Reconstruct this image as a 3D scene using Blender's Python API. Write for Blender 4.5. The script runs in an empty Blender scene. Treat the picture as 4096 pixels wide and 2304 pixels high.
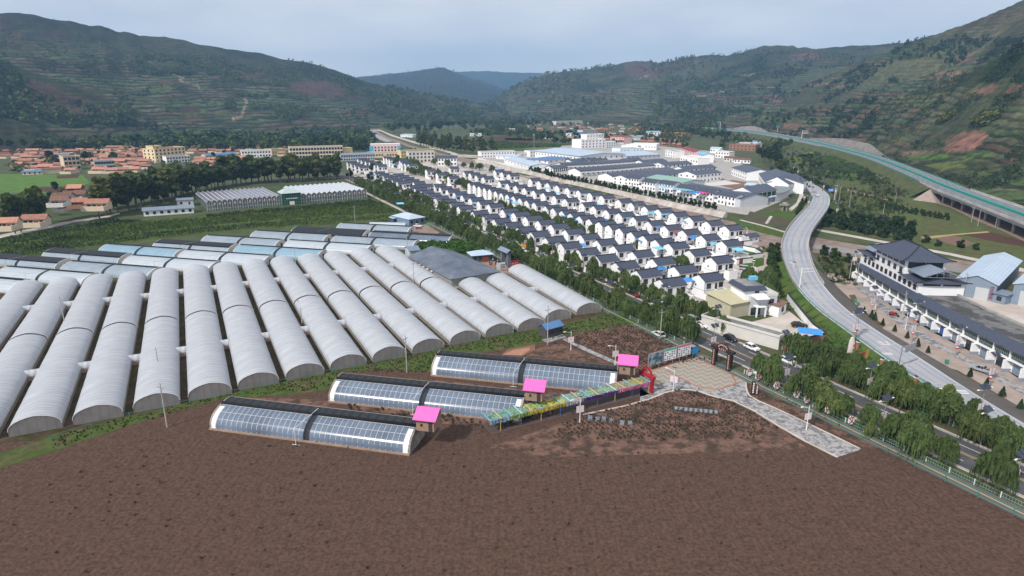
import bpy, math, random
import numpy as np
from mathutils import Vector, Matrix
R=math.radians
rnd=random.Random(7)
S=bpy.context.scene
COL=S.collection
# ---------------------------------------------------------------- camera
F_PX=2550.; PITCH=math.atan((1152-405)/F_PX); CAM_H=65.
cam=bpy.data.cameras.new("camera"); cam_o=bpy.data.objects.new("camera",cam); COL.objects.link(cam_o)
cam.sensor_width=36.; cam.lens=36.*F_PX/4096.; cam.clip_start=1.; cam.clip_end=40000.
cam_o.location=(0,0,CAM_H); cam_o.rotation_euler=(math.pi/2-PITCH,0,0)
S.camera=cam_o
# ---------------------------------------------------------------- world, sun, exposure
SUN_AZ=R(180+43); SUN_EL=R(43)       # compass heading of the sun (from +Y clockwise), behind-left of the camera
W=bpy.data.worlds.new("World"); S.world=W; W.use_nodes=True
nt=W.node_tree; nt.nodes.clear()
out=nt.nodes.new('ShaderNodeOutputWorld'); bg=nt.nodes.new('ShaderNodeBackground')
sky=nt.nodes.new('ShaderNodeTexSky'); sky.sky_type='NISHITA'; sky.sun_disc=False
sky.sun_elevation=SUN_EL; sky.sun_rotation=SUN_AZ; sky.altitude=2000; sky.air_density=1.0; sky.dust_density=2.5; sky.ozone_density=1.5
tc=nt.nodes.new('ShaderNodeTexCoord'); mp=nt.nodes.new('ShaderNodeMapping'); mp.inputs['Scale'].default_value=(1.0,1.0,3.6)
nz=nt.nodes.new('ShaderNodeTexNoise'); nz.inputs['Scale'].default_value=2.8; nz.inputs['Detail'].default_value=7; nz.inputs['Roughness'].default_value=.55
rp=nt.nodes.new('ShaderNodeValToRGB'); rp.color_ramp.elements[0].position=.36; rp.color_ramp.elements[0].color=(7.5,7.6,8.2,1)
rp.color_ramp.elements[1].position=.70; rp.color_ramp.elements[1].color=(10.6,10.2,10.1,1)
mx=nt.nodes.new('ShaderNodeMixRGB'); mx.inputs[0].default_value=.82
nt.links.new(tc.outputs['Generated'],mp.inputs['Vector']); nt.links.new(mp.outputs[0],nz.inputs['Vector'])
nt.links.new(nz.outputs[0],rp.inputs[0]); nt.links.new(sky.outputs[0],mx.inputs[1]); nt.links.new(rp.outputs[0],mx.inputs[2])
sz=nt.nodes.new('ShaderNodeSeparateXYZ'); nt.links.new(tc.outputs['Generated'],sz.inputs[0])
hz=nt.nodes.new('ShaderNodeMapRange'); hz.inputs[1].default_value=0.; hz.inputs[2].default_value=.22; hz.inputs[3].default_value=1.25; hz.inputs[4].default_value=1.; nt.links.new(sz.outputs[2],hz.inputs[0])   # brighter cloud towards the horizon
hv=nt.nodes.new('ShaderNodeVectorMath'); hv.operation='SCALE'; nt.links.new(mx.outputs[0],hv.inputs[0]); nt.links.new(hz.outputs[0],hv.inputs['Scale'])
nt.links.new(hv.outputs[0],bg.inputs['Color']); bg.inputs['Strength'].default_value=.098
nt.links.new(bg.outputs[0],out.inputs['Surface'])
sl=bpy.data.lights.new("sun",'SUN'); sl.energy=4.2; sl.angle=R(5); sl.color=(1.,.95,.88)
so=bpy.data.objects.new("sun",sl); COL.objects.link(so)
sd=Vector((math.sin(SUN_AZ)*math.cos(SUN_EL),math.cos(SUN_AZ)*math.cos(SUN_EL),math.sin(SUN_EL)))
so.rotation_euler=sd.to_track_quat('Z','Y').to_euler(); so.location=(0,0,300)
S.view_settings.view_transform='Standard'; S.view_settings.look='None'; S.view_settings.exposure=0.; S.view_settings.gamma=1.
S.cycles.max_bounces=5; S.cycles.diffuse_bounces=2; S.cycles.glossy_bounces=2; S.cycles.transmission_bounces=3; S.cycles.transparent_max_bounces=6; S.cycles.volume_bounces=0
S.cycles.use_denoising=True
# ---------------------------------------------------------------- surveying: photograph point -> point of the place at height z
cP,sP=math.cos(PITCH),math.sin(PITCH)
def ray(px,py):
    u=(px-2048)/F_PX; v=(py-1152)/F_PX
    return u, cP-v*sP, -sP-v*cP
def G(px,py,z=0.):
    dx,dy,dz=ray(px,py); t=(z-CAM_H)/dz
    return Vector((dx*t,dy*t,z))
def PX(p):
    zz=p[2]-CAM_H; d=p[1]*cP-zz*sP; v=(-p[1]*sP-zz*cP)/d
    return 2048+F_PX*p[0]/d, 1152+F_PX*v
def crop(x0,y0,s): return lambda a,b,z=0.: G(x0+a/s,y0+b/s,z)
def rot2(x,y,a): c,s=math.cos(a),math.sin(a); return x*c-y*s, x*s+y*c
# ---------------------------------------------------------------- materials
MATS={}
def mat(name,col,rough=.8,var=.12,scale=.6,metal=0.,spec=.3,bump=0.,stripe=None,col2=None,thr=(.42,.62),obj=False,randv=0.,alpha=None,detail=5):
    """procedural surface: base colour broken up by noise; optional second colour in patches, ribs, and bump"""
    if name in MATS: return MATS[name]
    m=bpy.data.materials.new(name); m.use_nodes=True; N=m.node_tree; Lk=N.links
    b=N.nodes['Principled BSDF']; b.inputs['Roughness'].default_value=rough; b.inputs['Metallic'].default_value=metal
    b.inputs['Specular IOR Level'].default_value=spec
    if obj: tc=N.nodes.new('ShaderNodeTexCoord'); vec=tc.outputs['Object']
    else: g=N.nodes.new('ShaderNodeNewGeometry'); vec=g.outputs['Position']
    n=N.nodes.new('ShaderNodeTexNoise'); n.inputs['Scale'].default_value=scale; n.inputs['Detail'].default_value=detail; n.inputs['Roughness'].default_value=.6
    Lk.new(vec,n.inputs['Vector'])
    mr=N.nodes.new('ShaderNodeMapRange'); mr.inputs[1].default_value=.25; mr.inputs[2].default_value=.75
    mr.inputs[3].default_value=1-var; mr.inputs[4].default_value=1+var; Lk.new(n.outputs[0],mr.inputs[0])
    base=N.nodes.new('ShaderNodeRGB'); base.outputs[0].default_value=(*col,1); src=base.outputs[0]
    if col2:
        n2=N.nodes.new('ShaderNodeTexNoise'); n2.inputs['Scale'].default_value=scale*.35; n2.inputs['Detail'].default_value=6; n2.inputs['Roughness'].default_value=.65; Lk.new(vec,n2.inputs['Vector'])
        m2=N.nodes.new('ShaderNodeMapRange'); m2.inputs[1].default_value=thr[0]; m2.inputs[2].default_value=thr[1]; Lk.new(n2.outputs[0],m2.inputs[0])
        mm=N.nodes.new('ShaderNodeMixRGB'); Lk.new(m2.outputs[0],mm.inputs[0]); Lk.new(src,mm.inputs[1]); mm.inputs[2].default_value=(*col2,1); src=mm.outputs[0]
    if stripe:   # (axis, period, colour factor) ribs in object space
        ax,per,fac=stripe
        tc2=N.nodes.new('ShaderNodeTexCoord'); sx=N.nodes.new('ShaderNodeSeparateXYZ'); Lk.new(tc2.outputs['Object'],sx.inputs[0])
        ma=N.nodes.new('ShaderNodeMath'); ma.operation='MULTIPLY'; ma.inputs[1].default_value=2*math.pi/per; Lk.new(sx.outputs[ax],ma.inputs[0])
        ms=N.nodes.new('ShaderNodeMath'); ms.operation='SINE'; Lk.new(ma.outputs[0],ms.inputs[0])
        mq=N.nodes.new('ShaderNodeMapRange'); mq.inputs[1].default_value=.2; mq.inputs[2].default_value=.9; mq.inputs[3].default_value=1; mq.inputs[4].default_value=fac; Lk.new(ms.outputs[0],mq.inputs[0])
        mu=N.nodes.new('ShaderNodeMath'); mu.operation='MULTIPLY'; Lk.new(mr.outputs[0],mu.inputs[0]); Lk.new(mq.outputs[0],mu.inputs[1]); fs=mu.outputs[0]
    else: fs=mr.outputs[0]
    if randv:
        oi=N.nodes.new('ShaderNodeObjectInfo'); r=N.nodes.new('ShaderNodeMapRange'); r.inputs[3].default_value=1-randv; r.inputs[4].default_value=1+randv; Lk.new(oi.outputs['Random'],r.inputs[0])
        mu2=N.nodes.new('ShaderNodeMath'); mu2.operation='MULTIPLY'; Lk.new(fs,mu2.inputs[0]); Lk.new(r.outputs[0],mu2.inputs[1]); fs=mu2.outputs[0]
    vm=N.nodes.new('ShaderNodeVectorMath'); vm.operation='SCALE'; Lk.new(src,vm.inputs[0]); Lk.new(fs,vm.inputs['Scale'])
    Lk.new(vm.outputs[0],b.inputs['Base Color'])
    if bump:
        bp=N.nodes.new('ShaderNodeBump'); bp.inputs['Strength'].default_value=bump; bp.inputs['Distance'].default_value=.15; Lk.new(n.outputs[0],bp.inputs['Height']); Lk.new(bp.outputs[0],b.inputs['Normal'])
    if alpha is not None: b.inputs['Alpha'].default_value=alpha
    MATS[name]=m; return m
def leafmat(name,col,col2,var=.3,scale=1.1,randv=.18):
    if name in MATS: return MATS[name]
    m=mat(name,col,.7,var,scale,0,.15,0,None,col2,(.35,.7),True,randv); N=m.node_tree; b=N.nodes['Principled BSDF']
    o=N.nodes['Material Output']; t=N.nodes.new('ShaderNodeBsdfTranslucent'); ms=N.nodes.new('ShaderNodeMixShader'); ms.inputs[0].default_value=.28
    src=b.inputs['Base Color'].links[0].from_socket
    N.links.new(src,t.inputs['Color']); N.links.new(b.outputs[0],ms.inputs[1]); N.links.new(t.outputs[0],ms.inputs[2]); N.links.new(ms.outputs[0],o.inputs['Surface'])
    return m
# ---------------------------------------------------------------- mesh builder
class MB:
    def __init__(s): s.v=[]; s.f=[]; s.m=[]
    def face(s,pts,m=0):
        k=len(s.v); s.v+= [tuple(p) for p in pts]; s.f.append(tuple(range(k,k+len(pts)))); s.m.append(m); return s
    def hexa(s,b,t,m=0,mt=None):   # b,t: 4 bottom / 4 top points, counter-clockwise from above
        k=len(s.v); s.v+=[tuple(p) for p in b]+[tuple(p) for p in t]
        for q in ((3,2,1,0),(4,5,6,7),(0,1,5,4),(1,2,6,5),(2,3,7,6),(3,0,4,7)):
            s.f.append(tuple(k+i for i in q)); s.m.append(mt if (mt is not None and q[0]==4) else m)
        return s
    def box(s,x0,y0,z0,x1,y1,z1,m=0,mt=None):
        return s.hexa([(x0,y0,z0),(x1,y0,z0),(x1,y1,z0),(x0,y1,z0)],[(x0,y0,z1),(x1,y0,z1),(x1,y1,z1),(x0,y1,z1)],m,mt)
    def obox(s,c,sx,sy,sz,a=0.,m=0):  # box centred in plan at c, base z=c[2], turned by a
        P=[]
        for z in (c[2],c[2]+sz):
            for x,y in ((-sx/2,-sy/2),(sx/2,-sy/2),(sx/2,sy/2),(-sx/2,sy/2)):
                X,Y=rot2(x,y,a); P.append((c[0]+X,c[1]+Y,z))
        return s.hexa(P[:4],P[4:],m)
    def tube(s,p0,p1,r0,r1=None,n=6,m=0):
        r1=r0 if r1 is None else r1; p0=Vector(p0); p1=Vector(p1); d=(p1-p0).normalized()
        a=d.orthogonal().normalized(); b=d.cross(a); k=len(s.v)
        for p,r in ((p0,r0),(p1,r1)):
            for i in range(n):
                t=2*math.pi*i/n; s.v.append(tuple(p+a*(r*math.cos(t))+b*(r*math.sin(t))))
        for i in range(n):
            j=(i+1)%n; s.f.append((k+i,k+j,k+n+j,k+n+i)); s.m.append(m)
        s.f.append(tuple(k+n+i for i in range(n))); s.m.append(m); s.f.append(tuple(k+i for i in reversed(range(n)))); s.m.append(m)
        return s
    def prism(s,poly,z0,z1,m=0,mt=None):
        n=len(poly); k=len(s.v); s.v+=[(p[0],p[1],z0) for p in poly]+[(p[0],p[1],z1) for p in poly]
        s.f.append(tuple(k+n+i for i in range(n))); s.m.append(m if mt is None else mt)
        s.f.append(tuple(k+i for i in reversed(range(n)))); s.m.append(m)
        for i in range(n):
            j=(i+1)%n; s.f.append((k+i,k+j,k+n+j,k+n+i)); s.m.append(m)
        return s
    def loft(s,rings,m=0,closed=False,caps=False):
        k=len(s.v); n=len(rings[0])
        for r in rings: s.v+=[tuple(p) for p in r]
        for a in range(len(rings)-1):
            for i in range(n if closed else n-1):
                j=(i+1)%n; s.f.append((k+a*n+i,k+a*n+j,k+(a+1)*n+j,k+(a+1)*n+i)); s.m.append(m)
        if caps:
            s.f.append(tuple(k+i for i in reversed(range(n)))); s.m.append(m); s.f.append(tuple(k+(len(rings)-1)*n+i for i in range(n))); s.m.append(m)
        return s
    def mesh(s,name,mats,smooth=False):
        me=bpy.data.meshes.new(name); me.from_pydata(s.v,[],s.f)
        for x in (mats if isinstance(mats,(list,tuple)) else [mats]): me.materials.append(x)
        if any(s.m): me.polygons.foreach_set('material_index',s.m)
        if smooth: me.polygons.foreach_set('use_smooth',[True]*len(s.f))
        me.update(); return me
    def build(s,name,mats,parent=None,loc=(0,0,0),rz=0.,smooth=False):
        return put(name,s.mesh(name,mats,smooth),parent,loc,rz)
def put(name,me,parent=None,loc=(0,0,0),rz=0.,sc=None):
    o=bpy.data.objects.new(name,me); COL.objects.link(o); o.location=loc; o.rotation_euler=(0,0,rz)
    if sc: o.scale=sc if hasattr(sc,'__len__') else (sc,)*3
    if parent: o.parent=parent
    return o
def tag(o,label,cat,group=None):
    o['label']=label; o['category']=cat
    if group: o['group']=group
    return o
def thing(name,label,cat,loc,rz=0.,group=None): return tag(put(name,None,None,loc,rz),label,cat,group)
def kind(o,k): o['kind']=k; return o
KIDS={}
def kids(o):
    return [c for c in o.children]
def copy_tree(o,loc=None,rz=None,parent=None,sc=None):
    c=o.copy(); COL.objects.link(c)
    if parent: c.parent=parent
    if loc is not None: c.location=loc
    if rz is not None: c.rotation_euler=(0,0,rz)
    if sc: c.scale=sc if hasattr(sc,'__len__') else (sc,)*3
    for ch in list(o.children): copy_tree(ch,parent=c)
    return c
def nth(k):
    return "%d%s"%(k,"th" if 10<=k%100<=20 else {1:"st",2:"nd",3:"rd"}.get(k%10,"th"))
WORDS="first second third fourth fifth sixth seventh eighth ninth tenth eleventh twelfth".split()
def word(k): return WORDS[k-1] if k<=12 else nth(k)
def sheet(name,poly,m,z=.02,kindname='structure'):
    """flat area of ground from photograph points or world points"""
    pts=[(G(*p,0) if abs(p[0])>700 or abs(p[1])>700 else Vector((p[0],p[1],0))) if len(p)==2 else Vector(p) for p in poly]
    b=MB(); b.face([(p[0],p[1],z) for p in pts]); 
    o=b.build(name,m); return kind(o,kindname)
def gsheet(name,poly,m,z=.02):      # photograph points
    b=MB(); pts=[G(*p,0) for p in poly]
    ar=sum(p.x*q.y-q.x*p.y for p,q in zip(pts,pts[1:]+pts[:1]))
    if ar<0: pts.reverse()
    b.face([(p.x,p.y,z) for p in pts]); return kind(b.build(name,m),'structure')
def ribbon(line,w0,w1,z=None):     # strip between offsets w0..w1 right of a 3-D line
    L=[Vector(p) for p in line]; a=[];b=[]
    for i,p in enumerate(L):
        t=(L[min(i+1,len(L)-1)]-L[max(i-1,0)]); t.z=0; t.normalize(); n=Vector((t.y,-t.x,0))
        zz=p.z if z is None else z
        q0=p+n*w0; q1=p+n*w1; a.append((q0.x,q0.y,zz)); b.append((q1.x,q1.y,zz))
    return a,b
def strip(mb,line,w0,w1,dz=0.,m=0):
    a,b=ribbon(line,w0,w1)
    for i in range(len(a)-1):
        mb.face([(b[i][0],b[i][1],b[i][2]+dz),(b[i+1][0],b[i+1][1],b[i+1][2]+dz),(a[i+1][0],a[i+1][1],a[i+1][2]+dz),(a[i][0],a[i][1],a[i][2]+dz)],m)
def resample(line,step):
    L=[Vector(p) for p in line]; out=[L[0].copy()]; 
    for a,b in zip(L,L[1:]):
        n=max(1,int((b-a).length/step)); 
        for i in range(1,n+1): out.append(a.lerp(b,i/n))
    return out
def smooth_line(line,it=2):
    L=[Vector(p) for p in line]
    for _ in range(it):
        o=[L[0]]
        for a,b in zip(L,L[1:]): o+=[a.lerp(b,.25),a.lerp(b,.75)]
        o.append(L[-1]); L=o
    return L
# ---------------------------------------------------------------- ground and hills
M_ground=mat('valley grass',(.055,.075,.026),.95,.35,.09,bump=0,col2=(.10,.085,.045),thr=(.5,.68))
b=MB(); b.face([(-14000,-600,0),(14000,-600,0),(14000,14000,0),(-14000,14000,0)]); kind(b.build('ground',M_ground),'structure')

RNG=np.random.RandomState(11)
LAT=RNG.rand(256,256)
def vnoise(x,y):
    xi=np.floor(x).astype(int); yi=np.floor(y).astype(int); fx=x-xi; fy=y-yi
    fx=fx*fx*(3-2*fx); fy=fy*fy*(3-2*fy)
    a=LAT[xi%256,yi%256]; b=LAT[(xi+1)%256,yi%256]; c=LAT[xi%256,(yi+1)%256]; d=LAT[(xi+1)%256,(yi+1)%256]
    return (a*(1-fx)+b*fx)*(1-fy)+(c*(1-fx)+d*fx)*fy
def fbm(x,y,o=5,g=.5):
    s=0;a=1;t=0
    for k in range(o): s=s+a*vnoise(x*2**k+17.3*k,y*2**k+5.1*k); t+=a; a*=g
    return s/t
def ridged(x,y,o=4):
    s=0;a=1;t=0
    for k in range(o): s=s+a*(1-np.abs(2*vnoise(x*2**k+3.7*k,y*2**k+9.2*k)-1)); t+=a; a*=.5
    return s/t
NA,NR=900,430
AZ=np.linspace(R(-50),R(50),NA)
RR=np.concatenate([np.geomspace(430,2600,300),np.geomspace(2620,9800,NR-300)])
def az_el(px,py):
    dx,dy,dz=ray(px,py); return math.atan2(dx,dy), dz/math.hypot(dx,dy)
def az_of(px,py=430): return az_el(px,py)[0]
# each ridge: skyline points of the photograph, distance of the crest and of the foot, slope profile, gully depth, terracing
RIDGES=[
 dict(n='mountain',sky=[(-600,120),(-250,70),(0,50),(75,50),(130,60),(200,75),(280,83),(360,102),(398,95),(430,108),(465,122),(500,125),(560,142),(660,146),(740,158),(800,175),(900,190),(1000,208),(1050,212),(1120,232),(1200,242),(1260,255),(1320,272),(1400,302),(1480,330),(1560,352),(1640,368),(1720,382),(1800,400),(1900,416),(1990,432),(2060,447)],
   rc=[(0,2300),(1000,2500),(1400,2500),(1700,2500),(2060,2700)],rf=[(-600,1000),(0,1120),(300,1250),(600,1300),(900,1350),(1200,1500),(1500,1700),(2060,2300)],p=1.25,amp=.30,ter=.5),
 dict(n='spur',sky=[(-600,150),(-300,190),(0,238),(100,272),(200,303),(300,335),(400,372),(500,402),(600,435),(680,462),(740,482),(790,500),(830,515)],
   rc=[(0,1600),(830,1560)],rf=[(-600,980),(0,1080),(400,1220),(830,1500)],p=1.35,amp=.22,ter=.45),
 dict(n='blue dome',sky=[(1300,335),(1440,305),(1560,295),(1680,281),(1730,271),(1775,268),(1820,288),(1880,312),(1960,335),(2040,365),(2150,405)],rc=[(1300,5600),(2100,5600)],rf=[(1300,3600),(2100,3600)],p=1.1,amp=.3,ter=0),
 dict(n='far ridge',sky=[(1700,300),(1820,285),(1940,282),(2050,288),(2180,290),(2300,300),(2500,320)],rc=[(1700,8200),(2500,8200)],rf=[(1700,6000),(2500,6000)],p=1.1,amp=.25,ter=0),
 dict(n='right ridge',sky=[(1890,440),(1940,420),(2000,380),(2060,345),(2120,318),(2180,295),(2240,287),(2300,281),(2380,271),(2450,262),(2500,248),(2540,243),(2600,243),(2630,248),(2700,240),(2757,228),(2870,218),(2900,222),(2960,208),(3060,184),(3120,183),(3172,180),(3190,190),(3220,188),(3270,192),(3350,187),(3420,182),(3520,177),(3600,172),(3700,160),(3900,150),(4300,150)],
   rc=[(1890,3300),(2500,3300),(3200,2900),(4096,2500)],rf=[(1890,2500),(2400,1900),(2800,1600),(3300,1500),(4096,1200)],p=1.35,amp=.3,ter=.5),
 dict(n='right hill',sky=[(3050,405),(3150,370),(3250,330),(3350,285),(3450,240),(3550,205),(3640,165),(3680,152),(3740,136),(3850,100),(3960,60),(4060,12),(4200,-60),(4500,-160)],
   rc=[(3050,2000),(3500,1800),(4096,1600),(4500,1500)],rf=[(3050,1650),(3400,1250),(3700,1000),(4096,760),(4500,650)],p=1.5,amp=.2,ter=.3),
 dict(n='right slope',sky=[(2850,470),(3000,455),(3150,440),(3300,425),(3400,412),(3500,400),(3600,385),(3700,352),(3800,315),(3950,245),(4096,170),(4300,60)],
   rc=[(2850,1750),(3200,1450),(3500,1200),(4096,930),(4300,900)],rf=[(0,0)],rfw=[(505,1500),(503,1240),(478,985),(440,810),(425,727),(362,540),(330,446),(309,372),(290,320)],p=1.9,amp=.16,ter=.6),
]
def ridge_height(L,X,Y):
    a=[];e=[]
    for p in L['sky']: q=az_el(*p); a.append(q[0]); e.append(q[1])
    rc=np.interp(AZ,[az_of(p[0]) for p in L['rc']],[p[1] for p in L['rc']]); rf=np.interp(AZ,[az_of(p[0]) for p in L['rf']],[p[1] for p in L['rf']])
    if 'rfw' in L: W_=sorted((math.atan2(x,y),math.hypot(x,y)) for x,y in L['rfw']); rf=np.interp(AZ,[w[0] for w in W_],[w[1] for w in W_])
    el=np.interp(AZ,a,e); zc=np.maximum(CAM_H+el*rc,0)
    # fade the ridge out past its ends
    fade=np.ones(NA); lo,hi=min(a),max(a)
    if lo>R(-38): fade*=np.clip((AZ-lo+R(1.0))/R(1.0),0,1)
    if hi<R(38): fade*=np.clip((hi+R(1.0)-AZ)/R(1.0),0,1)
    zc=zc*fade
    t=(RR[None,:]-rf[:,None])/(rc-rf)[:,None]
    up=np.clip(t,0,1)**L['p']; h=np.where(t<=1,up,np.maximum(1-.55*(t-1),0))*zc[:,None]
    sc=(rc-rf).mean()/3.2
    gul=ridged(X/sc+3*len(L['n']),Y/sc,5)-.55
    bell=np.clip(t*2.2,0,1)*np.clip((1-np.clip(t,0,1)**5),0,1)
    h=h+zc[:,None]*L['amp']*gul*bell
    h=h+zc[:,None]*.035*(fbm(X/60,Y/60,3)-.5)*np.clip(t*3,0,1)
    if L['ter']:
        st=4.5+rc[:,None]/900.
        hh=h+4*(fbm(X/220,Y/220,3)-.5); fr=hh/st-np.floor(hh/st); tz=np.floor(hh/st)*st+st*np.clip((fr-.72)/.28,0,1)
        w=L['ter']*np.clip(1.5-h/(zc[:,None]*.62+1),0,1)*np.clip(fbm(X/340,Y/340,3)*3.2-1.1,0,1)
        h=h+(tz-hh)*w
    return np.where(t>0,np.maximum(h,0)-.6,-3.)
AA,RG=np.meshgrid(AZ,RR,indexing='ij'); HX=np.sin(AA)*RG; HY=np.cos(AA)*RG
HZ=np.full((NA,NR),-3.); HL=np.zeros((NA,NR),int)
for i,L in enumerate(RIDGES):
    h=ridge_height(L,HX,HY); up=h>HZ; HZ=np.where(up,h,HZ); HL=np.where(up,i,HL)
ELV=(HZ-CAM_H)/RG
VIS=np.maximum.accumulate(ELV,axis=1)
def hit_hill(px,py):
    """first terrain point met by the line of sight to a photograph point, or None"""
    a,e=az_el(px,py); i=int(round((a-AZ[0])/(AZ[1]-AZ[0])))
    if not 0<=i<NA: return None
    j=int(np.searchsorted(VIS[i],e))
    if j>=NR or HZ[i,j]<0: return None
    j0=max(j-1,0); e0,e1=ELV[i,j0],ELV[i,j]; t=0 if e1<=e0 else float(np.clip((e-e0)/(e1-e0),0,1))
    return Vector((math.sin(a)*(RR[j0]+(RR[j]-RR[j0])*t),math.cos(a)*(RR[j0]+(RR[j]-RR[j0])*t),float(HZ[i,j0]+(HZ[i,j]-HZ[i,j0])*t)))
def hill_z(x,y):
    a=math.atan2(x,y); r=math.hypot(x,y); i=(a-AZ[0])/(AZ[1]-AZ[0]); 
    if not 0<=i<NA-1: return 0.
    j=np.searchsorted(RR,r); 
    if j<1 or j>=NR: return 0.
    t=(r-RR[j-1])/(RR[j]-RR[j-1]); k=int(i); u=i-k
    z=(HZ[k,j-1]*(1-t)+HZ[k,j]*t)*(1-u)+(HZ[k+1,j-1]*(1-t)+HZ[k+1,j]*t)*u
    return max(0.,float(z))
# ground cover colours of the hills (bare earth, scrub, meadow, terraces) as a surface attribute
n1=fbm(HX/180,HY/180,5); n2=fbm(HX/55+9,HY/55,4); n3=fbm(HX/420+5,HY/420+3,4); n4=fbm(HX/23,HY/23,3)
def c3(*c): return np.array(c)[None,None,:]
def mixc(A,B,t): return A*(1-t[...,None])+B*t[...,None]
def sst(a,b,x): t=np.clip((x-a)/(b-a),0,1); return t*t*(3-2*t)
C=np.zeros((NA,NR,3))+c3(.052,.060,.030)
C=mixc(C,c3(.014,.024,.010),sst(.42,.56,n2)*.9)                 # scrub
C=mixc(C,c3(.095,.090,.050),sst(.52,.66,n1)*.8)              # dry meadow
C=mixc(C,c3(.135,.062,.048),sst(.56,.68,n3)*sst(.44,.56,n2)*np.where(HL>=5,.15,.7))   # red earth
st=4.5+RG/900.; hh=HZ+4*(fbm(HX/220,HY/220,3)-.5); kband=np.floor(hh/st); fr=hh/st-kband
tmask=np.clip(fbm(HX/300,HY/300,3)*3.6-.95,0,1)*np.where(np.isin(HL,[0,1,4,5,6]),1,0)*np.clip(1.6-HZ/170,0,1)
cell=LAT[(kband.astype(int)*7+(HX/70).astype(int)*3)%256,(kband.astype(int)*5+HL)%256]
fld=np.where(cell[...,None]<.33,c3(.07,.10,.035),np.where(cell[...,None]<.55,c3(.10,.066,.048),np.where(cell[...,None]<.8,c3(.095,.10,.05),c3(.055,.08,.03))))
C=mixc(C,fld*1.1,tmask*.45)
C=C*np.array([.55,.55,.35,.35,.75,1.,1.])[HL][...,None]
C=C*(.40+1.2*n4)[...,None]
# named patches of bare red earth, meadows and fields, at photograph points that the terrain really shows there
def patch(pts,col,soft=.3,rough=.6):
    global C
    e=[az_el(*p) for p in pts]; ea=np.array([q[0] for q in e]); ee=np.array([q[1] for q in e])
    i0=max(int((ea.min()-AZ[0])/(AZ[1]-AZ[0]))-1,0); i1=min(int((ea.max()-AZ[0])/(AZ[1]-AZ[0]))+2,NA)
    if i1<=i0: return
    A=AA[i0:i1]; E=ELV[i0:i1]; seen=(E>=VIS[i0:i1]-1e-4)&(HZ[i0:i1]>0)
    ins=np.zeros(A.shape,bool); n=len(e)
    jx=A+R(.35)*(n2[i0:i1]-.5)*rough*2; jy=E+.006*(n1[i0:i1]-.5)*rough*2
    for a in range(n):
        b=(a+1)%n; c=((ee[a]>jy)!=(ee[b]>jy)); 
        with np.errstate(divide='ignore',invalid='ignore'):
            ins^=c&(jx<(ea[b]-ea[a])*(jy-ee[a])/(ee[b]-ee[a])+ea[a])
    k=(ins&seen)*1.*(1-soft+soft*sst(.35,.6,n2[i0:i1]))
    tmask[i0:i1]*=1-.9*k; C[i0:i1]=mixc(C[i0:i1],(np.array(col)*.9)[None,None,:]*(.75+.5*n4[i0:i1])[...,None],k)
RED=(.10,.050,.042); PINK=(.25,.125,.095); OLIVE=(.115,.118,.062); GRN=(.07,.12,.028); LIME=(.10,.17,.035); DK=(.026,.040,.016); BRN=(.12,.062,.045); CORN=(.13,.15,.045)
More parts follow.
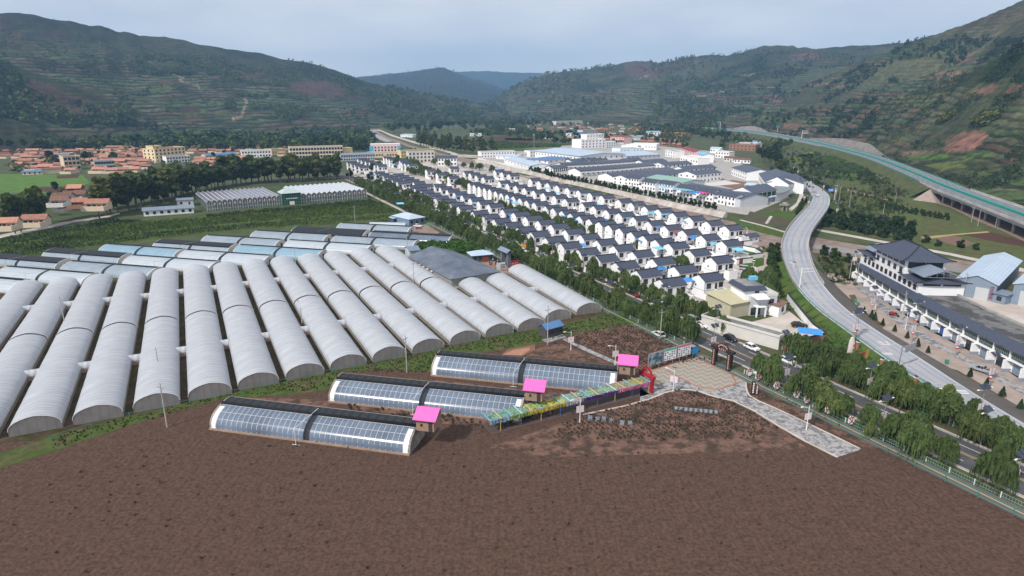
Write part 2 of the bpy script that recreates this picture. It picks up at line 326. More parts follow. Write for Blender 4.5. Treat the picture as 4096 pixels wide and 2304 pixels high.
for pts,col in [
 ([(80,430),(100,330),(240,335),(330,355),(420,385),(450,425),(400,455),(300,455),(220,440)],RED),
 ([(75,325),(180,330),(260,345),(180,350)],PINK),
 ([(0,250),(140,300),(300,350),(480,420),(700,490),(560,480),(380,420),(200,350),(0,300)],DK),
 ([(700,450),(740,425),(800,445),(760,455)],RED),([(600,330),(700,320),(760,335),(640,345)],RED),
 ([(500,255),(560,240),(580,252),(520,262)],RED),
 ([(590,355),(680,345),(690,360),(600,372)],GRN),([(780,440),(830,438),(820,448)],LIME),([(850,450),(980,445),(985,455),(860,458)],GRN),([(700,455),(800,452),(780,465),(720,465)],GRN),
 ([(720,470),(800,465),(820,480),(740,485)],BRN),([(1180,330),(1300,320),(1360,360),(1330,400),(1200,380),(1130,350)],RED),([(960,285),(1060,275),(1060,295),(970,300)],RED),
 ([(1500,400),(1580,420),(1560,450),(1500,430)],RED),([(1300,340),(1400,350),(1420,400),(1330,380)],RED),
 ([(1850,400),(1960,425),(1950,440),(1840,420)],(.10,.09,.05)),
 ([(3150,225),(3270,215),(3290,235),(3170,245)],(.15,.075,.06)),([(2500,245),(2640,245),(2640,300),(2540,310),(2500,280)],(.10,.055,.045)),
 ([(3480,300),(3560,240),(3750,180),(3900,160),(3960,190),(3850,250),(3700,310),(3600,320),(3520,320)],OLIVE),
 ([(3450,300),(3600,290),(3590,330),(3500,360),(3400,350),(3330,360)],OLIVE),
 ([(3810,230),(3900,205),(3890,240),(3830,255)],(.16,.09,.07)),([(3700,300),(3780,280),(3850,285),(3840,300),(3720,310)],PINK),
 ([(3880,365),(3970,335),(3990,345),(3960,375),(3900,380)],PINK),([(4000,375),(4070,330),(4096,340),(4060,370),(4010,380)],PINK),([(4040,300),(4096,290),(4096,320),(4050,320)],PINK),
 ([(3850,380),(3880,370),(3900,385),(3870,392)],PINK),
 ([(3250,330),(3300,325),(3410,350),(3400,355),(3290,335),(3200,365),(3185,368)],PINK),
 ([(3050,385),(3130,375),(3180,390),(3130,415),(3080,410)],PINK),
 ([(3100,380),(3180,365),(3400,365),(3440,400),(3250,440),(3150,430)],(.055,.06,.033)),
 ([(3780,560),(3850,525),(3930,520),(3960,540),(3930,575),(3900,600),(3850,610),(3770,600)],PINK),
 ([(3590,605),(3700,600),(3770,610),(3640,620)],(.22,.15,.10)),([(3630,622),(3780,615),(3830,625),(3760,640),(3650,632)],LIME),
 ([(3840,635),(3900,610),(3970,612),(3960,625),(3870,642)],LIME),([(3700,660),(3830,645),(3870,670),(3770,685)],CORN),
 ([(3530,545),(3620,545),(3660,565),(3560,565)],CORN),([(4000,640),(4096,620),(4096,650),(4020,655)],BRN),
 ([(3860,690),(3990,680),(4040,695),(3900,705)],CORN),([(4010,700),(4096,690),(4096,720),(4040,715)],GRN),
 ([(3500,390),(3800,372),(3820,380),(3600,395)],CORN),([(3600,410),(3780,400),(3780,408),(3620,415)],CORN),
 ([(3010,465),(3180,475),(3170,490),(3020,480)],CORN),([(2820,445),(3000,450),(2980,462),(2830,455)],CORN),
 ([(3130,495),(3200,490),(3200,512),(3140,510)],PINK),([(3250,475),(3290,470),(3290,480),(3255,480)],PINK),([(3350,480),(3420,475),(3420,490),(3360,490)],PINK),
 ([(3480,440),(3520,430),(3530,445),(3490,450)],PINK),([(3640,470),(3720,480),(3660,490)],PINK),([(3600,500),(3700,505),(3620,515)],PINK),
 ([(3840,300),(4096,195),(4096,300),(3950,330),(3800,350)],DK),([(3550,300),(3620,330),(3600,345),(3560,320)],DK),
 ([(3560,240),(3700,195),(3850,155),(3900,150),(3800,185),(3640,240)],DK),
 ]: patch(pts,col)
pale=(.30,.23,.17)
def track(pts,col=pale,w=3.):
    for (x0,y0),(x1,y1) in zip(pts,pts[1:]):
        dx,dy=x1-x0,y1-y0; l=math.hypot(dx,dy) or 1; nx,ny=-dy/l*w*.5,dx/l*w*.5
        patch([(x0+nx,y0+ny),(x1+nx,y1+ny),(x1-nx,y1-ny),(x0-nx,y0-ny)],col,0,0)
track([(690,296),(735,313),(715,322),(790,343),(800,355)],pale,7); track([(975,393),(990,407),(980,420),(976,440),(966,465),(925,478)],pale,11)
track([(2170,293),(2230,300),(2255,298)],pale,3); track([(2222,310),(2228,316),(2215,322)],pale,3); track([(2245,343),(2270,352),(2300,350)],pale,3)
track([(2210,365),(2208,380)],pale,4); track([(2393,353),(2405,365),(2425,378)],pale,3); track([(2140,408),(2170,402)],pale,3)
track([(2960,295),(2990,305),(3050,285)],pale,4); track([(2700,395),(2800,385),(2900,365)],pale,5); track([(2540,320),(2600,300)],pale,3)
# the mesh
idx=np.arange(NA*NR).reshape(NA,NR)
q=np.stack([idx[:-1,:-1],idx[1:,:-1],idx[1:,1:],idx[:-1,1:]],-1).reshape(-1,4)
zmax=np.maximum.reduce([HZ[:-1,:-1],HZ[1:,:-1],HZ[1:,1:],HZ[:-1,1:]]).reshape(-1)
q=q[zmax>-.55]
me=bpy.data.meshes.new('hills'); V=np.stack([HX,HY,HZ],-1).reshape(-1,3)
used=np.unique(q); remap=-np.ones(NA*NR,int); remap[used]=np.arange(len(used)); q=remap[q]
me.vertices.add(len(used)); me.vertices.foreach_set('co',V[used].ravel()); me.loops.add(q.size); me.loops.foreach_set('vertex_index',np.ascontiguousarray(q).ravel())
me.polygons.add(len(q)); me.polygons.foreach_set('loop_start',np.arange(0,q.size,4)); me.polygons.foreach_set('use_smooth',[True]*len(q)); me.update(calc_edges=True)
at=me.color_attributes.new('cover','FLOAT_COLOR','POINT'); at.data.foreach_set('color',np.concatenate([C.reshape(-1,3)[used],np.clip(tmask+.12,0,1).reshape(-1,1)[used]],1).ravel())
M_hill=mat('hill cover',(.05,.06,.03),.97,.5,.14,spec=.05,bump=.0,detail=8); N=M_hill.node_tree
ca=N.nodes.new('ShaderNodeVertexColor'); ca.layer_name='cover'; vm=[n for n in N.nodes if n.type=='VECT_MATH'][0]; 
def hill_terraces():
    L=N.links; g=N.nodes.new('ShaderNodeNewGeometry'); sx=N.nodes.new('ShaderNodeSeparateXYZ'); L.new(g.outputs['Position'],sx.inputs[0])
    def M(op,a,b=None,c=None):
        n=N.nodes.new('ShaderNodeMath'); n.operation=op
        for i,v in enumerate((a,b,c)):
            if v is None: continue
            if hasattr(v,'default_value'): L.new(v,n.inputs[i])
            else: n.inputs[i].default_value=v
        return n.outputs[0]
    def noise(sc,det):
        n=N.nodes.new('ShaderNodeTexNoise'); n.inputs['Scale'].default_value=sc; n.inputs['Detail'].default_value=det; n.inputs['Roughness'].default_value=.65; L.new(g.outputs['Position'],n.inputs['Vector']); return n.outputs[0]
    wz=M('ADD',sx.outputs[2],M('MULTIPLY',noise(.006,3),26.)); wz=M('ADD',wz,M('MULTIPLY',noise(.05,3),3.2)); k=M('DIVIDE',wz,7.0); fl=M('FLOOR',k); fr=M('FRACT',k)
    cx=N.nodes.new('ShaderNodeCombineXYZ'); L.new(fl,cx.inputs[0]); L.new(M('FLOOR',M('MULTIPLY',sx.outputs[0],.011)),cx.inputs[1]); wn=N.nodes.new('ShaderNodeTexWhiteNoise'); L.new(cx.outputs[0],wn.inputs['Vector'])
    r=N.nodes.new('ShaderNodeValToRGB'); r.color_ramp.interpolation='CONSTANT'; e=r.color_ramp.elements; e[0].color=(.06,.088,.044,1); e[0].position=0; e[1].color=(.115,.112,.07,1); e[1].position=.45
    for p,c in ((.2,(.125,.075,.06,1)),(.7,(.05,.07,.038,1)),(.86,(.08,.125,.048,1))): x=e.new(p); x.color=c
    L.new(wn.outputs['Value'],r.inputs[0])
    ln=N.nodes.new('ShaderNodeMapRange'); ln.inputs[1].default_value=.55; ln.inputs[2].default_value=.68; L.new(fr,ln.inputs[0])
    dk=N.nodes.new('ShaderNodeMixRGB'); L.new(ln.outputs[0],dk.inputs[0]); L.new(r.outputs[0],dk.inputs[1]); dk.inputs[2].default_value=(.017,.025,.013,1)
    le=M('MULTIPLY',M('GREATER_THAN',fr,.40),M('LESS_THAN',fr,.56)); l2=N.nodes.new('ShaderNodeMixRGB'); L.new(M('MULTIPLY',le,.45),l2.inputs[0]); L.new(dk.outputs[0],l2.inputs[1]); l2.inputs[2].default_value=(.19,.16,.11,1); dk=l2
    tm=N.nodes.new('ShaderNodeMapRange'); tm.inputs[1].default_value=.36; tm.inputs[2].default_value=.50; L.new(noise(.011,4),tm.inputs[0])
    f=M('MULTIPLY',M('MULTIPLY',ca.outputs[1],tm.outputs[0]),.82)
    mx=N.nodes.new('ShaderNodeMixRGB'); L.new(f,mx.inputs[0]); L.new(ca.outputs[0],mx.inputs[1]); L.new(dk.outputs[0],mx.inputs[2])
    # clumps of scrub down to a few metres
    sc=N.nodes.new('ShaderNodeMapRange'); sc.inputs[1].default_value=.50; sc.inputs[2].default_value=.57; L.new(noise(.085,6),sc.inputs[0])
    m2=N.nodes.new('ShaderNodeMixRGB'); L.new(M('MULTIPLY',sc.outputs[0],.5),m2.inputs[0]); L.new(mx.outputs[0],m2.inputs[1]); m2.inputs[2].default_value=(.014,.024,.012,1)
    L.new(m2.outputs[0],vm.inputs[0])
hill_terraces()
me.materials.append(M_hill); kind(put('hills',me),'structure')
# ---------------------------------------------------------------- common materials
White=mat('white render',(.84,.84,.85),.75,.05,.5); Offw=mat('off white wall',(.62,.60,.57),.8,.08,.5); Grey=mat('pale grey render',(.50,.53,.57),.8,.06)
Cream=mat('cream wall',(.66,.54,.40),.85,.1,.5); Yellow=mat('yellow wall',(.72,.58,.30),.8,.06); Pink=mat('pink wall',(.75,.50,.48),.8,.05); BlueW=mat('sky blue wall',(.12,.42,.66),.7,.05)
Brick=mat('brick wall',(.30,.16,.11),.9,.2,1.5); Stone=mat('rough stone',(.36,.33,.30),.95,.35,.5,bump=.5,col2=(.20,.18,.15))
Tile=mat('dark tiled roof',(.064,.076,.115),.62,.22,1.6,stripe=(0,.32,.72),bump=.15); TileE=mat('dark ridge tile',(.022,.024,.032),.7,.15)
Terra=mat('terracotta roof',(.37,.18,.13),.85,.3,.7,stripe=(0,.5,.8),randv=.34); TerraB=mat('brown tiled roof',(.20,.115,.085),.9,.25,.7,stripe=(0,.5,.8),randv=.2)
BlueRoof=mat('blue sheet roof',(.09,.20,.40),.5,.12,.4,stripe=(0,.6,.8)); GreyRoof=mat('blue grey sheet roof',(.20,.25,.33),.5,.12,.3,stripe=(0,1.,.82)); PaleRoof=mat('pale blue sheet roof',(.46,.56,.68),.45,.08,.2,stripe=(0,1.,.88)); SkyRoof=mat('sky blue sheet roof',(.18,.50,.72),.5,.1,.4,stripe=(0,.6,.85))
NavyRoof=mat('navy sheet roof',(.072,.092,.135),.5,.14,.3,stripe=(0,1.,.8)); GreenRoof=mat('green sheet roof',(.26,.42,.36),.55,.1,.3,stripe=(0,1.,.88)); FlatRoof=mat('grey flat roof',(.16,.16,.165),.8,.3,.3,col2=(.27,.27,.27)); RedRoof=mat('dark red roof',(.24,.06,.07),.7,.15)
Dark=mat('dark window glass',(.022,.026,.034),.15,.3,.8,spec=.6); GlassG=mat('green curtain glass',(.030,.075,.065),.12,.4,.7,spec=.7); Frame=mat('brown window frame',(.09,.055,.045),.6,.1); Door=mat('dark door',(.045,.04,.04),.6,.15); RedDoor=mat('red gate',(.26,.05,.03),.55,.15)
Trim=mat('grey trim',(.34,.36,.42),.7,.08); Steel=mat('galvanised steel',(.45,.47,.50),.45,.1,2,metal=.6); WhiteM=mat('white painted metal',(.80,.80,.80),.45,.04); Conc=mat('concrete',(.40,.385,.36),.88,.15,.5,col2=(.33,.31,.29)); ConcP=mat('pale concrete',(.52,.48,.44),.9,.14,.25,col2=(.42,.37,.33))
Asph=mat('asphalt',(.085,.086,.092),.9,.16,.4,col2=(.065,.065,.07)); AsphL=mat('pale road surface',(.36,.375,.42),.85,.09,.12,col2=(.31,.325,.365)); LineW=mat('white road paint',(.70,.70,.70),.7,.1); LineY=mat('yellow road paint',(.60,.40,.16),.75,.12); LineYP=mat('faded yellow paint',(.45,.38,.28),.8,.1)
GreenM=mat('green painted metal',(.05,.24,.17),.5,.1); GreenP=mat('pale green metal',(.16,.36,.28),.5,.1); Teal=mat('teal anti glare panel',(.02,.27,.23),.55,.12); BlackM=mat('black metal',(.02,.02,.022),.5,.1); Red=mat('red paint',(.36,.02,.03),.5,.1); PinkR=mat('pink sheet roof',(.86,.16,.50),.45,.06,1,stripe=(0,.45,.72)); Panel=mat('solar panel',(.018,.026,.055),.18,.2,1,spec=.7)
BlueC=mat('blue tarpaulin',(.05,.26,.62),.6,.15,.8,randv=.2); SkyC=mat('light blue canopy',(.20,.55,.76),.55,.1,.6,randv=.15); Lantern=mat('red lantern',(.55,.06,.04),.5,.1); BannerP=mat('pale pink banner',(.72,.60,.64),.8,.08); Wood=mat('brown timber',(.16,.10,.06),.8,.2,2)
Soil=mat('bare brown soil',(.100,.063,.047),.97,.5,1.7,spec=.05,bump=1.,col2=(.084,.053,.040),thr=(.45,.58),detail=12,stripe=(0,1.3,.93)); SoilD=mat('dark tilled soil',(.085,.048,.038),.97,.3,.8,spec=.05,bump=.5,detail=9)
SoilW=mat('weedy soil',(.165,.098,.076),.97,.35,.9,spec=.05,bump=.9,col2=(.072,.050,.038),thr=(.45,.56),detail=9)
Grass=mat('rough grass',(.065,.095,.026),.96,.4,.5,spec=.05,bump=.4,col2=(.10,.085,.045),thr=(.5,.62),detail=9); GrassD=mat('dark grass gap',(.050,.048,.022),.96,.4,.6,spec=.05,bump=.4,col2=(.085,.062,.04),thr=(.42,.58),detail=9)
Lawn=mat('bright green field',(.085,.155,.04),.95,.25,.25,spec=.05,col2=(.105,.19,.045),thr=(.4,.6)); Lawn2=mat('green verge',(.055,.10,.024),.95,.35,.4,spec=.05,col2=(.085,.12,.035),detail=8); CornG=mat('corn field',(.10,.125,.038),.96,.4,.8,spec=.05,bump=.8,col2=(.065,.09,.025),detail=9)
Gravel=mat('river gravel',(.27,.21,.18),.95,.28,.2,col2=(.20,.145,.12),thr=(.42,.58),detail=9); Water=mat('muddy water',(.20,.165,.135),.15,.12,.2,spec=.5); Pond=mat('orange pond water',(.36,.17,.085),.2,.1,.3,spec=.5)
# ---------------------------------------------------------------- ground sheets
gsheet('soil',[(-500,2900),(-500,1745),(300,1700),(900,1560),(1700,1400),(2080,1330),(2330,1260),(2500,1285),(2845,1438),(2990,1500),(3450,1712),(4700,2300),(4700,3200)],Soil,.012)
gsheet('soil_bed',[(2180,1390),(2330,1330),(2500,1290),(2840,1440),(2700,1455),(2560,1490),(2480,1440),(2260,1360)],SoilW,.03)
gsheet('soil_bed',[(2060,1420),(2230,1372),(2450,1455),(2300,1445),(2150,1425)],SoilW,.03)
gsheet('soil_bed',[(2250,1690),(2560,1610),(2690,1563),(2790,1566),(2860,1596),(2950,1616),(3120,1712),(3240,1800),(2200,1830),(1960,1790)],SoilW,.03)
gsheet('soil_bed',[(2995,1590),(3000,1530),(3060,1550),(3200,1620),(3440,1716),(3600,1790),(3480,1800),(3270,1700)],SoilW,.03)
gsheet('soil_bed',[(1400,1620),(2040,1690),(2080,1640),(2110,1600),(2350,1635),(2260,1660),(2000,1720),(1400,1655)],SoilW,.03)
gsheet('soil_bed',[(1000,1590),(1300,1600),(1330,1630),(1660,1668),(1650,1690),(1300,1650),(980,1610)],SoilW,.03)
gsheet('soil_bed',[(1740,1520),(2400,1590),(2560,1560),(2480,1600),(2250,1600),(1740,1540)],SoilW,.03)
gsheet('tunnel_ground',[(-500,1800),(-500,1150),(60,1170),(440,1125),(940,1070),(1500,1005),(1660,1030),(1800,1120),(2040,1085),(2420,1255),(2050,1340),(1500,1462),(700,1640),(200,1760)],GrassD,.02)
gsheet('grass_bank',[(-100,1850),(200,1748),(520,1665),(760,1610),(960,1566),(1150,1526),(1330,1487),(1500,1453),(1660,1419),(1800,1387),(1940,1356),(2060,1334),(2170,1312),(2300,1285),(2440,1252),(2560,1262),(2540,1295),(2340,1328),(2200,1358),(2130,1385),(2000,1400),(1890,1415),(1800,1402),(1735,1490),(1560,1475),(1370,1490),(1310,1560),(1200,1575),(1000,1590),(920,1588),(700,1645),(480,1715),(200,1810),(-50,1890)],Grass,.04)
gsheet('green_field',[(-400,1050),(-400,960),(0,945),(180,925),(430,872),(575,880),(780,868),(830,860),(1200,830),(1480,798),(1545,815),(1625,862),(1690,905),(1560,905),(1480,880),(1250,905),(1000,915),(820,935),(640,955),(420,985),(200,1015),(0,1045)],mat('field green',(.070,.105,.026),.95,.35,.35,spec=.05,bump=.5,col2=(.045,.06,.022),thr=(.42,.56),detail=9),.02)
gsheet('green_field',[(-300,730),(-300,690),(0,697),(130,695),(330,700),(360,730),(300,760),(180,775),(0,775)],Lawn,.03)
gsheet('soil_bed',[(140,750),(270,745),(265,765),(180,767)],SoilD,.05); gsheet('soil_bed',[(225,702),(320,698),(310,712),(230,714)],SoilD,.05)
gsheet('track',[(-300,985),(0,940),(160,908),(300,880),(430,862),(480,850),(480,856),(430,870),(300,890),(160,920),(0,953),(-300,1000)],ConcP,.05)
gsheet('yard',[(1500,640),(1640,655),(1750,645),(1830,655),(1790,672),(1700,668),(1560,690),(1480,660)],ConcP,.03)
gsheet('yard',[(1560,905),(1690,890),(1760,930),(1720,945),(1640,930)],mat('trodden yard',(.26,.19,.16),.95,.2,.3),.03)
gsheet('yard',[(1900,1040),(1985,1045),(2100,1090),(2080,1112),(1990,1085)],mat('red paved yard',(.30,.19,.15),.95,.2,.3),.04)
gsheet('factory_yard',[(1880,640),(2120,590),(2500,570),(2900,610),(3060,720),(3160,790),(2990,860),(2850,840),(2500,762),(2120,675)],Conc,.02)
gsheet('village_ground',[(1380,700),(1480,640),(1640,670),(1840,640),(1960,672),(2130,706),(2300,760),(2520,815),(2840,890),(2960,935),(3060,1000),(3060,1080),(2980,1140),(2880,1230),(2820,1260),(2500,1130),(2100,965),(1820,865),(1650,790),(1500,725)],mat('village paving',(.46,.42,.39),.9,.15,.2,col2=(.36,.32,.29)),.025)
gsheet('riverbed',[(1440,520),(1520,515),(1540,540),(1640,580),(1760,612),(1850,630),(1930,650),(2110,693),(2220,722),(2350,748),(2500,782),(2620,810),(2740,836),(2900,880),(3060,915),(3160,940),(3260,950),(3500,990),(3800,1035),(4100,1080),(4700,1200),(4700,1290),(4100,1140),(3800,1085),(3500,1040),(3250,1010),(3100,1010),(2960,950),(2850,905),(2640,850),(2400,790),(2250,760),(2100,712),(1960,672),(1850,650),(1700,612),(1600,575),(1500,545)],Gravel,.03)
gsheet('river',[(1900,650),(2000,672),(2120,702),(2210,728),(2300,752),(2250,752),(2120,712),(1990,682)],Water,.05)
gsheet('river',[(2440,775),(2540,800),(2640,828),(2720,850),(2660,850),(2560,822),(2450,790)],Water,.05)
gsheet('river',[(3230,975),(3400,995),(3620,1030),(3960,1085),(4300,1150),(4300,1175),(3960,1112),(3620,1050),(3400,1015),(3230,990)],Water,.05)
gsheet('river',[(1450,522),(1505,519),(1500,535),(1570,565),(1545,568),(1480,545)],mat('pale river gravel',(.33,.33,.35),.9,.12,.1),.05)
for p in ([(2060,688),(2110,698),(2130,705),(2090,702)],[(2240,722),(2330,735),(2440,760),(2520,778),(2480,785),(2380,770),(2280,742)],[(2930,880),(3050,905),(3160,935),(3150,955),(3060,935),(2960,910)],[(2210,715),(2160,702),(2130,700),(2180,715)]): gsheet('river_grass',p,Lawn2,.07)
gsheet('right_field',[(3100,1010),(3250,1012),(3800,1090),(4100,1145),(4700,1260),(4700,1500),(3700,1180),(3480,1090),(3330,1180),(3240,1090)],mat('scrub ground',(.090,.100,.045),.96,.4,.4,spec=.05,col2=(.14,.095,.065),thr=(.5,.6),detail=9),.02)
gsheet('right_field',[(3290,905),(3450,940),(3800,1010),(4100,1070),(4700,1170),(4700,1040),(4096,945),(3850,860),(3700,800),(3560,740),(3400,700),(3300,760)],mat('river terrace meadow',(.085,.110,.040),.96,.35,.3,spec=.05,col2=(.10,.085,.045),thr=(.48,.6),detail=9),.018)
gsheet('soil_bed',[(3850,940),(3950,925),(4096,965),(4300,1010),(4096,985),(3990,970)],SoilD,.04); gsheet('soil_bed',[(3740,945),(3830,945),(3900,975),(3850,990),(3760,965)],mat('dry tilled soil',(.17,.10,.075),.95,.25,.5),.04)
gsheet('dry_field',[(3680,948),(3950,925),(3960,930),(3830,940),(3700,958)],mat('dry straw field',(.36,.26,.13),.95,.2,.4),.05)
gsheet('river_path',[(3266,915),(3450,948),(3650,985),(3800,1012),(4100,1075),(4400,1130),(4400,1145),(4100,1090),(3800,1022),(3650,994),(3450,957),(3270,924)],ConcP,.06)
gsheet('track',[(3380,755),(3470,775),(3560,800),(3560,806),(3470,783),(3380,762)],mat('pink dirt',(.30,.20,.16),.95,.15),.05)
for p,m in (([(3130,640),(3180,620),(3300,610),(3330,625),(3290,660),(3180,660)],CornG),([(3180,625),(3240,605),(3260,612),(3230,630)],Lawn),([(3230,635),(3320,627),(3390,648),(3330,655),(3240,650)],CornG),([(3225,640),(3240,650),(3300,656),(3380,655),(3400,662),(3290,668)],SoilD),([(3290,668),(3440,655),(3500,690),(3400,692),(3300,678)],CornG),([(3300,690),(3420,690),(3470,710),(3400,720),(3310,705)],Lawn2),([(3100,590),(3170,582),(3190,595),(3120,604)],CornG)):
    gsheet('right_field_plot',p,m,.05)
for p,m in (([(1940,548),(2030,545),(2180,560),(2100,572),(1950,560)],SoilD),([(1930,562),(2100,575),(2250,580),(2240,590),(2000,595),(1930,580)],CornG),([(1950,520),(2060,515),(2150,530),(2050,540),(1960,540)],CornG),([(1990,595),(2240,592),(2240,605),(1990,605)],Lawn2),([(2020,552),(2140,555),(2120,562),(2020,560)],BRNm:=mat('pink tilled soil',(.20,.12,.10),.95,.2,.4)),([(1700,512),(1760,505),(1840,510),(1800,522)],CornG)):
    gsheet('valley_plot',p,m,.04)
# crop rows across the valley plots and green fields (nobody could count them)
def crop_plants(name,poly,hd,row,plant,h,m,cap=9000,thin=0.):
    P=[G(*p,0) for p in poly]; d=Vector((math.sin(R(hd)),math.cos(R(hd)))); n=Vector((d.y,-d.x)); o=P[0]
    us=[(p-o).to_2d().dot(d) for p in P]; vs=[(p-o).to_2d().dot(n) for p in P]; b=MB(); k=0
    v=min(vs)
    while v<max(vs):
        u=min(us)+rnd.random()*plant
        while u<max(us):
            x=o.x+d.x*u+n.x*v+rnd.uniform(-.2,.2)*row; y=o.y+d.y*u+n.y*v+rnd.uniform(-.2,.2)*row; ins=False
            for i in range(len(P)):
                a,c=P[i],P[i-1]
                if (a.y>y)!=(c.y>y) and x<(c.x-a.x)*(y-a.y)/(c.y-a.y)+a.x: ins=not ins
            if ins and rnd.random()>thin and k<cap:
                k+=1; s=h*rnd.uniform(.6,1.25)
                for t in range(3):
                    a=rnd.uniform(0,6.3); w=s*rnd.uniform(.35,.6); cx,cy=math.cos(a)*w,math.sin(a)*w; lx,ly=rnd.uniform(-.4,.4)*s,rnd.uniform(-.4,.4)*s
                    b.face([(x-cx*.6,y-cy*.6,0),(x+cx*.6,y+cy*.6,0),(x+cx+lx,y+cy+ly,s),(x-cx+lx,y-cy+ly,s*.8)])
            u+=plant
        v+=row
    return kind(b.build(name,m),'stuff')
CropA=leafmat('young green crop',(.075,.125,.028),(.12,.16,.04)); CropB=leafmat('dark leafy crop',(.055,.095,.03),(.08,.12,.04)); Weed=leafmat('brown dry weeds',(.120,.082,.064),(.095,.085,.050))
for i,(poly,m,h,pl) in enumerate([([(430,905),(575,890),(830,872),(1200,842),(1500,812),(1600,850),(1350,862),(1000,888),(600,925),(300,960),(150,965)],CropA,.9,1.3),([(0,955),(300,905),(430,880),(570,888),(430,905),(150,960),(0,985)],CropB,1.,1.6),([(820,862),(1480,800),(1540,820),(1200,840),(830,870)],CropB,1.1,1.3),([(0,985),(150,968),(600,928),(900,905),(1300,870),(1420,868),(1000,912),(640,948),(200,1008),(0,1035)],CropB,.9,1.7),([(1000,905),(1400,872),(1590,855),(1620,868),(1400,885),(1050,912)],CropA,.9,1.4),([(1400,885),(1630,872),(1680,900),(1480,880)],CropB,.7,1.8)]):
    crop_plants('crop_rows',poly,58,1.9,pl,h,m,5200,.12)
crop_plants('orchard_bushes',[(1648,990),(1700,975),(1860,968),(1950,1005),(1870,1017),(1750,1012)],154,1.6,1.1,1.9,leafmat('orchard leaf',(.045,.10,.018),(.08,.15,.03)),2600)
crop_plants('corn_rows',[(3230,635),(3320,627),(3390,648),(3330,655),(3240,650)],70,2.2,1.5,2.2,CropA,1500); crop_plants('corn_rows',[(3290,668),(3440,655),(3500,690),(3400,692),(3300,678)],70,2.2,1.6,2.2,CropB,1800)
crop_plants('corn_rows',[(1930,562),(2100,575),(2250,580),(2240,590),(2000,595),(1930,580)],80,9,2.2,2.4,CropB,1500); crop_plants('corn_rows',[(1950,520),(2060,515),(2150,530),(2050,540),(1960,540)],80,9,3,2.4,CropB,900)
crop_plants('dry_weeds',[(2180,1390),(2330,1330),(2500,1290),(2840,1440),(2700,1455),(2560,1490),(2480,1440),(2260,1360)],154,1.1,.9,.46,Weed,4600,.2)
crop_plants('dry_weeds',[(2250,1690),(2560,1610),(2690,1563),(2790,1566),(2860,1596),(2950,1616),(3120,1712),(3000,1760),(2200,1760)],154,1.05,.85,.48,Weed,5200,.2)
crop_plants('dry_weeds',[(1400,1620),(2040,1690),(2110,1605),(2350,1635),(2000,1720),(1400,1655)],154,1.2,1.0,.6,Weed,1500,.3)
crop_plants('dry_weeds',[(-300,2100),(500,1800),(1300,1760),(2300,1800),(3300,1830),(3700,2050),(3900,2330),(-300,2330)],154,4.5,3.,.45,Weed,1500,.55); crop_plants('dry_weeds',[(2995,1590),(3000,1530),(3200,1620),(3440,1716),(3270,1700)],154,.9,.9,.3,CropB,700,.5)
crop_plants('bank_weeds',[(200,1752),(520,1668),(960,1570),(1500,1456),(1940,1360),(2300,1290),(2440,1256),(2500,1285),(2200,1358),(2000,1400),(1800,1402),(1735,1490),(1370,1490),(1300,1560),(920,1588),(480,1715),(200,1800)],59,.9,.7,.38,leafmat('weedy grass',(.05,.085,.018),(.09,.08,.035)),6500,.45)
crop_plants('verge_grass',[(3120,1180),(3200,1180),(3340,1300),(3590,1480),(3700,1545),(3880,1650),(3900,1690),(3700,1640),(3300,1480),(3250,1440),(3330,1400),(3250,1290),(3140,1230)],154,1.1,.9,.45,CropB,3500,.3)
gsheet('verge',[(3060,1120),(3170,1130),(3210,1180),(3352,1302),(3594,1480),(3700,1545),(3950,1690),(4300,1860),(4300,2050),(3820,1712),(3300,1498),(3200,1440),(3290,1410),(3300,1330),(3190,1240),(3080,1190)],Lawn2,.02)
gsheet('verge',[(2980,860),(3150,890),(3200,850),(3190,820),(3060,850)],Lawn2,.03); gsheet('terrace_bed',[(2985,868),(3000,845),(3075,865),(3055,895),(2960,880)],mat('planted terrace',(.055,.060,.025),.95,.35,.6,col2=(.10,.07,.05)),.06); gsheet('terrace_bed',[(3070,895),(3100,862),(3190,885),(3170,905),(3120,905)],MATS['planted terrace'],.06)
gsheet('garden',[(2970,985),(3060,1000),(3060,1060),(2990,1080),(2950,1060),(2960,1010)],Lawn2,.05)
gsheet('pit',[(2005,1420),(2030,1398),(2140,1378),(2140,1402),(2090,1425)],mat('red pit bank',(.20,.095,.065),.95,.2,.6),.06); gsheet('pond',[(2010,1420),(2050,1402),(2120,1390),(2118,1402),(2085,1423)],Pond,.08)
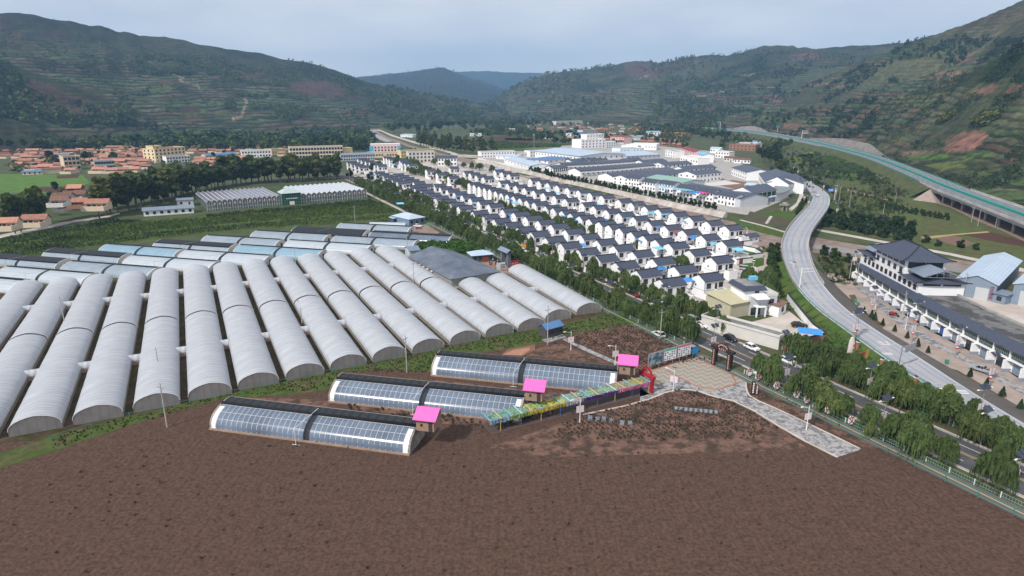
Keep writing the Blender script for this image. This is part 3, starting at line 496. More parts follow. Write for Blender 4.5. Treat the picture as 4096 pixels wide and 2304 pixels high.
# plaza of coloured herringbone blocks, cobbled surround, kerbs and paths
def plaza_mat():
    m=mat('herringbone paving',(.50,.42,.28),.85,.12,1.2); N=m.node_tree; L=N.links; b=N.nodes['Principled BSDF']
    g=N.nodes.new('ShaderNodeNewGeometry'); mp=N.nodes.new('ShaderNodeMapping'); mp.inputs['Rotation'].default_value=(0,0,R(20)); mp.inputs['Scale'].default_value=(1.5,1.5,1.5); L.new(g.outputs['Position'],mp.inputs[0])
    sx=N.nodes.new('ShaderNodeSeparateXYZ'); L.new(mp.outputs[0],sx.inputs[0])
    def M(op,a,b=None):
        n=N.nodes.new('ShaderNodeMath'); n.operation=op
        for i,v in enumerate((a,b)):
            if hasattr(v,'default_value'): L.new(v,n.inputs[i])
            elif v is not None: n.inputs[i].default_value=v
        return n.outputs[0]
    tri=M('ABSOLUTE',M('SUBTRACT',M('FRACT',M('MULTIPLY',sx.outputs[0],.30)),.5)); band=M('FRACT',M('MULTIPLY',M('ADD',sx.outputs[1],M('MULTIPLY',tri,5.)),.27))
    class w: outputs=[band]
    v=N.nodes.new('ShaderNodeTexVoronoi'); v.inputs['Scale'].default_value=3.0; L.new(mp.outputs[0],v.inputs[0])
    r=N.nodes.new('ShaderNodeValToRGB'); e=r.color_ramp.elements; r.color_ramp.interpolation='CONSTANT'; e[0].color=(.36,.30,.28,1); e[0].position=0; e[1].color=(.44,.36,.17,1); e[1].position=.5
    for ps,cl in ((.25,(.30,.18,.155,1)),(.72,(.34,.36,.28,1))): k=r.color_ramp.elements.new(ps); k.color=cl; L.new(w.outputs[0],r.inputs[0])
    mm=N.nodes.new('ShaderNodeMixRGB'); mm.inputs[0].default_value=.10; L.new(r.outputs[0],mm.inputs[1]); L.new(v.outputs['Color'],mm.inputs[2]); hs=N.nodes.new('ShaderNodeHueSaturation'); hs.inputs['Saturation'].default_value=.75; hs.inputs['Value'].default_value=.85; L.new(mm.outputs[0],hs.inputs['Color']); L.new(hs.outputs[0],b.inputs['Base Color']); return m
Cobble=mat('grey cobbles',(.36,.35,.35),.9,.3,1.8,bump=.4,col2=(.17,.17,.18),thr=(.46,.56),detail=3); RedKerb=mat('red kerb blocks',(.38,.12,.09),.85,.15)
gsheet('plaza',[(2562,1495),(2783,1430),(2842,1458),(2980,1523),(2838,1573),(2699,1500),(2690,1520),(2570,1556)],plaza_mat(),.06)
gsheet('cobbled_path',[(2560,1560),(2700,1502),(2838,1573),(2980,1524),(2990,1588),(3130,1650),(3280,1722),(3440,1800),(3350,1830),(3180,1745),(2960,1610),(2850,1584),(2780,1560),(2690,1556),(2560,1606)],Cobble,.05)
def kerb(pts,w,h,m,name='kerb'):
    b=MB(); L=smooth_line([G(*p,0) for p in pts],1); a,c=ribbon(L,-w/2,w/2)
    for i in range(len(a)-1): b.hexa([(*c[i][:2],0),(*c[i+1][:2],0),(*a[i+1][:2],0),(*a[i][:2],0)],[(*c[i][:2],h),(*c[i+1][:2],h),(*a[i+1][:2],h),(*a[i][:2],h)])
    return kind(b.build(name,m),'structure')
kerb([(2562,1495),(2783,1430),(2980,1523),(2838,1573),(2660,1480)],.35,.1,RedKerb)
kerb([(2330,1660),(2560,1612),(2690,1559),(2780,1560),(2850,1586),(2960,1610),(3180,1745),(3350,1830)],.5,.12,ConcP); kerb([(2983,1530),(2985,1560),(3000,1590),(3130,1646),(3280,1718),(3440,1796)],.4,.12,ConcP)
gsheet('stone_path',[(2250,1358),(2265,1352),(2330,1385),(2480,1452),(2465,1460),(2320,1395)],Cobble,.06)
# ---------------------------------------------------------------- the willow road
RD_C=Vector((60.6,160.9,0)); RD_D=Vector((math.sin(R(153.4)),math.cos(R(153.4)),0)); RD_N=Vector((.8942,.4478,0))       # to the right-hand (village) side
def rd(s,o,z=0.): p=RD_C+RD_D*s+RD_N*o; return Vector((p.x,p.y,z))
ROAD=[rd(s,0,.05) for s in (-560,-450,-300,-150,0,60,110)]
b=MB(); strip(b,ROAD,-5.6,5.6); kind(b.build('road',Asph),'structure')
b=MB(); strip(b,[p+Vector((0,0,.02)) for p in ROAD],-.32,-.17,0); strip(b,[p+Vector((0,0,.02)) for p in ROAD],.17,.32,0); kind(b.build('road_marking',LineY),'structure')
b=MB()
for s in range(-430,110,9):
    for o in (-2.9,2.9): strip(b,[rd(s,o,.07),rd(s+4,o,.07)],-.08,.08)
for o in (-5.3,5.3): strip(b,[rd(s,o,.07) for s in (-450,0,110)],-.07,.07)
kind(b.build('road_marking',LineW),'structure')
b=MB()
for o in (-5.9,5.9,):
    L=[rd(s,o) for s in (-450,-200,0,110)]; a,c=ribbon(L,-.18,.18)
    for i in range(len(a)-1): b.hexa([(*c[i][:2],0),(*c[i+1][:2],0),(*a[i+1][:2],0),(*a[i][:2],0)],[(*c[i][:2],.16),(*c[i+1][:2],.16),(*a[i+1][:2],.16),(*a[i][:2],.16)])
kind(b.build('kerb',ConcP),'structure')
b=MB(); strip(b,[rd(s,0,.03) for s in (-450,-200,0,110)],-9.2,-6.1); strip(b,[rd(s,0,.03) for s in (-450,-200,0,110)],6.1,9.6); kind(b.build('planted_verge',mat('verge soil',(.095,.075,.045),.96,.3,.6,col2=(.06,.08,.028))),'structure')
b=MB(); strip(b,[rd(s,0,.035) for s in (-330,-200,0,110)],9.3,12.6); kind(b.build('cycle_path',mat('cycle path asphalt',(.12,.13,.13),.9,.15,.5)),'structure')
b=MB(); strip(b,[rd(s,0,.055) for s in (-330,-200,0,110)],10.85,11.1); kind(b.build('path_marking',LineY),'structure')
b=MB(); strip(b,[rd(s,0,.05) for s in (-420,-330,-240)],10.0,12.3); kind(b.build('footpath',ConcP),'structure')
b=MB(); strip(b,[rd(-470,-300,.04),rd(-462,-100,.04),rd(-452,60,.04)],-3,3); kind(b.build('road',Asph),'structure')
# ---------------------------------------------------------------- curved viaduct road and frontage lane (right)
HW_L=[(4330,1905,1.2),(3942,1682,1.2),(3700,1536,1.2),(3594,1474,1.2),(3352,1300,1.3),(3250,1225,2.2),(3160,1120,4.),(3123,1000,5.),(3129,958,5.),(3152,911,5.),(3199,857,5.),(3237,818,4.4),(3251,795,3.8),(3249,779,3.2),(3230,752,2.2),(3199,729,1.4),(3144,711,.5),(3050,690,.15),(2960,672,.12)]
HW_R=[(4330,1830,1.2),(4096,1694,1.2),(3886,1567,1.2),(3669,1424,1.2),(3473,1300,1.3),(3355,1215,2.2),(3262,1100,4.),(3232,1000,5.),(3235,958,5.),(3253,915,5.),(3296,861,5.),(3319,822,4.4),(3321,787,3.8),(3296,760,3.2),(3257,737,2.2),(3210,718,1.4),(3140,703,.5),(3052,682,.15),(2970,665,.12)]
HL_=smooth_line([G(*p) for p in HW_L],2); HR_=smooth_line([G(*p) for p in HW_R],2)
def between(t,dz=0): return [a.lerp(c,t)+Vector((0,0,dz)) for a,c in zip(HL_,HR_)]
def band(t0,t1,dz,m,name,i0=0,i1=None):
    b=MB(); A=between(t0,dz)[i0:i1]; B=between(t1,dz)[i0:i1]
    for i in range(len(A)-1): b.face([A[i],A[i+1],B[i+1],B[i]][::1]) if False else b.face([B[i],B[i+1],A[i+1],A[i]])
    return kind(b.build(name,m),'structure')
n=len(HL_)
b=MB()
for i in range(n-1):   # deck with its thickness
    A0,A1,B0,B1=HL_[i],HL_[i+1],HR_[i],HR_[i+1]; th=1.1 if A0.z>1.6 else .2
    b.hexa([B0-Vector((0,0,th)),B1-Vector((0,0,th)),A1-Vector((0,0,th)),A0-Vector((0,0,th))],[B0,B1,A1,A0])
kind(b.build('road',AsphL),'structure')
Worn=mat('tyre darkened lane',(.27,.285,.325),.85,.12,.3,col2=(.31,.325,.365))
for u in (.14,.33,.62,.81): band(u,u+.07,.008,Worn,'tyre_track')
band(.02,.035,.02,LineW,'road_marking'); band(.965,.98,.02,LineW,'road_marking'); band(.485,.512,.02,LineYP,'road_marking')
b=MB(); A=between(.06,.03); B=between(.46,.03); C2=between(.54,.03); D2=between(.94,.03)
acc=0
for i in range(n-1):
    acc+=(HL_[i+1]-HL_[i]).length
    if acc>9:
        acc=0; 
        for P,Q in ((A,B),(C2,D2)):
            u=(P[i+1]-P[i]).normalized()*.55; b.face([Q[i],Q[i]+u,P[i]+u,P[i]])
kind(b.build('road_marking',mat('worn cross marking',(.42,.41,.38),.8,.12)),'structure')
b=MB()
for (a,c) in (((3505,1366),(3550,1366)),((3512,1371),(3556,1371)),((3520,1376),(3562,1376)),((3525,1411),(3565,1411)),((3530,1416),(3570,1416)),((3738,1552),(3788,1552)),((3750,1558),(3798,1558)),((3765,1561),(3800,1561)),((3820,1560),(3860,1560)),((3830,1566),(3868,1566)),((3835,1572),(3875,1572))):
    p,q=G(*a,1.25),G(*c,1.25); u=Vector((0,-.45,0)); b.face([p+u,q+u,q,p])
kind(b.build('road_marking',LineW),'structure')
# embankment skirts, parapets
b=MB()
for S_,sg in ((HL_,-1),(HR_,1)):
    for i in range(n-1):
        if S_[i].z<4.5 and S_[i].y<400:
            t=(S_[i+1]-S_[i]); nn=Vector((t.y,-t.x,0)).normalized()*(1 if sg>0 else -1)*1.
            if sg>0: nn=Vector((t.y,-t.x,0)).normalized()
            a0,a1=S_[i],S_[i+1]; w=a0.z*1.6; o0=a0+nn*w; o1=a1+nn*w; o0.z=o1.z=0
            q=[a0-Vector((0,0,.05)),a1-Vector((0,0,.05)),o1,o0]; b.face(q if sg<0 else q[::-1])
kind(b.build('embankment',Lawn2),'structure')
def parapet(line,i0,i1,h,w,m,name,label):
    b=MB(); L=line[i0:i1]; a,c=ribbon(L,-w/2,w/2)
    for i in range(len(a)-1): b.hexa([c[i],c[i+1],a[i+1],a[i]],[(*c[i][:2],c[i][2]+h),(*c[i+1][:2],c[i+1][2]+h),(*a[i+1][:2],a[i+1][2]+h),(*a[i][:2],a[i][2]+h)])
    return tag(b.build(name,m),label,'parapet')
ib=[i for i in range(n) if HL_[i].z>3.2 and HL_[i].y<395]
parapet(HL_,ib[0],ib[-1]+1,1.,.3,Conc,'parapet','concrete parapet along the river side edge of the curved bridge road facing the white houses'); parapet(HR_,ib[0],ib[-1]+1,1.,.3,Conc,'parapet','concrete parapet along the outer edge of the curved bridge road facing the dark bushes')
b=MB()
for k in range(5):
    i=ib[0]+int((ib[-1]-ib[0])*(.18+.14*k)); c=(HL_[i]+HR_[i])/2
    for t in (.2,.8):
        p=HL_[i].lerp(HR_[i],t); pr=MB(); pr.tube((0,0,0),(0,0,p.z-1.1),.6,.6,10); pr.box(-1.2,-.7,p.z-1.9,1.2,.7,p.z-1.1)
        tag(pr.build('bridge_pier',Conc,None,(p.x,p.y,0)),'round pier under the curved bridge road, %s from near end, %s edge'%(word(k+1),'inner' if t<.5 else 'outer'),'bridge pier','piers under the curved bridge road')
# green guard rail on posts along the near verge
def guard_rail(line,label,m,step=4.,h=.8):
    t=thing('guard_rail',label,'guard rail',line[0]); L=resample([p-line[0] for p in line],step)
    b=MB()
    for p,q in zip(L,L[1:]): b.hexa([p+Vector((0,-.05,h-.32)),q+Vector((0,-.05,h-.32)),q+Vector((0,.05,h-.32)),p+Vector((0,.05,h-.32))],[p+Vector((0,-.05,h)),q+Vector((0,-.05,h)),q+Vector((0,.05,h)),p+Vector((0,.05,h))])
    b.build('rail',m,t); pm=MB().box(-.08,-.08,-.6,.08,.08,h).mesh('post',m)
    for p in L[:100]: put('post',pm,t,p)
    return t
i0=[i for i in range(n) if HL_[i].y<225]
guard_rail(HL_[i0[0]:i0[-1]+1],'green steel guard rail on posts along the willow side of the pale road',GreenP)
guard_rail([p for p in HL_ if 388<p.y<455],'short green guard rail on the inner bend of the road by the pergola rocks',GreenM)
guard_rail([p for p in HR_ if 345<p.y<450],'green guard rail on the outer bend of the curved road',GreenM)
# frontage lane and pavement before the shops
LN=[G(*p,.9) for p in ((4330,1770),(4096,1640),(3684,1405),(3510,1300),(3400,1200),(3310,1105))]
b=MB(); A=between(1.0,-.15)[:i0[-1]+6]; B=resample(LN,6)
ys=[p.y for p in A]
for i in range(len(A)-1):
    def at(y): 
        for p,q in zip(LN,LN[1:]):
            if (p.y-y)*(q.y-y)<=0: return p.lerp(q,(y-p.y)/(q.y-p.y))
        return LN[0] if y<LN[0].y else LN[-1]
    b.face([at(A[i].y)*1,at(A[i+1].y),A[i+1],A[i]])
kind(b.build('frontage_lane',mat('wet lane asphalt',(.10,.09,.082),.7,.2,.3)),'structure')
b=MB(); b.face([G(*p,.75) for p in ((4500,1870),(4500,1760),(4100,1530),(4007,1470),(3724,1325),(3616,1257),(3561,1220),(3434,1128),(3330,1090),(3300,1100),(3510,1302),(3684,1407),(4096,1642))])
kind(b.build('pavement',mat('pinkish pavement',(.38,.31,.27),.9,.16,.4,col2=(.30,.24,.21))),'structure')
b=MB(); b.face([G(*p,.78) for p in ((4300,1700),(4096,1580),(3790,1410),(3700,1365),(3590,1295),(3440,1165),(3425,1150),(3445,1150),(3620,1280),(3720,1345),(3800,1395),(4096,1552),(4300,1660))]); kind(b.build('cobbled_strip',Cobble),'structure')
for pts in (((3560,1340),(3640,1395),(3650,1415),(3620,1425),(3575,1385),(3548,1350)),((3790,1470),(3830,1480),(4100,1640),(4300,1755),(4300,1785),(4060,1650),(3900,1555)),((3415,1240),(3440,1230),(3500,1275),(3540,1300),(3530,1310),(3460,1280)),((3396,1180),(3420,1178),(3430,1200),(3410,1210))):
    b=MB(); b.face([G(*p,.82) for p in pts]); kind(b.build('flower_bed',mat('planted bed',(.085,.075,.03),.95,.35,.8,col2=(.13,.075,.04))),'structure')
# ---------------------------------------------------------------- film materials
def film(name,col,alpha,rough=.35,axis=1,per=1.2,fac=.88,var=.05,trans=True,sc=.35):
    m=mat(name,col,rough,var,sc,0,.4,0,stripe=(axis,per,fac)); N=m.node_tree; b=N.nodes['Principled BSDF']; o=N.nodes['Material Output']
    if trans and alpha<1:
        t=N.nodes.new('ShaderNodeBsdfTransparent'); t.inputs[0].default_value=(.92,.94,.97,1); ms=N.nodes.new('ShaderNodeMixShader'); ms.inputs[0].default_value=alpha
        N.links.new(t.outputs[0],ms.inputs[1]); N.links.new(b.outputs[0],ms.inputs[2]); N.links.new(ms.outputs[0],o.inputs['Surface'])
    return m
FilmT=film('milky tunnel film',(.57,.60,.65),.79,.42,1,1.25,.86,.05)
def streaks(m):
    N=m.node_tree; L=N.links; b=N.nodes['Principled BSDF']; src=b.inputs['Base Color'].links[0].from_socket
    tc=N.nodes.new('ShaderNodeTexCoord'); mp=N.nodes.new('ShaderNodeMapping'); mp.inputs['Scale'].default_value=(.16,1.5,.35); L.new(tc.outputs['Object'],mp.inputs[0])
    n=N.nodes.new('ShaderNodeTexNoise'); n.inputs['Scale'].default_value=1.; n.inputs['Detail'].default_value=5; n.inputs['Roughness'].default_value=.65; L.new(mp.outputs[0],n.inputs['Vector'])
    r=N.nodes.new('ShaderNodeMapRange'); r.inputs[1].default_value=.40; r.inputs[2].default_value=.60; r.inputs[3].default_value=.86; r.inputs[4].default_value=1.05; L.new(n.outputs[0],r.inputs[0])
    v=N.nodes.new('ShaderNodeVectorMath'); v.operation='SCALE'; L.new(src,v.inputs[0]); L.new(r.outputs[0],v.inputs['Scale']); L.new(v.outputs[0],b.inputs['Base Color'])
    bp=N.nodes.new('ShaderNodeBump'); bp.inputs['Strength'].default_value=.3; bp.inputs['Distance'].default_value=.12; L.new(n.outputs[0],bp.inputs['Height']); L.new(bp.outputs[0],b.inputs['Normal'])
streaks(FilmT); FilmE=film('thin end film',(.38,.36,.36),.55,.4,0,1.6,.9,.2); FilmS=film('side curtain film',(.36,.33,.30),.75,.5,1,1.2,.8,.15)
FilmW=film('white greenhouse film',(.50,.56,.62),.95,.35,0,1.0,.9,.08); FilmB=film('bluish greenhouse film',(.26,.42,.54),.93,.3,0,1.0,.86,.15); FilmG=film('grey greenhouse film',(.32,.39,.46),.93,.3,0,1.0,.86,.15); FilmD=film('clear glazing film',(.17,.22,.30),.80,.18,0,1.2,.92,.3,sc=.15)
Blanket=mat('black quilted blanket',(.030,.034,.042),.85,.3,1.2,stripe=(0,1.9,.6)); Roll=mat('black blanket roll',(.012,.013,.016),.9,.2); Wallw=mat('greenhouse end wall',(.62,.61,.60),.85,.1); Mud=mat('rough earth wall',(.24,.20,.175),.95,.3,.8,bump=.5)
# ---------------------------------------------------------------- polytunnels
def arch(w,h,side,n=12,z0=0.):
    P=[(-w/2,z0),(-w/2,side)]
    for i in range(1,n):
        t=math.pi*(1-i/n); P.append((w/2*math.cos(t)*1.0,side+(h-side)*(.86*math.sin(t)**.85+.14*(1-abs(math.cos(t))))))
    return P+[(w/2,side),(w/2,z0)]
def tunnel(length,w=9.1,h=3.7,side=1.15,label='',near=True,rng=rnd):
    t=thing('polytunnel',label,'polytunnel',(0,0,0),0,'white polytunnels')
    P=arch(w,h,side); n=int(length/1.5); rings=[]
    for i in range(n+1):
        y=length*i/n; dz=rng.uniform(-.05,.05) if 0<i<n else 0
        rings.append([(x*(1+(.004*rng.uniform(-1,1))),y,max(z+(dz if z>side else 0),.0)) for x,z in P])
    b=MB(); b.loft([r[1:-1][::-1] for r in rings]); b.build('film_cover',FilmT,t,smooth=True)
    for sx,nm in ((-1,0),(1,1)):
        b=MB(); b.face([(sx*w/2,0,0),(sx*w/2,length,0),(sx*w/2,length,side),(sx*w/2,0,side)]); b.build('side_curtain',FilmS,t)
    for y in (0,length):
        b=MB(); b.face([(x*.995,y+(.02 if y==0 else -.02),z) for x,z in P]); b.build('end_panel',FilmE,t)
    b=MB()
    for x in (-w*.33,-w*.17,0,w*.17,w*.33):
        zz=np.interp(x,[p[0] for p in P[1:-1]],[p[1] for p in P[1:-1]]); b.tube((x,.05,0),(x,.05,zz),.035,.035,4)
    b.tube((-w/2,.05,1.5),(w/2,.05,1.5),.035,.035,4); b.build('end_frame',Steel,t)
    b=MB(); ring=[(x*1.004,z*1.004) for x,z in P[1:-1]]
    for a,c in zip(ring,ring[1:]): b.tube((a[0],-.03,a[1]),(c[0],-.03,c[1]),.06,.06,4)
    b.build('end_arch',WhiteM,t)
    # crop beds seen through the film
    b=MB()
    for k in range(5): x=-w/2+w*(k+.5)/5; b.box(x-.5,.4,0,x+.5,length-.4,.18)
    b.build('soil_bed',SoilD,t)
    return t
def orient(o,p,q): # local +Y from p to q
    o.location=(p.x,p.y,0); o.rotation_euler=(0,0,math.atan2(q.y-p.y,q.x-p.x)-math.pi/2)
# near-left, near-right of the near gable; break; far end (left base edge), photograph points
TUN=[(0,None,None,None),
 (1,(-560,1960),(72-8,1337-4),(-0,1178)),]
near=Vector((-91.6,119.7,0)); step=Vector((math.sin(R(59)),math.cos(R(59)),0))*10.85; dT=Vector((math.sin(R(-26.8)),math.cos(R(-26.8)),0)); nT=Vector((dT.y,-dT.x,0))
rows=[]
for k in range(-3,10):   # k=0 is the fourth tunnel from the left edge of the picture
    left=near+step*k
    if k==0: left=G(293.9,1702.3)
    if k==1: left=G(535.7,1651.8)
    if k==2: left=G(755,1607)
    if k==3: left=G(954,1562.5)
    if k==4: left=G(1145,1523.7)
    if k==5: left=G(1323,1484.9)
    if k==6: left=G(1492,1450)
    if k==7: left=G(1650,1417)
    if k==8: left=G(1801.4,1382)
    if k==9: left=G(1941.4,1351.7)
    rows.append(left)
rows[0:3]=[rows[3]-Vector((9.75,4.9,0))*j for j in (3,2,1)]
TN=len(rows); PROT=None
for i,left in enumerate(rows):
    c=left+nT*4.55; l1=58.5-.22*i; l2=66.5-.55*i
    if i>=10: d=Vector((math.sin(R(-26.9)),math.cos(R(-26.9)),0))
    else: d=dT
    for part,(s0,L) in enumerate(((0,l1),(l1+1.3,l2))):
        t=tunnel(L,9.1,3.7,1.15,'white polytunnel, %s section of the %s tunnel row from the left'%(('near','far')[part],word(i+1)))
        orient(t,c+d*s0,c+d*(s0+L))
    rows[i]=(c,d,l1,l2)
for k,(nl,fl) in enumerate((((2072,1328),(1811,1136)),((2180,1290),(1924,1120.7)),((2306,1262),(2032,1097)))):
    p,q=G(*nl),G(*fl); d=(q-p).normalized(); c=p+Vector((d.y,-d.x,0))*4.55
    t=tunnel((q-p).length,9.1,3.7,1.15,'shorter white polytunnel by the dark hipped barn, %s of three from the left'%word(k+1)); orient(t,c,c+d*10); rows.append((c,d,(q-p).length,0))
# covered links between neighbouring tunnels
def link(p,q,label):
    t=thing('tunnel_link',label,'covered passage',p,0,'film covered links between the tunnels'); L=(q-p).length; orient(t,p,q)
    P=arch(2.3,2.5,1.2,8); b=MB(); b.loft([[(x,y,z) for x,z in P[1:-1]][::-1] for y in (-.9,L*.5,L+.9)]); b.build('film_cover',FilmT,t,smooth=True)
    for s in (-1,1): MB().face([(s*1.15,-.5,0),(s*1.15,L+.5,0),(s*1.15,L+.5,1.2),(s*1.15,-.5,1.2)]).build('side_curtain',mat('pinkish link curtain',(.38,.27,.24),.8,.12),t)
for i in range(len(rows)-1):
    (c,d,a,b2),(c2,d2,a2,bb2)=rows[i],rows[i+1]
    n0=Vector((d.y,-d.x,0))
    for which in (0,1):
        if which==1 and (b2==0 or bb2==0): continue
        s=a*.55 if which==0 else a+1.3+b2*.52
        p=c+d*s+n0*4.55; 
        # meet the next tunnel square on
        rel=p-c2; s2=rel.dot(d2); q=c2+d2*s2-Vector((d2.y,-d2.x,0))*4.55
        if 0<s2<a2+1.3+bb2: link(p,q,'film covered passage between %s and %s tunnel rows, %s half'%(word(i+1),word(i+2),('near','far')[which]))
# ---------------------------------------------------------------- lean-to solar greenhouses (arched film front, wall behind)
def solar(L,label,filmm,cover=.12,depth=7.6,h=3.6,group='lean-to greenhouses with rolled blankets',gap=True,bars=True,endw=Wallw,big=False,name='solar_greenhouse'):
    """x along the ridge, +y towards the back wall, front edge at y=0"""
    t=thing(name,label,'greenhouse',(0,0,0),0,group)
    def prof(u): return (depth*.92*(1-math.cos(u*math.pi/2))**.95, h*math.sin(u*math.pi/2)**.72)
    N=12; us=[i/N for i in range(N+1)]; P=[prof(u) for u in us]
    g=1.1 if gap else 0; halves=[(0,L/2-g/2),(L/2+g/2,L)] if gap else [(0,L)]
    for x0,x1 in halves:
        b=MB(); n=int((x1-x0)/2); b.loft([[(x0+(x1-x0)*i/n,p[0],p[1]) for p in P][::-1] for i in range(n+1)][::-1]); b.build('film_cover',filmm,t,smooth=True)
        if bars:
            b=MB(); n=int((x1-x0)/1.15)
            for i in range(n+1):
                x=x0+(x1-x0)*i/n
                for a,c in zip(P[::2],P[2::2]): b.tube((x,a[0]-.03,a[1]+.03),(x,c[0]-.03,c[1]+.03),.03 if big else .03,None,4)
            for u in (.28,.5,.72): y,z=prof(u); b.tube((x0,y-.03,z+.03),(x1,y-.03,z+.03),.03 if big else .025,None,4)
            b.build('glazing_bars',WhiteM if big else Steel,t)
    if gap:
        b=MB(); Q=[prof(i/10) for i in range(11)]
        b.loft([[(x,p[0]-.06,p[1]+.07) for p in Q][::-1] for x in (L/2+g/2+.1,L/2-g/2-.1)]); b.build('centre_flap',Blanket,t,smooth=True)
    k=1-cover; b=MB(); Q=[prof(k+(1-k)*i/6) for i in range(7)]; Q.append((depth,h*.93)); b.loft([[(x,p[0]-.05,p[1]+.16) for p in Q][::-1] for x in (L+.1,L/2,-.1)]); b.build('thermal_blanket',Blanket,t,smooth=True)
    y,z=prof(k); b=MB(); b.tube((-.2,y-.1,z+.2),(L+.2,y-.1,z+.2),.33 if big else .24,None,8); b.build('blanket_roll',Roll,t,smooth=True)
    b=MB(); b.box(0,depth-.1,0,L,depth+.5,h*.93); b.build('back_wall',Mud,t)
    for x0,x1 in ((-.35,0),(L,L+.35)):
        b=MB(); q=[(0,0)]+[(p[0],p[1]+.12) for p in P]+[(depth+.5,h*.95),(depth+.5,0)]
        b.loft([[(x0,a,c) for a,c in q],[(x1,a,c) for a,c in q]][::-1],closed=True,caps=True); w=b.build('end_wall',endw,t)
        if not big and x0>0:
            MB().box(x1-.05,depth*.62,0,x1+.04,depth*.62+1.3,2.0).build('door',Door,w); MB().box(x1-.05,depth*.34,.9,x1+.04,depth*.34+1.1,1.9).build('window',Grey,w)
    b=MB(); b.box(-.3,-.35,0,L+.3,-.05,.35); b.build('front_kerb',mat('earth kerb',(.33,.23,.17),.95,.2),t)
    b=MB(); b.box(.2,.4,0,L-.2,depth-.4,.12); b.build('soil_bed',SoilD,t)
    if not big and gap:
        b=MB(); b.tube((L*.42,-1.2,0),(L*.42,-1.2,3.4),.06,None,5); b.tube((L*.42,-1.2,3.4),(L*.5,depth*.7,h+.2),.05,None,5); b.build('roller_arm',Steel,t)
    return t
hdS=R(105.); dS=Vector((math.sin(hdS),math.cos(hdS),0)); rzS=math.atan2(dS.y,dS.x); bS=Vector((-dS.y,dS.x,0))
if bS.y<0: bS=-bS
def place_solar(t,ridge_left,z=3.6,depth=7.6):
    p=G(*ridge_left,z); p=p-bS*depth*.92; t.location=(p.x,p.y,0); t.rotation_euler=(0,0,rzS)
BACK=[((221,991),FilmG,.52),((440.6,973.8),FilmB,.10),((652,956),FilmG,.5),((840.8,938.7),FilmG,.10),((1033,921),FilmG,.06),((1192,904.9),FilmG,.92),((1370.6,891),FilmG,.06)]
for k,(p,f,c) in enumerate(BACK):
    t=solar(39.5,'%s lean-to greenhouse%s, %s from left in the back row'%({'white greenhouse film':'white','bluish greenhouse film':'bluish','grey greenhouse film':'grey'}[f.name],' half under black blanket' if .3<c<.7 else ' fully under black blanket' if c>.7 else '',word(k+2)),f,c,7.4,3.5)
    place_solar(t,p,3.5,7.4)
p0=G(221,991,3.5)-Vector((19.4,9.6,0)); t=solar(39.5,'grey lean-to greenhouse with blanket half drawn, leftmost in the back row by the field',FilmG,.52,7.4,3.5); q=p0-bS*6.8; t.location=(q.x,q.y,0); t.rotation_euler=(0,0,rzS)
FRONT=[((42.7,1063),FilmW,.10),((299,1041.7),FilmG,.09),((539.6,1018.4),FilmW,.09),((755,997),FilmW,.09),((970.8,976.7),FilmB,.10),((1167,957.6),FilmW,.10),((1353,940),FilmG,.10),((1498.8,922),FilmD,.26)]
for k,(p,f,c) in enumerate(FRONT):
    t=solar(41.,'%s lean-to greenhouse, %s from the left in the front row behind the polytunnels'%({'white greenhouse film':'white','bluish greenhouse film':'bluish','grey greenhouse film':'grey','clear glazing film':'glassy blue'}[f.name],word(k+2)),f,c,7.6,3.5); place_solar(t,p,3.5,7.6)
p0=G(42.7,1063,3.5)-Vector((19.3,8.8,0)); t=solar(41.,'white lean-to greenhouse at the left edge, leftmost of the front row',FilmW,.14,7.6,3.5); q=p0-bS*7; t.location=(q.x,q.y,0); t.rotation_euler=(0,0,rzS)
t=thing('low_tunnel','low white film tunnel at the field edge beside the pyramid roofed shed','polytunnel',G(1480,900)); b=MB(); P=arch(4,1.6,.3,8); b.loft([[(y,x,z) for x,z in P] for y in (0,10,20)]); b.build('film_cover',FilmW,t,smooth=True); b=MB(); b.face([(0,x,z) for x,z in P]); b.face([(20,x,z) for x,z in P][::-1]); b.build('end_panel',FilmE,t); t.rotation_euler=(0,0,rzS+.2)
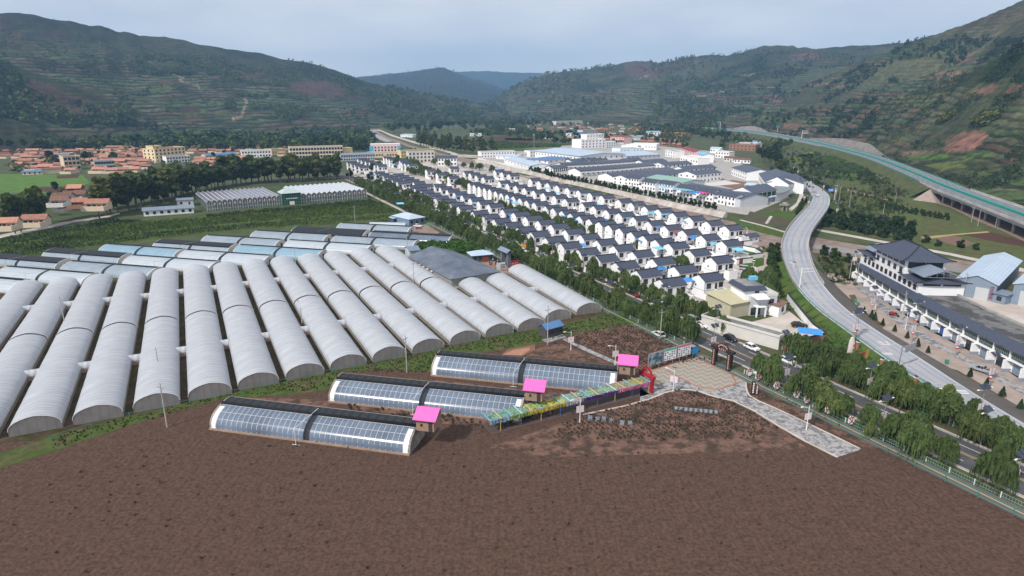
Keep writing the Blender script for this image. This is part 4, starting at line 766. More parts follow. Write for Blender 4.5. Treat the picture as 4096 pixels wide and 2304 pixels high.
# three big glazed ones by the soil beds, each with its pink roofed shed
for k,(rl,L,hd,lab) in enumerate((((1764,1401),44.5,103.2,'glassy blue lean-to greenhouse with black blanket roll, nearest the plaza and billboards'),((1371.6,1492.6),43.6,102.7,'glassy blue lean-to greenhouse with black blanket roll, in the middle of three'),((923,1587.7),43.4,103.3,'glassy blue lean-to greenhouse with black blanket roll, nearest the viewer at bottom'))):
    hd=R(hd); dd=Vector((math.sin(hd),math.cos(hd),0)); bb=Vector((-dd.y,dd.x,0)); bb=bb if bb.y>0 else -bb
    t=solar(L,lab,FilmD,.24,7.4,4.0,'big glazed greenhouses by the plaza',True,True,Stone,True); q=G(*rl,4.0)-bb*7.0; t.location=(q.x,q.y,0); rz=math.atan2(dd.y,dd.x); t.rotation_euler=(0,0,rz)
    for x in (.1,L-1.1):
        b=MB(); N=12; P=[(7.4*.92*(1-math.cos(i/N*math.pi/2))**.95-.05,4.0*math.sin(i/N*math.pi/2)**.72+.05) for i in range(9)]
        b.loft([[(xx,p[0],p[1]) for p in P][::-1] for xx in (x+1.,x)]); b.build('white_edge_film',WhiteM,t)
    b=MB(); b.tube((L*.47,-1.6,0),(L*.47,-1.6,3.6),.05,None,5); b.tube((L*.47,-1.6,3.6),(L*.5,5.5,4.6),.05,None,5); b.tube((L*.47-.8,-1.6,.05),(L*.47+.8,-1.6,.05),.05,None,5); b.build('roller_arm',WhiteM,t)
    s=thing('garden_shed','brown walled shed with bright pink metal roof at right end of the %s glazed greenhouse'%('far','middle','nearest')[k],'shed',q+dd*(L+.8)+bb*2.6,rz,'pink roofed sheds')
    s.scale=(.86,.9,.95); MB().box(0,0,0,4.2,4.6,2.9).build('wall',mat('plastered mud wall',(.30,.20,.145),.9,.15),s)
    b=MB()
    b.hexa([(-.5,-.9,2.7),(4.9,-.9,2.7),(4.9,2.3,4.2),(-.5,2.3,4.2)],[(-.5,-.9,2.82),(4.9,-.9,2.82),(4.9,2.3,4.32),(-.5,2.3,4.32)]); b.hexa([(-.5,2.3,4.2),(4.9,2.3,4.2),(4.9,5.2,2.9),(-.5,5.2,2.9)],[(-.5,2.3,4.33),(4.9,2.3,4.33),(4.9,5.2,3.02),(-.5,5.2,3.02)]); b.build('roof',PinkR,s)
    b=MB(); b.face([(4.2,0,2.9),(4.2,4.6,2.9),(4.2,2.3,4.15)]); b.face([(0,4.6,2.9),(0,0,2.9),(0,2.3,4.15)]); b.build('gable',MATS['plastered mud wall'],s)
    MB().box(2.9,-.06,0,3.8,.05,2.1).build('door',Door,s); MB().box(1.0,-.06,1.0,1.5,.04,1.6).build('window',Dark,s)
# ---------------------------------------------------------------- Venlo glasshouse with entrance block
VA=G(831,845.5); VB=G(1467.7,793); dV=(VB-VA).normalized(); rzV=math.atan2(dV.y,dV.x); LV=(VB-VA).length
vg=mat('glasshouse pane',(.30,.34,.37),.12,.15,.3,spec=.6); VG=film('glasshouse wall pane',(.17,.22,.22),.62,.1,0,40,1,.3); VR=film('glasshouse roof pane',(.50,.54,.60),.9,.15,0,40,1,.12)
VD=film('dark roof pane',(.20,.20,.25),.95,.2,0,40,1,.2)  # darker panes for the dark lines of open vents
def venlo(p,L,nb,depth,label,dark_slopes):
    t=thing('glasshouse',label,'glasshouse',p,rzV,'wings of the glasshouse'); w=L/nb; g=5.6; r=6.8
    for k in range(nb):
        b=MB(); x=k*w; b.face([(x,0,g),(x+w/2,0,r),(x+w/2,depth,r),(x,depth,g)][::-1],0); b.face([(x+w/2,0,r),(x+w,0,g),(x+w,depth,g),(x+w/2,depth,r)][::-1],1); b.build('roof_bay',[VD if dark_slopes else VR,VR],t)
    b=MB(); q=[(0,0,0),(L,0,0)]
    top=[]
    for k in range(nb): top+=[(k*w,0,g),(k*w+w/2,0,r)]
    top.append((L,0,g)); b.face(q+top[::-1]); b.face([(0,depth,0),(0,0,0),(0,0,g),(0,depth,g)]); b.face([(L,0,0),(L,depth,0),(L,depth,g),(L,0,g)]); b.face([(L,depth,0),(0,depth,0)]+[(x,depth,z) for x,y,z in top]); b.build('glass_wall',VG,t)
    b=MB()
    for k in range(nb+1):
        b.box(k*w-.07,-.1,0,k*w+.07,.02,g); b.box(k*w-.08,-.1,g-.04,k*w+.08,depth+.05,g+.12)
    for k in range(nb): b.tube((k*w,-.05,g+.05),(k*w+w/2,-.05,r+.05),.07,None,4); b.tube((k*w+w/2,-.05,r+.05),(k*w+w,-.05,g+.05),.07,None,4); b.tube((k*w+w/2,0,r+.04),(k*w+w/2,depth,r+.04),.05,None,4); b.box(k*w+w/2-.04,-.08,0,k*w+w/2+.04,.01,g)
    for z in (1.3,3.4): b.box(0,-.07,z,L,0,z+.07)
    for j in range(1,12): y=depth*j/12; b.box(0,y-.05,g+.02,L,y+.05,g+.09)
    b.build('steel_frame',WhiteM,t)
    b=MB()
    for k in range(nb): b.box(k*w+.3,1.,0,k*w+w-.3,depth-1,.7)
    b.build('plant_benches',CropB if False else mat('bench planting',(.05,.075,.03),.9,.5,.4,col2=(.28,.28,.27),thr=(.42,.5)),t)
    return t
venlo(VA,44.4,15,48,'long glasshouse wing with dark striped roof left of the green glass entrance block',True)
venlo(VA+dV*57.,LV-57.,13,46,'long glasshouse wing with pale ridged roof right of the green glass entrance block',False)
t=thing('entrance_pavilion','green glass entrance pavilion with pale hipped roof between the glasshouse wings','pavilion',VA+dV*44.8,rzV)
MB().box(0,-1.2,0,11.8,9,7.6).build('glass_wall',GlassG,t)
b=MB()
for i in range(9): b.box(i*11.8/8-.05,-1.27,0,i*11.8/8+.05,-1.21,7.6)
for z in (1.5,3.,4.5,6.): b.box(0,-1.26,z-.05,11.8,-1.215,z+.05)
b.build('mullions',GreenP,t)
b=MB(); b.loft([[(-.6,-1.9,7.6),(12.4,-1.9,7.6),(12.4,9.6,7.6),(-.6,9.6,7.6)],[(3,1.8,9.9),(8.8,1.8,9.9),(8.8,6.,9.9),(3,6.,9.9)]],closed=True,caps=True); b.build('roof',mat('pale green hipped roof',(.42,.52,.50),.5,.08),t)
MB().box(4.3,-1.36,0,7.5,-1.28,2.3).build('door',WhiteM,t)
def text(parent,s,size,m,loc,rot,name='lettering',ext=.02):
    cu=bpy.data.curves.new(name,'FONT'); cu.body=s; cu.size=size; cu.extrude=ext; cu.align_x='CENTER'; cu.align_y='CENTER'
    o=bpy.data.objects.new(name,cu); COL.objects.link(o); dg=bpy.context.evaluated_depsgraph_get(); me=bpy.data.meshes.new_from_object(o.evaluated_get(dg)); me.name=name
    bpy.data.objects.remove(o); me.materials.clear(); me.materials.append(m); x=put(name,me,parent,loc); x.rotation_euler=rot; return x
MB().box(2.4,-1.5,3.75,9.4,-1.4,3.85).build('letter_rail',GreenM,t); lm=MB().box(-.28,-.08,0,.28,0,.62).mesh('sign_letter',WhiteM)
for i in range(9): put('sign_letter',lm,t,(2.7+i*.82,-1.42,3.86))
for k,x in enumerate([44.4*(i+.5)/15 for i in (1,2,3,4,5,6,8,9,10,11,12,13)]+[57.+(LV-57)*(i+.5)/13 for i in (1,2,3,4,5,6,8,9,10,11,12)]):
    p=VA+dV*x; s=thing('wall_plaque','pink lettered plaque on the glasshouse front, %s from the left'%word(k+1),'sign',(p.x,p.y,0),rzV,'pink plaques on the glasshouse')
    b=MB(); n=10; b.prism([(.62*(1+.18*math.cos(3*a+k))*math.cos(a),.6*(1+.15*math.sin(2*a+k))*math.sin(a)) for a in [2*math.pi*i/n for i in range(n)]],0,.1); o=b.build('board',mat('pink plaque',(.74,.40,.43),.7,.06),s,(0,-.14,4.2)); o.rotation_euler=(math.pi/2,0,0)
    b=MB(); b.box(-.4,-.29,4.35,.4,-.26,4.45); b.box(-.05,-.29,3.85,.05,-.26,4.6); b.box(-.3,-.29,3.95,.3,-.26,4.03); b.build('character',mat('pale plaque mark',(.80,.62,.62),.7,.05),s)
# ---------------------------------------------------------------- the white village
HA=R(90-66.5)          # local x along the ridge, front faces -y
WinM=MB().box(-.62,-.06,-.62,.62,.03,.62).mesh('window_pane',Dark)
def frame_mesh():
    b=MB()
    for x in (-.68,-.02,.62): b.box(x,-.10,-.68,x+.06,.0,.68)
    for z in (-.68,.18,.62): b.box(-.68,-.095,z,.68,.0,z+.06)
    return b.mesh('frame',Frame)
FrmM=frame_mesh(); DoorM=MB().box(-.48,-.05,0,.48,.04,2.15).mesh('door',Door); RedDM=MB().box(-.9,-.07,0,.9,.07,2.3).mesh('gate',RedDoor)
def add_window(t,x,y,z,rz=0.,sc=1.):
    w=put('window',WinM,t,(x,y,z),rz,sc); put('frame',FrmM,w); return w
HW,HD,HE,HR=8.4,6.7,6.3,7.95
def house_proto(kindn,court=True):
    t=put('village_house',None)
    b=MB(); b.prism([(0,-HD/2),(HW,-HD/2),(HW,HD/2),(0,HD/2)],0,HE)
    b.face([(0,HD/2,HE),(0,-HD/2,HE),(0,0,HR-.1)]); b.face([(HW,-HD/2,HE),(HW,HD/2,HE),(HW,0,HR-.1)])
    b.build('wall',White,t)
    b=MB()
    for sg in (-1,1):
        y0=sg*(HD/2+.35); z0=HE-.12
        q=[(-.15,y0,z0),(HW+.15,y0,z0),(HW+.15,0,HR),(-.15,0,HR)]
        if sg>0: q=q[::-1]
        b.hexa([(p[0],p[1],p[2]-.02) for p in q],[(p[0],p[1],p[2]+.16) for p in q])
    rf=b.build('roof',Tile,t)
    b=MB(); b.box(-.25,-.16,HR+.08,HW+.25,.16,HR+.36)
    for x in (-.3,HW+.0): b.hexa([(x,-.16,HR+.3),(x+.3,-.16,HR+.3),(x+.3,.16,HR+.3),(x,.16,HR+.3)],[(x+(-.15 if x<0 else .15),-.1,HR+.75),(x+.25+(-.15 if x<0 else .1),-.1,HR+.7),(x+.25+(-.15 if x<0 else .1),.1,HR+.7),(x+(-.15 if x<0 else .15),.1,HR+.75)])
    b.build('ridge',TileE,rf)
    b=MB(); b.box(-.04,-HD/2-.06,3.05,HW+.04,-HD/2-.0,3.2); b.box(-.05,-HD/2,3.05,-.0,HD/2,3.2); b.box(-.06,-HD/2-.05,0,.06,-HD/2+.07,HE-.1); b.build('trim',Trim,t)
    add_window(t,1.7,-HD/2,4.65,0,1.3); add_window(t,HW-1.5,-HD/2,4.65,0,1.3); put('door',DoorM,t,(4.9,-HD/2,3.25)); add_window(t,0,1.2,4.3,-math.pi/2,.5)
    # ground floor wing with a roof terrace
    wing=2.6 if not court else 4.2; x0=4.2 if kindn!=2 else 3.6
    b=MB(); b.box(x0,-HD/2-wing,0,HW,-HD/2-.01,2.9)
    for q in ((x0,-HD/2-wing,HW,-HD/2-wing+.18),(x0,-HD/2-wing+.18,x0+.18,-HD/2-.2),(HW-.18,-HD/2-wing+.18,HW,-HD/2-.2)): b.box(q[0],q[1],2.9,q[2],q[3],3.45)
    wg=b.build('terrace_wing',White,t); MB().box(x0+.2,-HD/2-wing+.2,2.88,HW-.2,-HD/2-.05,2.93).build('terrace_floor',mat('tiled terrace',(.40,.33,.28),.9,.15,.8),wg)
    add_window(t,1.7,-HD/2,1.5,0,1.2)
    put('door',DoorM,t,(3.3,-HD/2,0.05))
    b=MB()
    for x in np.linspace(x0+.2,HW-.2,6): b.tube((x,-HD/2-wing+.1,3.4),(x,-HD/2-wing+.1,4.0),.03,None,4)
    b.tube((x0+.2,-HD/2-wing+.1,4.0),(HW-.2,-HD/2-wing+.1,4.0),.03,None,4); b.build('balcony_rail',Steel,wg)
    if court:
        b=MB(); y1=-HD/2-6.6
        b.box(-.1,y1,0,.12,-HD/2,2.2); b.box(.12,y1,0,HW,y1+.22,2.2); b.box(HW-.2,y1+.22,0,HW,-HD/2-wing,2.2); c=b.build('courtyard_wall',White,t)
        MB().box(-.2,y1-.12,2.2,HW+.1,y1+.36,2.42).build('wall_cap',TileE,c); put('gate',RedDM,c,(2.2,y1,0))
    return t
PH=[house_proto(0,True),house_proto(1,False),house_proto(2,True)]
ROWS={
'the river side row':[(1977.5,679),(2006,686.8),(2034.8,694.5),(2119.3,713.3),(2154.3,722.4),(2189.2,730),(2227,739.9),(2268,749),(2312,759.8),(2357.7,769.7),(2404.7,780.8),(2472.7,796.9),(2523,808.7),(2577.8,824),(2631,835.3),(2689.4,850.3),(2756,866.6),(2825.3,884.2),(2898.6,902.7)],
'the second row from the river':[(1854,684.7),(1878.4,691),(1903.6,699.4),(1931.5,706.4),(1995.6,723.1),(2028.5,732.2),(2061.3,740.6),(2096.3,749.7),(2133.3,760),(2171.7,770),(2215,781),(2259,793.7),(2326.8,810.5),(2372.5,822.8),(2423.2,837.7),(2474.5,850.6),(2531.5,866.3),(2591.6,884.2),(2656.8,901.9),(2728.8,919.6),(2803.5,940),(2886.4,963)],
'the close packed middle row':[(1875,730),(1895,737),(1914.8,743.4),(1936.4,749.7),(1957.4,754.6),(1980.6,762.5),(2003.7,769.9),(2027.5,776.1),(2052,783),(2078,790.7),(2105,799.8),(2135.2,808.1),(2180.,823),(2211,831.1),(2245.9,842),(2280.5,851.9),(2316.4,863),(2354.7,874.2),(2394.3,886.5),(2433,899.),(2476,911.4),(2522.3,926.4),(2571,941.3),(2620,957.6),(2673,972.6),(2756,999.7),(2842.9,1028.3)],
'the row behind the roadside houses':[(1573.,695.2),(1592.4,703),(1612.,711),(1631.5,719),(1652.5,726),(1682.3,737.5),(1734.7,737.5),(1759,747.3),(1787,757),(1815.7,768.2),(1846.5,778.7),(1879.8,791),(1912.9,803.),(1953,815.2),(2008.8,835.5),(2052.9,848.7),(2100.4,864.8),(2150.5,881),(2202.6,896.4),(2259.5,917.5),(2321,937.7),(2386,959.4),(2453,982),(2527.7,1005),(2607.9,1033.7),(2694.8,1065),(2794,1097.6)],
'the row along the willow road':[(1497.4,686.9),(1513.5,693.8),(1530.9,700.8),(1549,708.5),(1567.2,716.9),(1587,724.2),(1636,742.2),(1658.5,752.1),(1683,761.9),(1709.5,773.8),(1738.9,785),(1767.5,798.3),(1799.7,810.1),(1831.8,823.6),(1889.2,844.4),(1931.3,859.2),(1974,875.3),(2019.3,891.4),(2069.6,909.5),(2123,926.8),(2181,949.5),(2241.6,971.7),(2310.8,996.4),(2383.8,1022.4),(2461.4,1049.9),(2544,1081),(2639,1116.6)],
'the cluster by the school gate':[(1429.6,633),(1443.6,638),(1460.4,643),(1476.4,647),(1494.6,652.6),(1509,658.5)],
'the cluster by the road junction':[(1387,645.6),(1401.7,651),(1417.7,656.8),(1434.5,662.4)],
'the cluster below the town houses':[(1533,626.8),(1544.2,630.3),(1555.4,634.4),(1567.3,638.6),(1592.4,636.6),(1598,641),(1605,648.4),(1618.3,652),(1632.2,654.7)],
'the small group by the basketball court':[(1703,676.3),(1745.7,691),(1792.5,704.3),(1796.7,667.3)],
}
FIRST=[True]*3; HOUSES=[]
for rn,pts in ROWS.items():
    packed='packed' in rn or 'cluster' in rn
    n=len(pts)
    for i,p in enumerate(pts):
        q=G(p[0],p[1],HR+.2); k=1 if packed or (rn.startswith('the row behind') and i<6) else (2 if i%3==1 else 0)
        if FIRST[k]: o=PH[k]; FIRST[k]=False
        else: o=copy_tree(PH[k])
        ux,uy=math.cos(HA),math.sin(HA)
        o.location=(q.x+ux*.2,q.y+uy*.2,0); o.rotation_euler=(0,0,HA+R(rnd.uniform(-.6,.6)))
        tag(o,'white dark-roofed house, %s from far end of %s'%(nth(i+1),rn),'house','white village houses'); HOUSES.append((rn,i,o))
# blue and light canopies sheltering the yards between houses
def canopy(p,w,d,z,m,label,rz=HA,grp='yard canopies in the white village'):
    t=thing('yard_canopy',label,'canopy',p,rz,grp); b=MB(); b.hexa([(0,0,z-.25),(w,0,z-.25),(w,d,z+.1),(0,d,z+.1)],[(0,0,z-.17),(w,0,z-.17),(w,d,z+.18),(0,d,z+.18)]); b.build('sheet',m,t)
    pm=MB().tube((0,0,0),(0,0,z-.2),.05,None,5).mesh('post',Steel)
    for x,y in ((.1,.1),(w-.1,.1),(w-.1,d-.1),(.1,d-.1)): put('post',pm,t,(x,y,0))
    return t
CAN=[(1600,835,SkyC),(1783,812,BlueC),(1832,806,BlueC),(1909,834,SkyC),(2045,818,BlueC),(2062,832,SkyC),(2052,886,BlueC),(1906,760,BlueC),(1921,728,BlueC),(2020,755,SkyC),(2190,770,SkyC),(2230,790,SkyC),(2150,790,BlueC),(2245,860,BlueC),(2265,888,BlueC),(2330,885,BlueC),(2290,873,SkyC),(2345,800,mat('pale green canopy',(.35,.50,.42),.6,.1)),(2385,840,SkyC),(2470,880,BlueC),(2515,895,SkyC),(2608,875,SkyC),(2660,880,SkyC),(2555,905,BlueC),(2640,935,BlueC),(2745,907,SkyC),(2600,985,BlueC),(2575,990,BlueC),(2780,980,BlueC),(2865,1005,SkyC),(2640,1025,SkyC),(2960,1030,SkyC),(2330,1012,BlueC),(2648,1110,BlueC),(2752,1160,BlueC),(2065,880,SkyC),(2012,870,mat('pink canopy',(.75,.35,.45),.6,.08)),(2105,888,SkyC),(2150,905,SkyC),(1990,690,SkyC),(2300,905,BlueC),(2420,905,BlueC),(2715,955,mat('red canopy',(.5,.08,.12),.6,.1)),(1572,670,SkyC),(1610,675,SkyC),(1420,643,BlueC)]
for i,(x,y,m) in enumerate(CAN):
    nm={'blue tarpaulin':'blue','light blue canopy':'light blue','pale green canopy':'pale green','pink canopy':'pink','red canopy':'red'}[m.name]
    canopy(G(x-12*(y-405)/600,y,2.7),rnd.uniform(3.4,5.2),rnd.uniform(3.4,4.6),2.9,m,'%s yard canopy between white houses, %s yard canopy from the left'%(nm,nth(1+sum(1 for c in CAN if c[0]<x or (c[0]==x and c[1]<y)))))
# ---------------------------------------------------------------- buildings in general
BLD=[]
def building(name,label,cat,l,r,depth,h,roof='gable',rise=1.6,wall=White,roofm=Tile,cols=4,rows=2,group=None,winz=None,ws=1.,door=True,over=.5,endwin=0,flip=False,px=True,parapet_m=None,z=0.,back=True,winm=True,reds=False):
    """long box from front base left l to right r (photograph points on the ground), depth to the back"""
    A=G(*l,z) if px else Vector(l); B=G(*r,z) if px else Vector(r); d=(B-A); L=d.length; rz=math.atan2(d.y,d.x)
    t=thing(name,label,cat,A,rz,group)
    b=MB(); b.prism([(0,0),(L,0),(L,depth),(0,depth)],0,h)
    if roof=='gable':
        b.face([(0,depth,h),(0,0,h),(0,depth/2,h+rise-.05)]); b.face([(L,0,h),(L,depth,h),(L,depth/2,h+rise-.05)])
    if roof=='gabley':
        b.face([(0,0,h),(L,0,h),(L/2,0,h+rise-.05)]); b.face([(L,depth,h),(0,depth,h),(L/2,depth,h+rise-.05)])
    b.build('wall',wall,t)
    b=MB(); o=over
    if roof=='gable':
        for q in ([(-o,-o,h-.2),(L+o,-o,h-.2),(L+o,depth/2,h+rise),(-o,depth/2,h+rise)],[(-o,depth/2,h+rise),(L+o,depth/2,h+rise),(L+o,depth+o,h-.2),(-o,depth+o,h-.2)]): b.hexa(q,[(p[0],p[1],p[2]+.18) for p in q])
    elif roof=='gabley':
        for q in ([(-o,-o,h-.2),(L/2,-o,h+rise),(L/2,depth+o,h+rise),(-o,depth+o,h-.2)],[(L/2,-o,h+rise),(L+o,-o,h-.2),(L+o,depth+o,h-.2),(L/2,depth+o,h+rise)]): b.hexa(q,[(p[0],p[1],p[2]+.18) for p in q])
    elif roof=='hip':
        m=min(L,depth)/2*.95; b.loft([[(-o,-o,h-.1),(L+o,-o,h-.1),(L+o,depth+o,h-.1),(-o,depth+o,h-.1)],[(m,depth/2-.1 if L>depth else m,h+rise),(L-m,depth/2-.1 if L>depth else m,h+rise),(L-m,depth/2+.1 if L>depth else depth-m,h+rise),(m,depth/2+.1 if L>depth else depth-m,h+rise)]],closed=True,caps=True)
    elif roof=='shed':
        q=[(-o,-o,h),(L+o,-o,h),(L+o,depth+o,h+rise),(-o,depth+o,h+rise)]; b.hexa(q,[(p[0],p[1],p[2]+.16) for p in q])
    else:
        b.box(-.1,-.1,h+.0,L+.1,depth+.1,h+.12)
        for q in ((-.12,-.12,L+.12,.12),(-.12,depth-.12,L+.12,depth+.12),(-.12,.12,.12,depth-.12),(L-.12,.12,L+.12,depth-.12)): b.box(q[0],q[1],h+.12,q[2],q[3],h+.75,1)
    b.build('roof',[roofm,parapet_m or wall],t)
    for j in range(rows):
        zz=(j+.55)*h/rows if winz is None else winz[j]
        for i in range(cols):
            x=L*(i+.5)/cols
            if j==0 and door and i==cols//2: put('door',RedDM if reds else DoorM,t,(x,0,.02),0,1.15); continue
            if winm: add_window(t,x,0,zz,0,ws)
            else: put('window',WinM,t,(x,0,zz),0,ws)
        for i in range(endwin):
            y=depth*(i+.5)/endwin; put('window',WinM,t,(L,y,zz),math.pi/2,ws); put('window',WinM,t,(0,y,zz),-math.pi/2,ws)
    t['L']=L; del t['L']
    BLD.append(t); return t
B=building
# ---------------------------------------------------------------- the industrial park beyond the river
B('factory_hall','large white factory hall with pale blue sheet roof and a row of square windows','factory',(2319,656),(2498,645),88,8.5,'gabley',2.2,White,PaleRoof,8,1,None,[5.6],1.25,False,1.2,14)
B('office_block','white two storey office with bright blue roof in front of the big factory','office',(2192,668),(2281,656),28,6.8,'hip',1.6,White,BlueRoof,4,2,None,None,1.1,True,1.2,4)
t=B('long_workshop','white gabled workshop along the river wall with a line of square windows','workshop',(2017,652),(2122,684),22,5,'gable',1.6,White,PaleRoof,8,1,None,[3.],1.0,False,.4)
B('long_workshop','low white shed with pale roof behind the river wall workshop','workshop',(1985,636),(2070,640),16,4,'gable',1.3,White,PaleRoof,4,1,None,[2.4],.9,True)
B('store_row','long white flat roofed store row at the back of the industrial yard, left part','store row',(1925,632),(2060,628),14,6.5,'flat',0,White,FlatRoof,12,2,'store rows in the yard',None,1.,True); B('store_row','long white flat roofed store row at the back of the industrial yard, right part','store row',(2120,628),(2248,622),14,6.5,'flat',0,White,FlatRoof,12,2,'store rows in the yard',None,1.,True)
B('low_store','grey flat roofed low store in the yard between the white store rows','store',(2035,628),(2110,626),14,4.5,'flat',0,Offw,FlatRoof,6,1,None,None,1.,True)
B('stepped_hotel','white five storey block with stepped roofline and rows of square windows','apartment block',(2325,594),(2420,590),24,11.5,'flat',0,White,Offw,7,3,None,None,1.3,False)
B('stepped_hotel','taller centre part of the white stepped block behind the factory','apartment block',(2345,590),(2415,586),12,18,'flat',0,White,Offw,6,4,None,None,1.2,False); B('stepped_hotel','low grey annex right of the white stepped block','apartment block',(2425,594),(2462,594),20,9,'flat',0,Grey,Offw,4,3,None,None,1.1,False)
B('warehouse','broad pale grey warehouse with shallow sheet roof right of the big factory','warehouse',(2505,646),(2640,638),60,6,'gable',2.2,Grey,PaleRoof,8,1,None,[4.],1.,False)
B('white_store','white flat roofed store with parapet behind the pale warehouse, left','store',(2485,600),(2550,602),24,6,'flat',0,White,Offw,6,1); B('white_store','long white store with stepped parapet behind the pale warehouse, right','store',(2520,598),(2625,601),24,7.5,'flat',0,White,Offw,9,1); B('white_store','white store with blue trimmed roof at the back of the park','store',(2480,612),(2570,608),18,5,'flat',0,White,SkyRoof,7,1)
B('quonset_shed','grey barrel roofed shed with rounded front among the village houses','shed',(2500,560),(2560,562),36,5,'gable',3.,Grey,mat('grey barrel roof',(.25,.27,.27),.6,.1),3,1)
WRK=[((2254,682),(2400,674),18,'first'),((2400,674),(2537,664),18,'first'),((2322,706),(2478,694),18,'second'),((2478,694),(2622,680),18,'second'),((2452,728),(2594,714),18,'third'),((2594,714),(2704,700),18,'third')]
SolarRoof=mat('roof full of solar panels',(.030,.045,.085),.3,.25,1.,spec=.5,stripe=(0,1.6,.45))
for i,(l,r,dp,nm) in enumerate(WRK):
    t=B('solar_workshop','white gabled workshop with solar panels on its dark roof, %s half of the %s row'%('left' if i%2==0 else 'right',nm),'workshop',l,r,dp,4.4,'gable',2.3,White,NavyRoof,8,1,'workshops with solar roofs',None,1.1,False)
    L=(G(*r)-G(*l)).length; pmn=MB().hexa([(-1.4,.6,4.72),(1.4,.6,4.72),(1.4,8.2,6.62),(-1.4,8.2,6.62)],[(-1.4,.6,4.88),(1.4,.6,4.88),(1.4,8.2,6.80),(-1.4,8.2,6.80)]).mesh('solar_array',Panel)
    for k in range(int(L/3.2)): put('solar_array',pmn,t,(2+k*3.2,0,0))
    b=MB(); b.box(0,-2.2,3.2,L,-.02,3.4); 
    for k in range(9): b.box(L*k/8-.15,-2.2,0,L*k/8+.15,-1.9,3.2)
    b.build('gallery',White,t)
for i,(l,r,dp,h,lab) in enumerate((((2515,742),(2653,726),18,7,'dark roofed white workshop beside the green hall'),((2653,726),(2772,712),18,7,'white workshop with a row of tall windows behind the parking yard'),((2738,700),(2865,690),16,6.5,'white workshop with long navy roof behind the tall white block'),((2655,680),(2768,672),16,6,'navy roofed workshop right of the solar workshops at the back'),((2574,668),(2668,660),14,5.5,'navy roofed workshop with open gallery at the back right'),((2782,734),(2882,722),18,9.5,'tall white two storey block with square windows and navy roof above the parking'),((2290,662),(2358,656),14,5,'small navy roofed workshop in front of the big factory, left'),((2360,657),(2430,650),14,5,'small navy roofed workshop in front of the big factory, right'),((2212,690),(2270,684),12,5,'small white block with shop window at the left of the solar workshops'),((2500,655),(2540,652),10,4,'little navy roofed shed left of the open gallery workshop'),((2532,652),(2566,650),10,4,'little navy roofed shed by the back trees'))):
    B('park_workshop',lab,'workshop',l,r,dp,h*.74,'gable',2.2,White,NavyRoof,7,2,'navy roofed workshops',None,1.1,True,.5,3)
B('park_house','white block with a navy ridge roof, its plain gable towards the curved road','block',(2925,700),(2985,722),22,7.,'gable',2.4,White,NavyRoof,7,2,None,None,1.,False)
B('green_hall','long hall with pale green sheet roof behind the small white houses','hall',(2584,738),(2730,760),24,5.6,'gable',1.6,Grey,GreenRoof,0,0); B('navy_hall','very long hall with navy roof running towards the bridge road','hall',(2712,782),(2960,830),24,5.6,'gable',2.6,Grey,NavyRoof,0,0)
for i,(x0,y0,x1,y1) in enumerate(((2503,740,2555,748),(2565,757,2620,766),(2634,765,2692,774),(2705,783,2770,793),(2783,797,2850,809),(2868,815,2938,829))):
    t=B('park_cottage','white cottage with dark tiled roof, %s from left above the river trees'%word(i+1),'cottage',(x0,y0),(x1,y1),8.5,6.2,'gable',2.,White,Tile,5,2,'white cottages by the river trees')
    put('annex',MB().box(-4.,1,0,-.1,6,3).mesh('annex',White),t); b=MB(); q=[(-4.4,.6,3.0),(-.1,.6,3.0),(-.1,3.5,4.2),(-4.4,3.5,4.2)]; b.hexa(q,[(p[0],p[1],p[2]+.15) for p in q]); q=[(-4.4,3.5,4.2),(-.1,3.5,4.2),(-.1,6.4,3.),(-4.4,6.4,3.)]; b.hexa(q,[(p[0],p[1],p[2]+.15) for p in q]); b.build('annex_roof',Tile,t)
for i,(x,y,m) in enumerate(((2612,760,SkyC),(2690,775,SkyC),(2730,778,SkyC),(2755,788,BlueC),(2800,790,mat('magenta canopy',(.80,.06,.30),.6,.06)),(2640,768,SkyC))): canopy(G(x,y,2.7),9,5,3.0,m,'%s yard canopy before the white cottages, %s from the left'%({'light blue canopy':'light blue','blue tarpaulin':'deep blue','magenta canopy':'magenta'}[m.name],word(i+1)),R(-12),'canopies before the white cottages')
# curved corner block: garages, gable end, bent navy roof
t=B('corner_block','white corner block with garage doors below a glazed floor and a tall blank gable','corner block',(3008,822),(3100,806),16,8.2,'gable',3.,White,NavyRoof,0,0)
L=(G(3100,806)-G(3008,822)).length; gm=MB().box(-L/11,-.06,0,L/11,.03,3.1).mesh('garage_door',mat('grey blue shutter',(.22,.27,.36),.6,.08,stripe=(2,.25,.85)))
gl=MB().box(-L/11.5,-.06,4.3,L/11.5,.03,7.4).mesh('window',GlassG)
for k in range(5): put('garage_door',gm,t,(L*(k+.5)/5,0,.05)); put('window',gl,t,(L*(k+.5)/5,0,0))
MB().box(-.1,-.9,3.4,L+.1,-.02,4.2).build('balcony',White,t)
b=MB(); cpts=[(3100,806),(3125,800),(3145,790),(3160,776)]; cp=[G(*p) for p in cpts]; a2=[(p.x,p.y) for p in cp]; bk=[(p.x-7,p.y+9) for p in cp]; b.prism(a2+bk[::-1],0,5.2); o=tag(b.build('curved_annex',White),'low white curved annex with garages at the bend beside the corner block','annex')
b=MB(); b.prism([(p[0]*1.006,p[1]*.996) for p in a2]+bk[::-1],5.2,5.6); b.build('roof',mat('grey green flat roof',(.20,.24,.24),.7,.15),o)
B('bent_hall','white hall with steep navy roof standing gable first beside the curved road','hall',(3055,768),(3150,778),30,7.5,'gabley',4.5,White,NavyRoof,0,0); B('bent_hall','long white wing with navy roof behind the gable fronted hall','hall',(3033,728),(3060,770),26,7.2,'gable',4.,White,NavyRoof,8,1,None,[3.6],1.1,False)
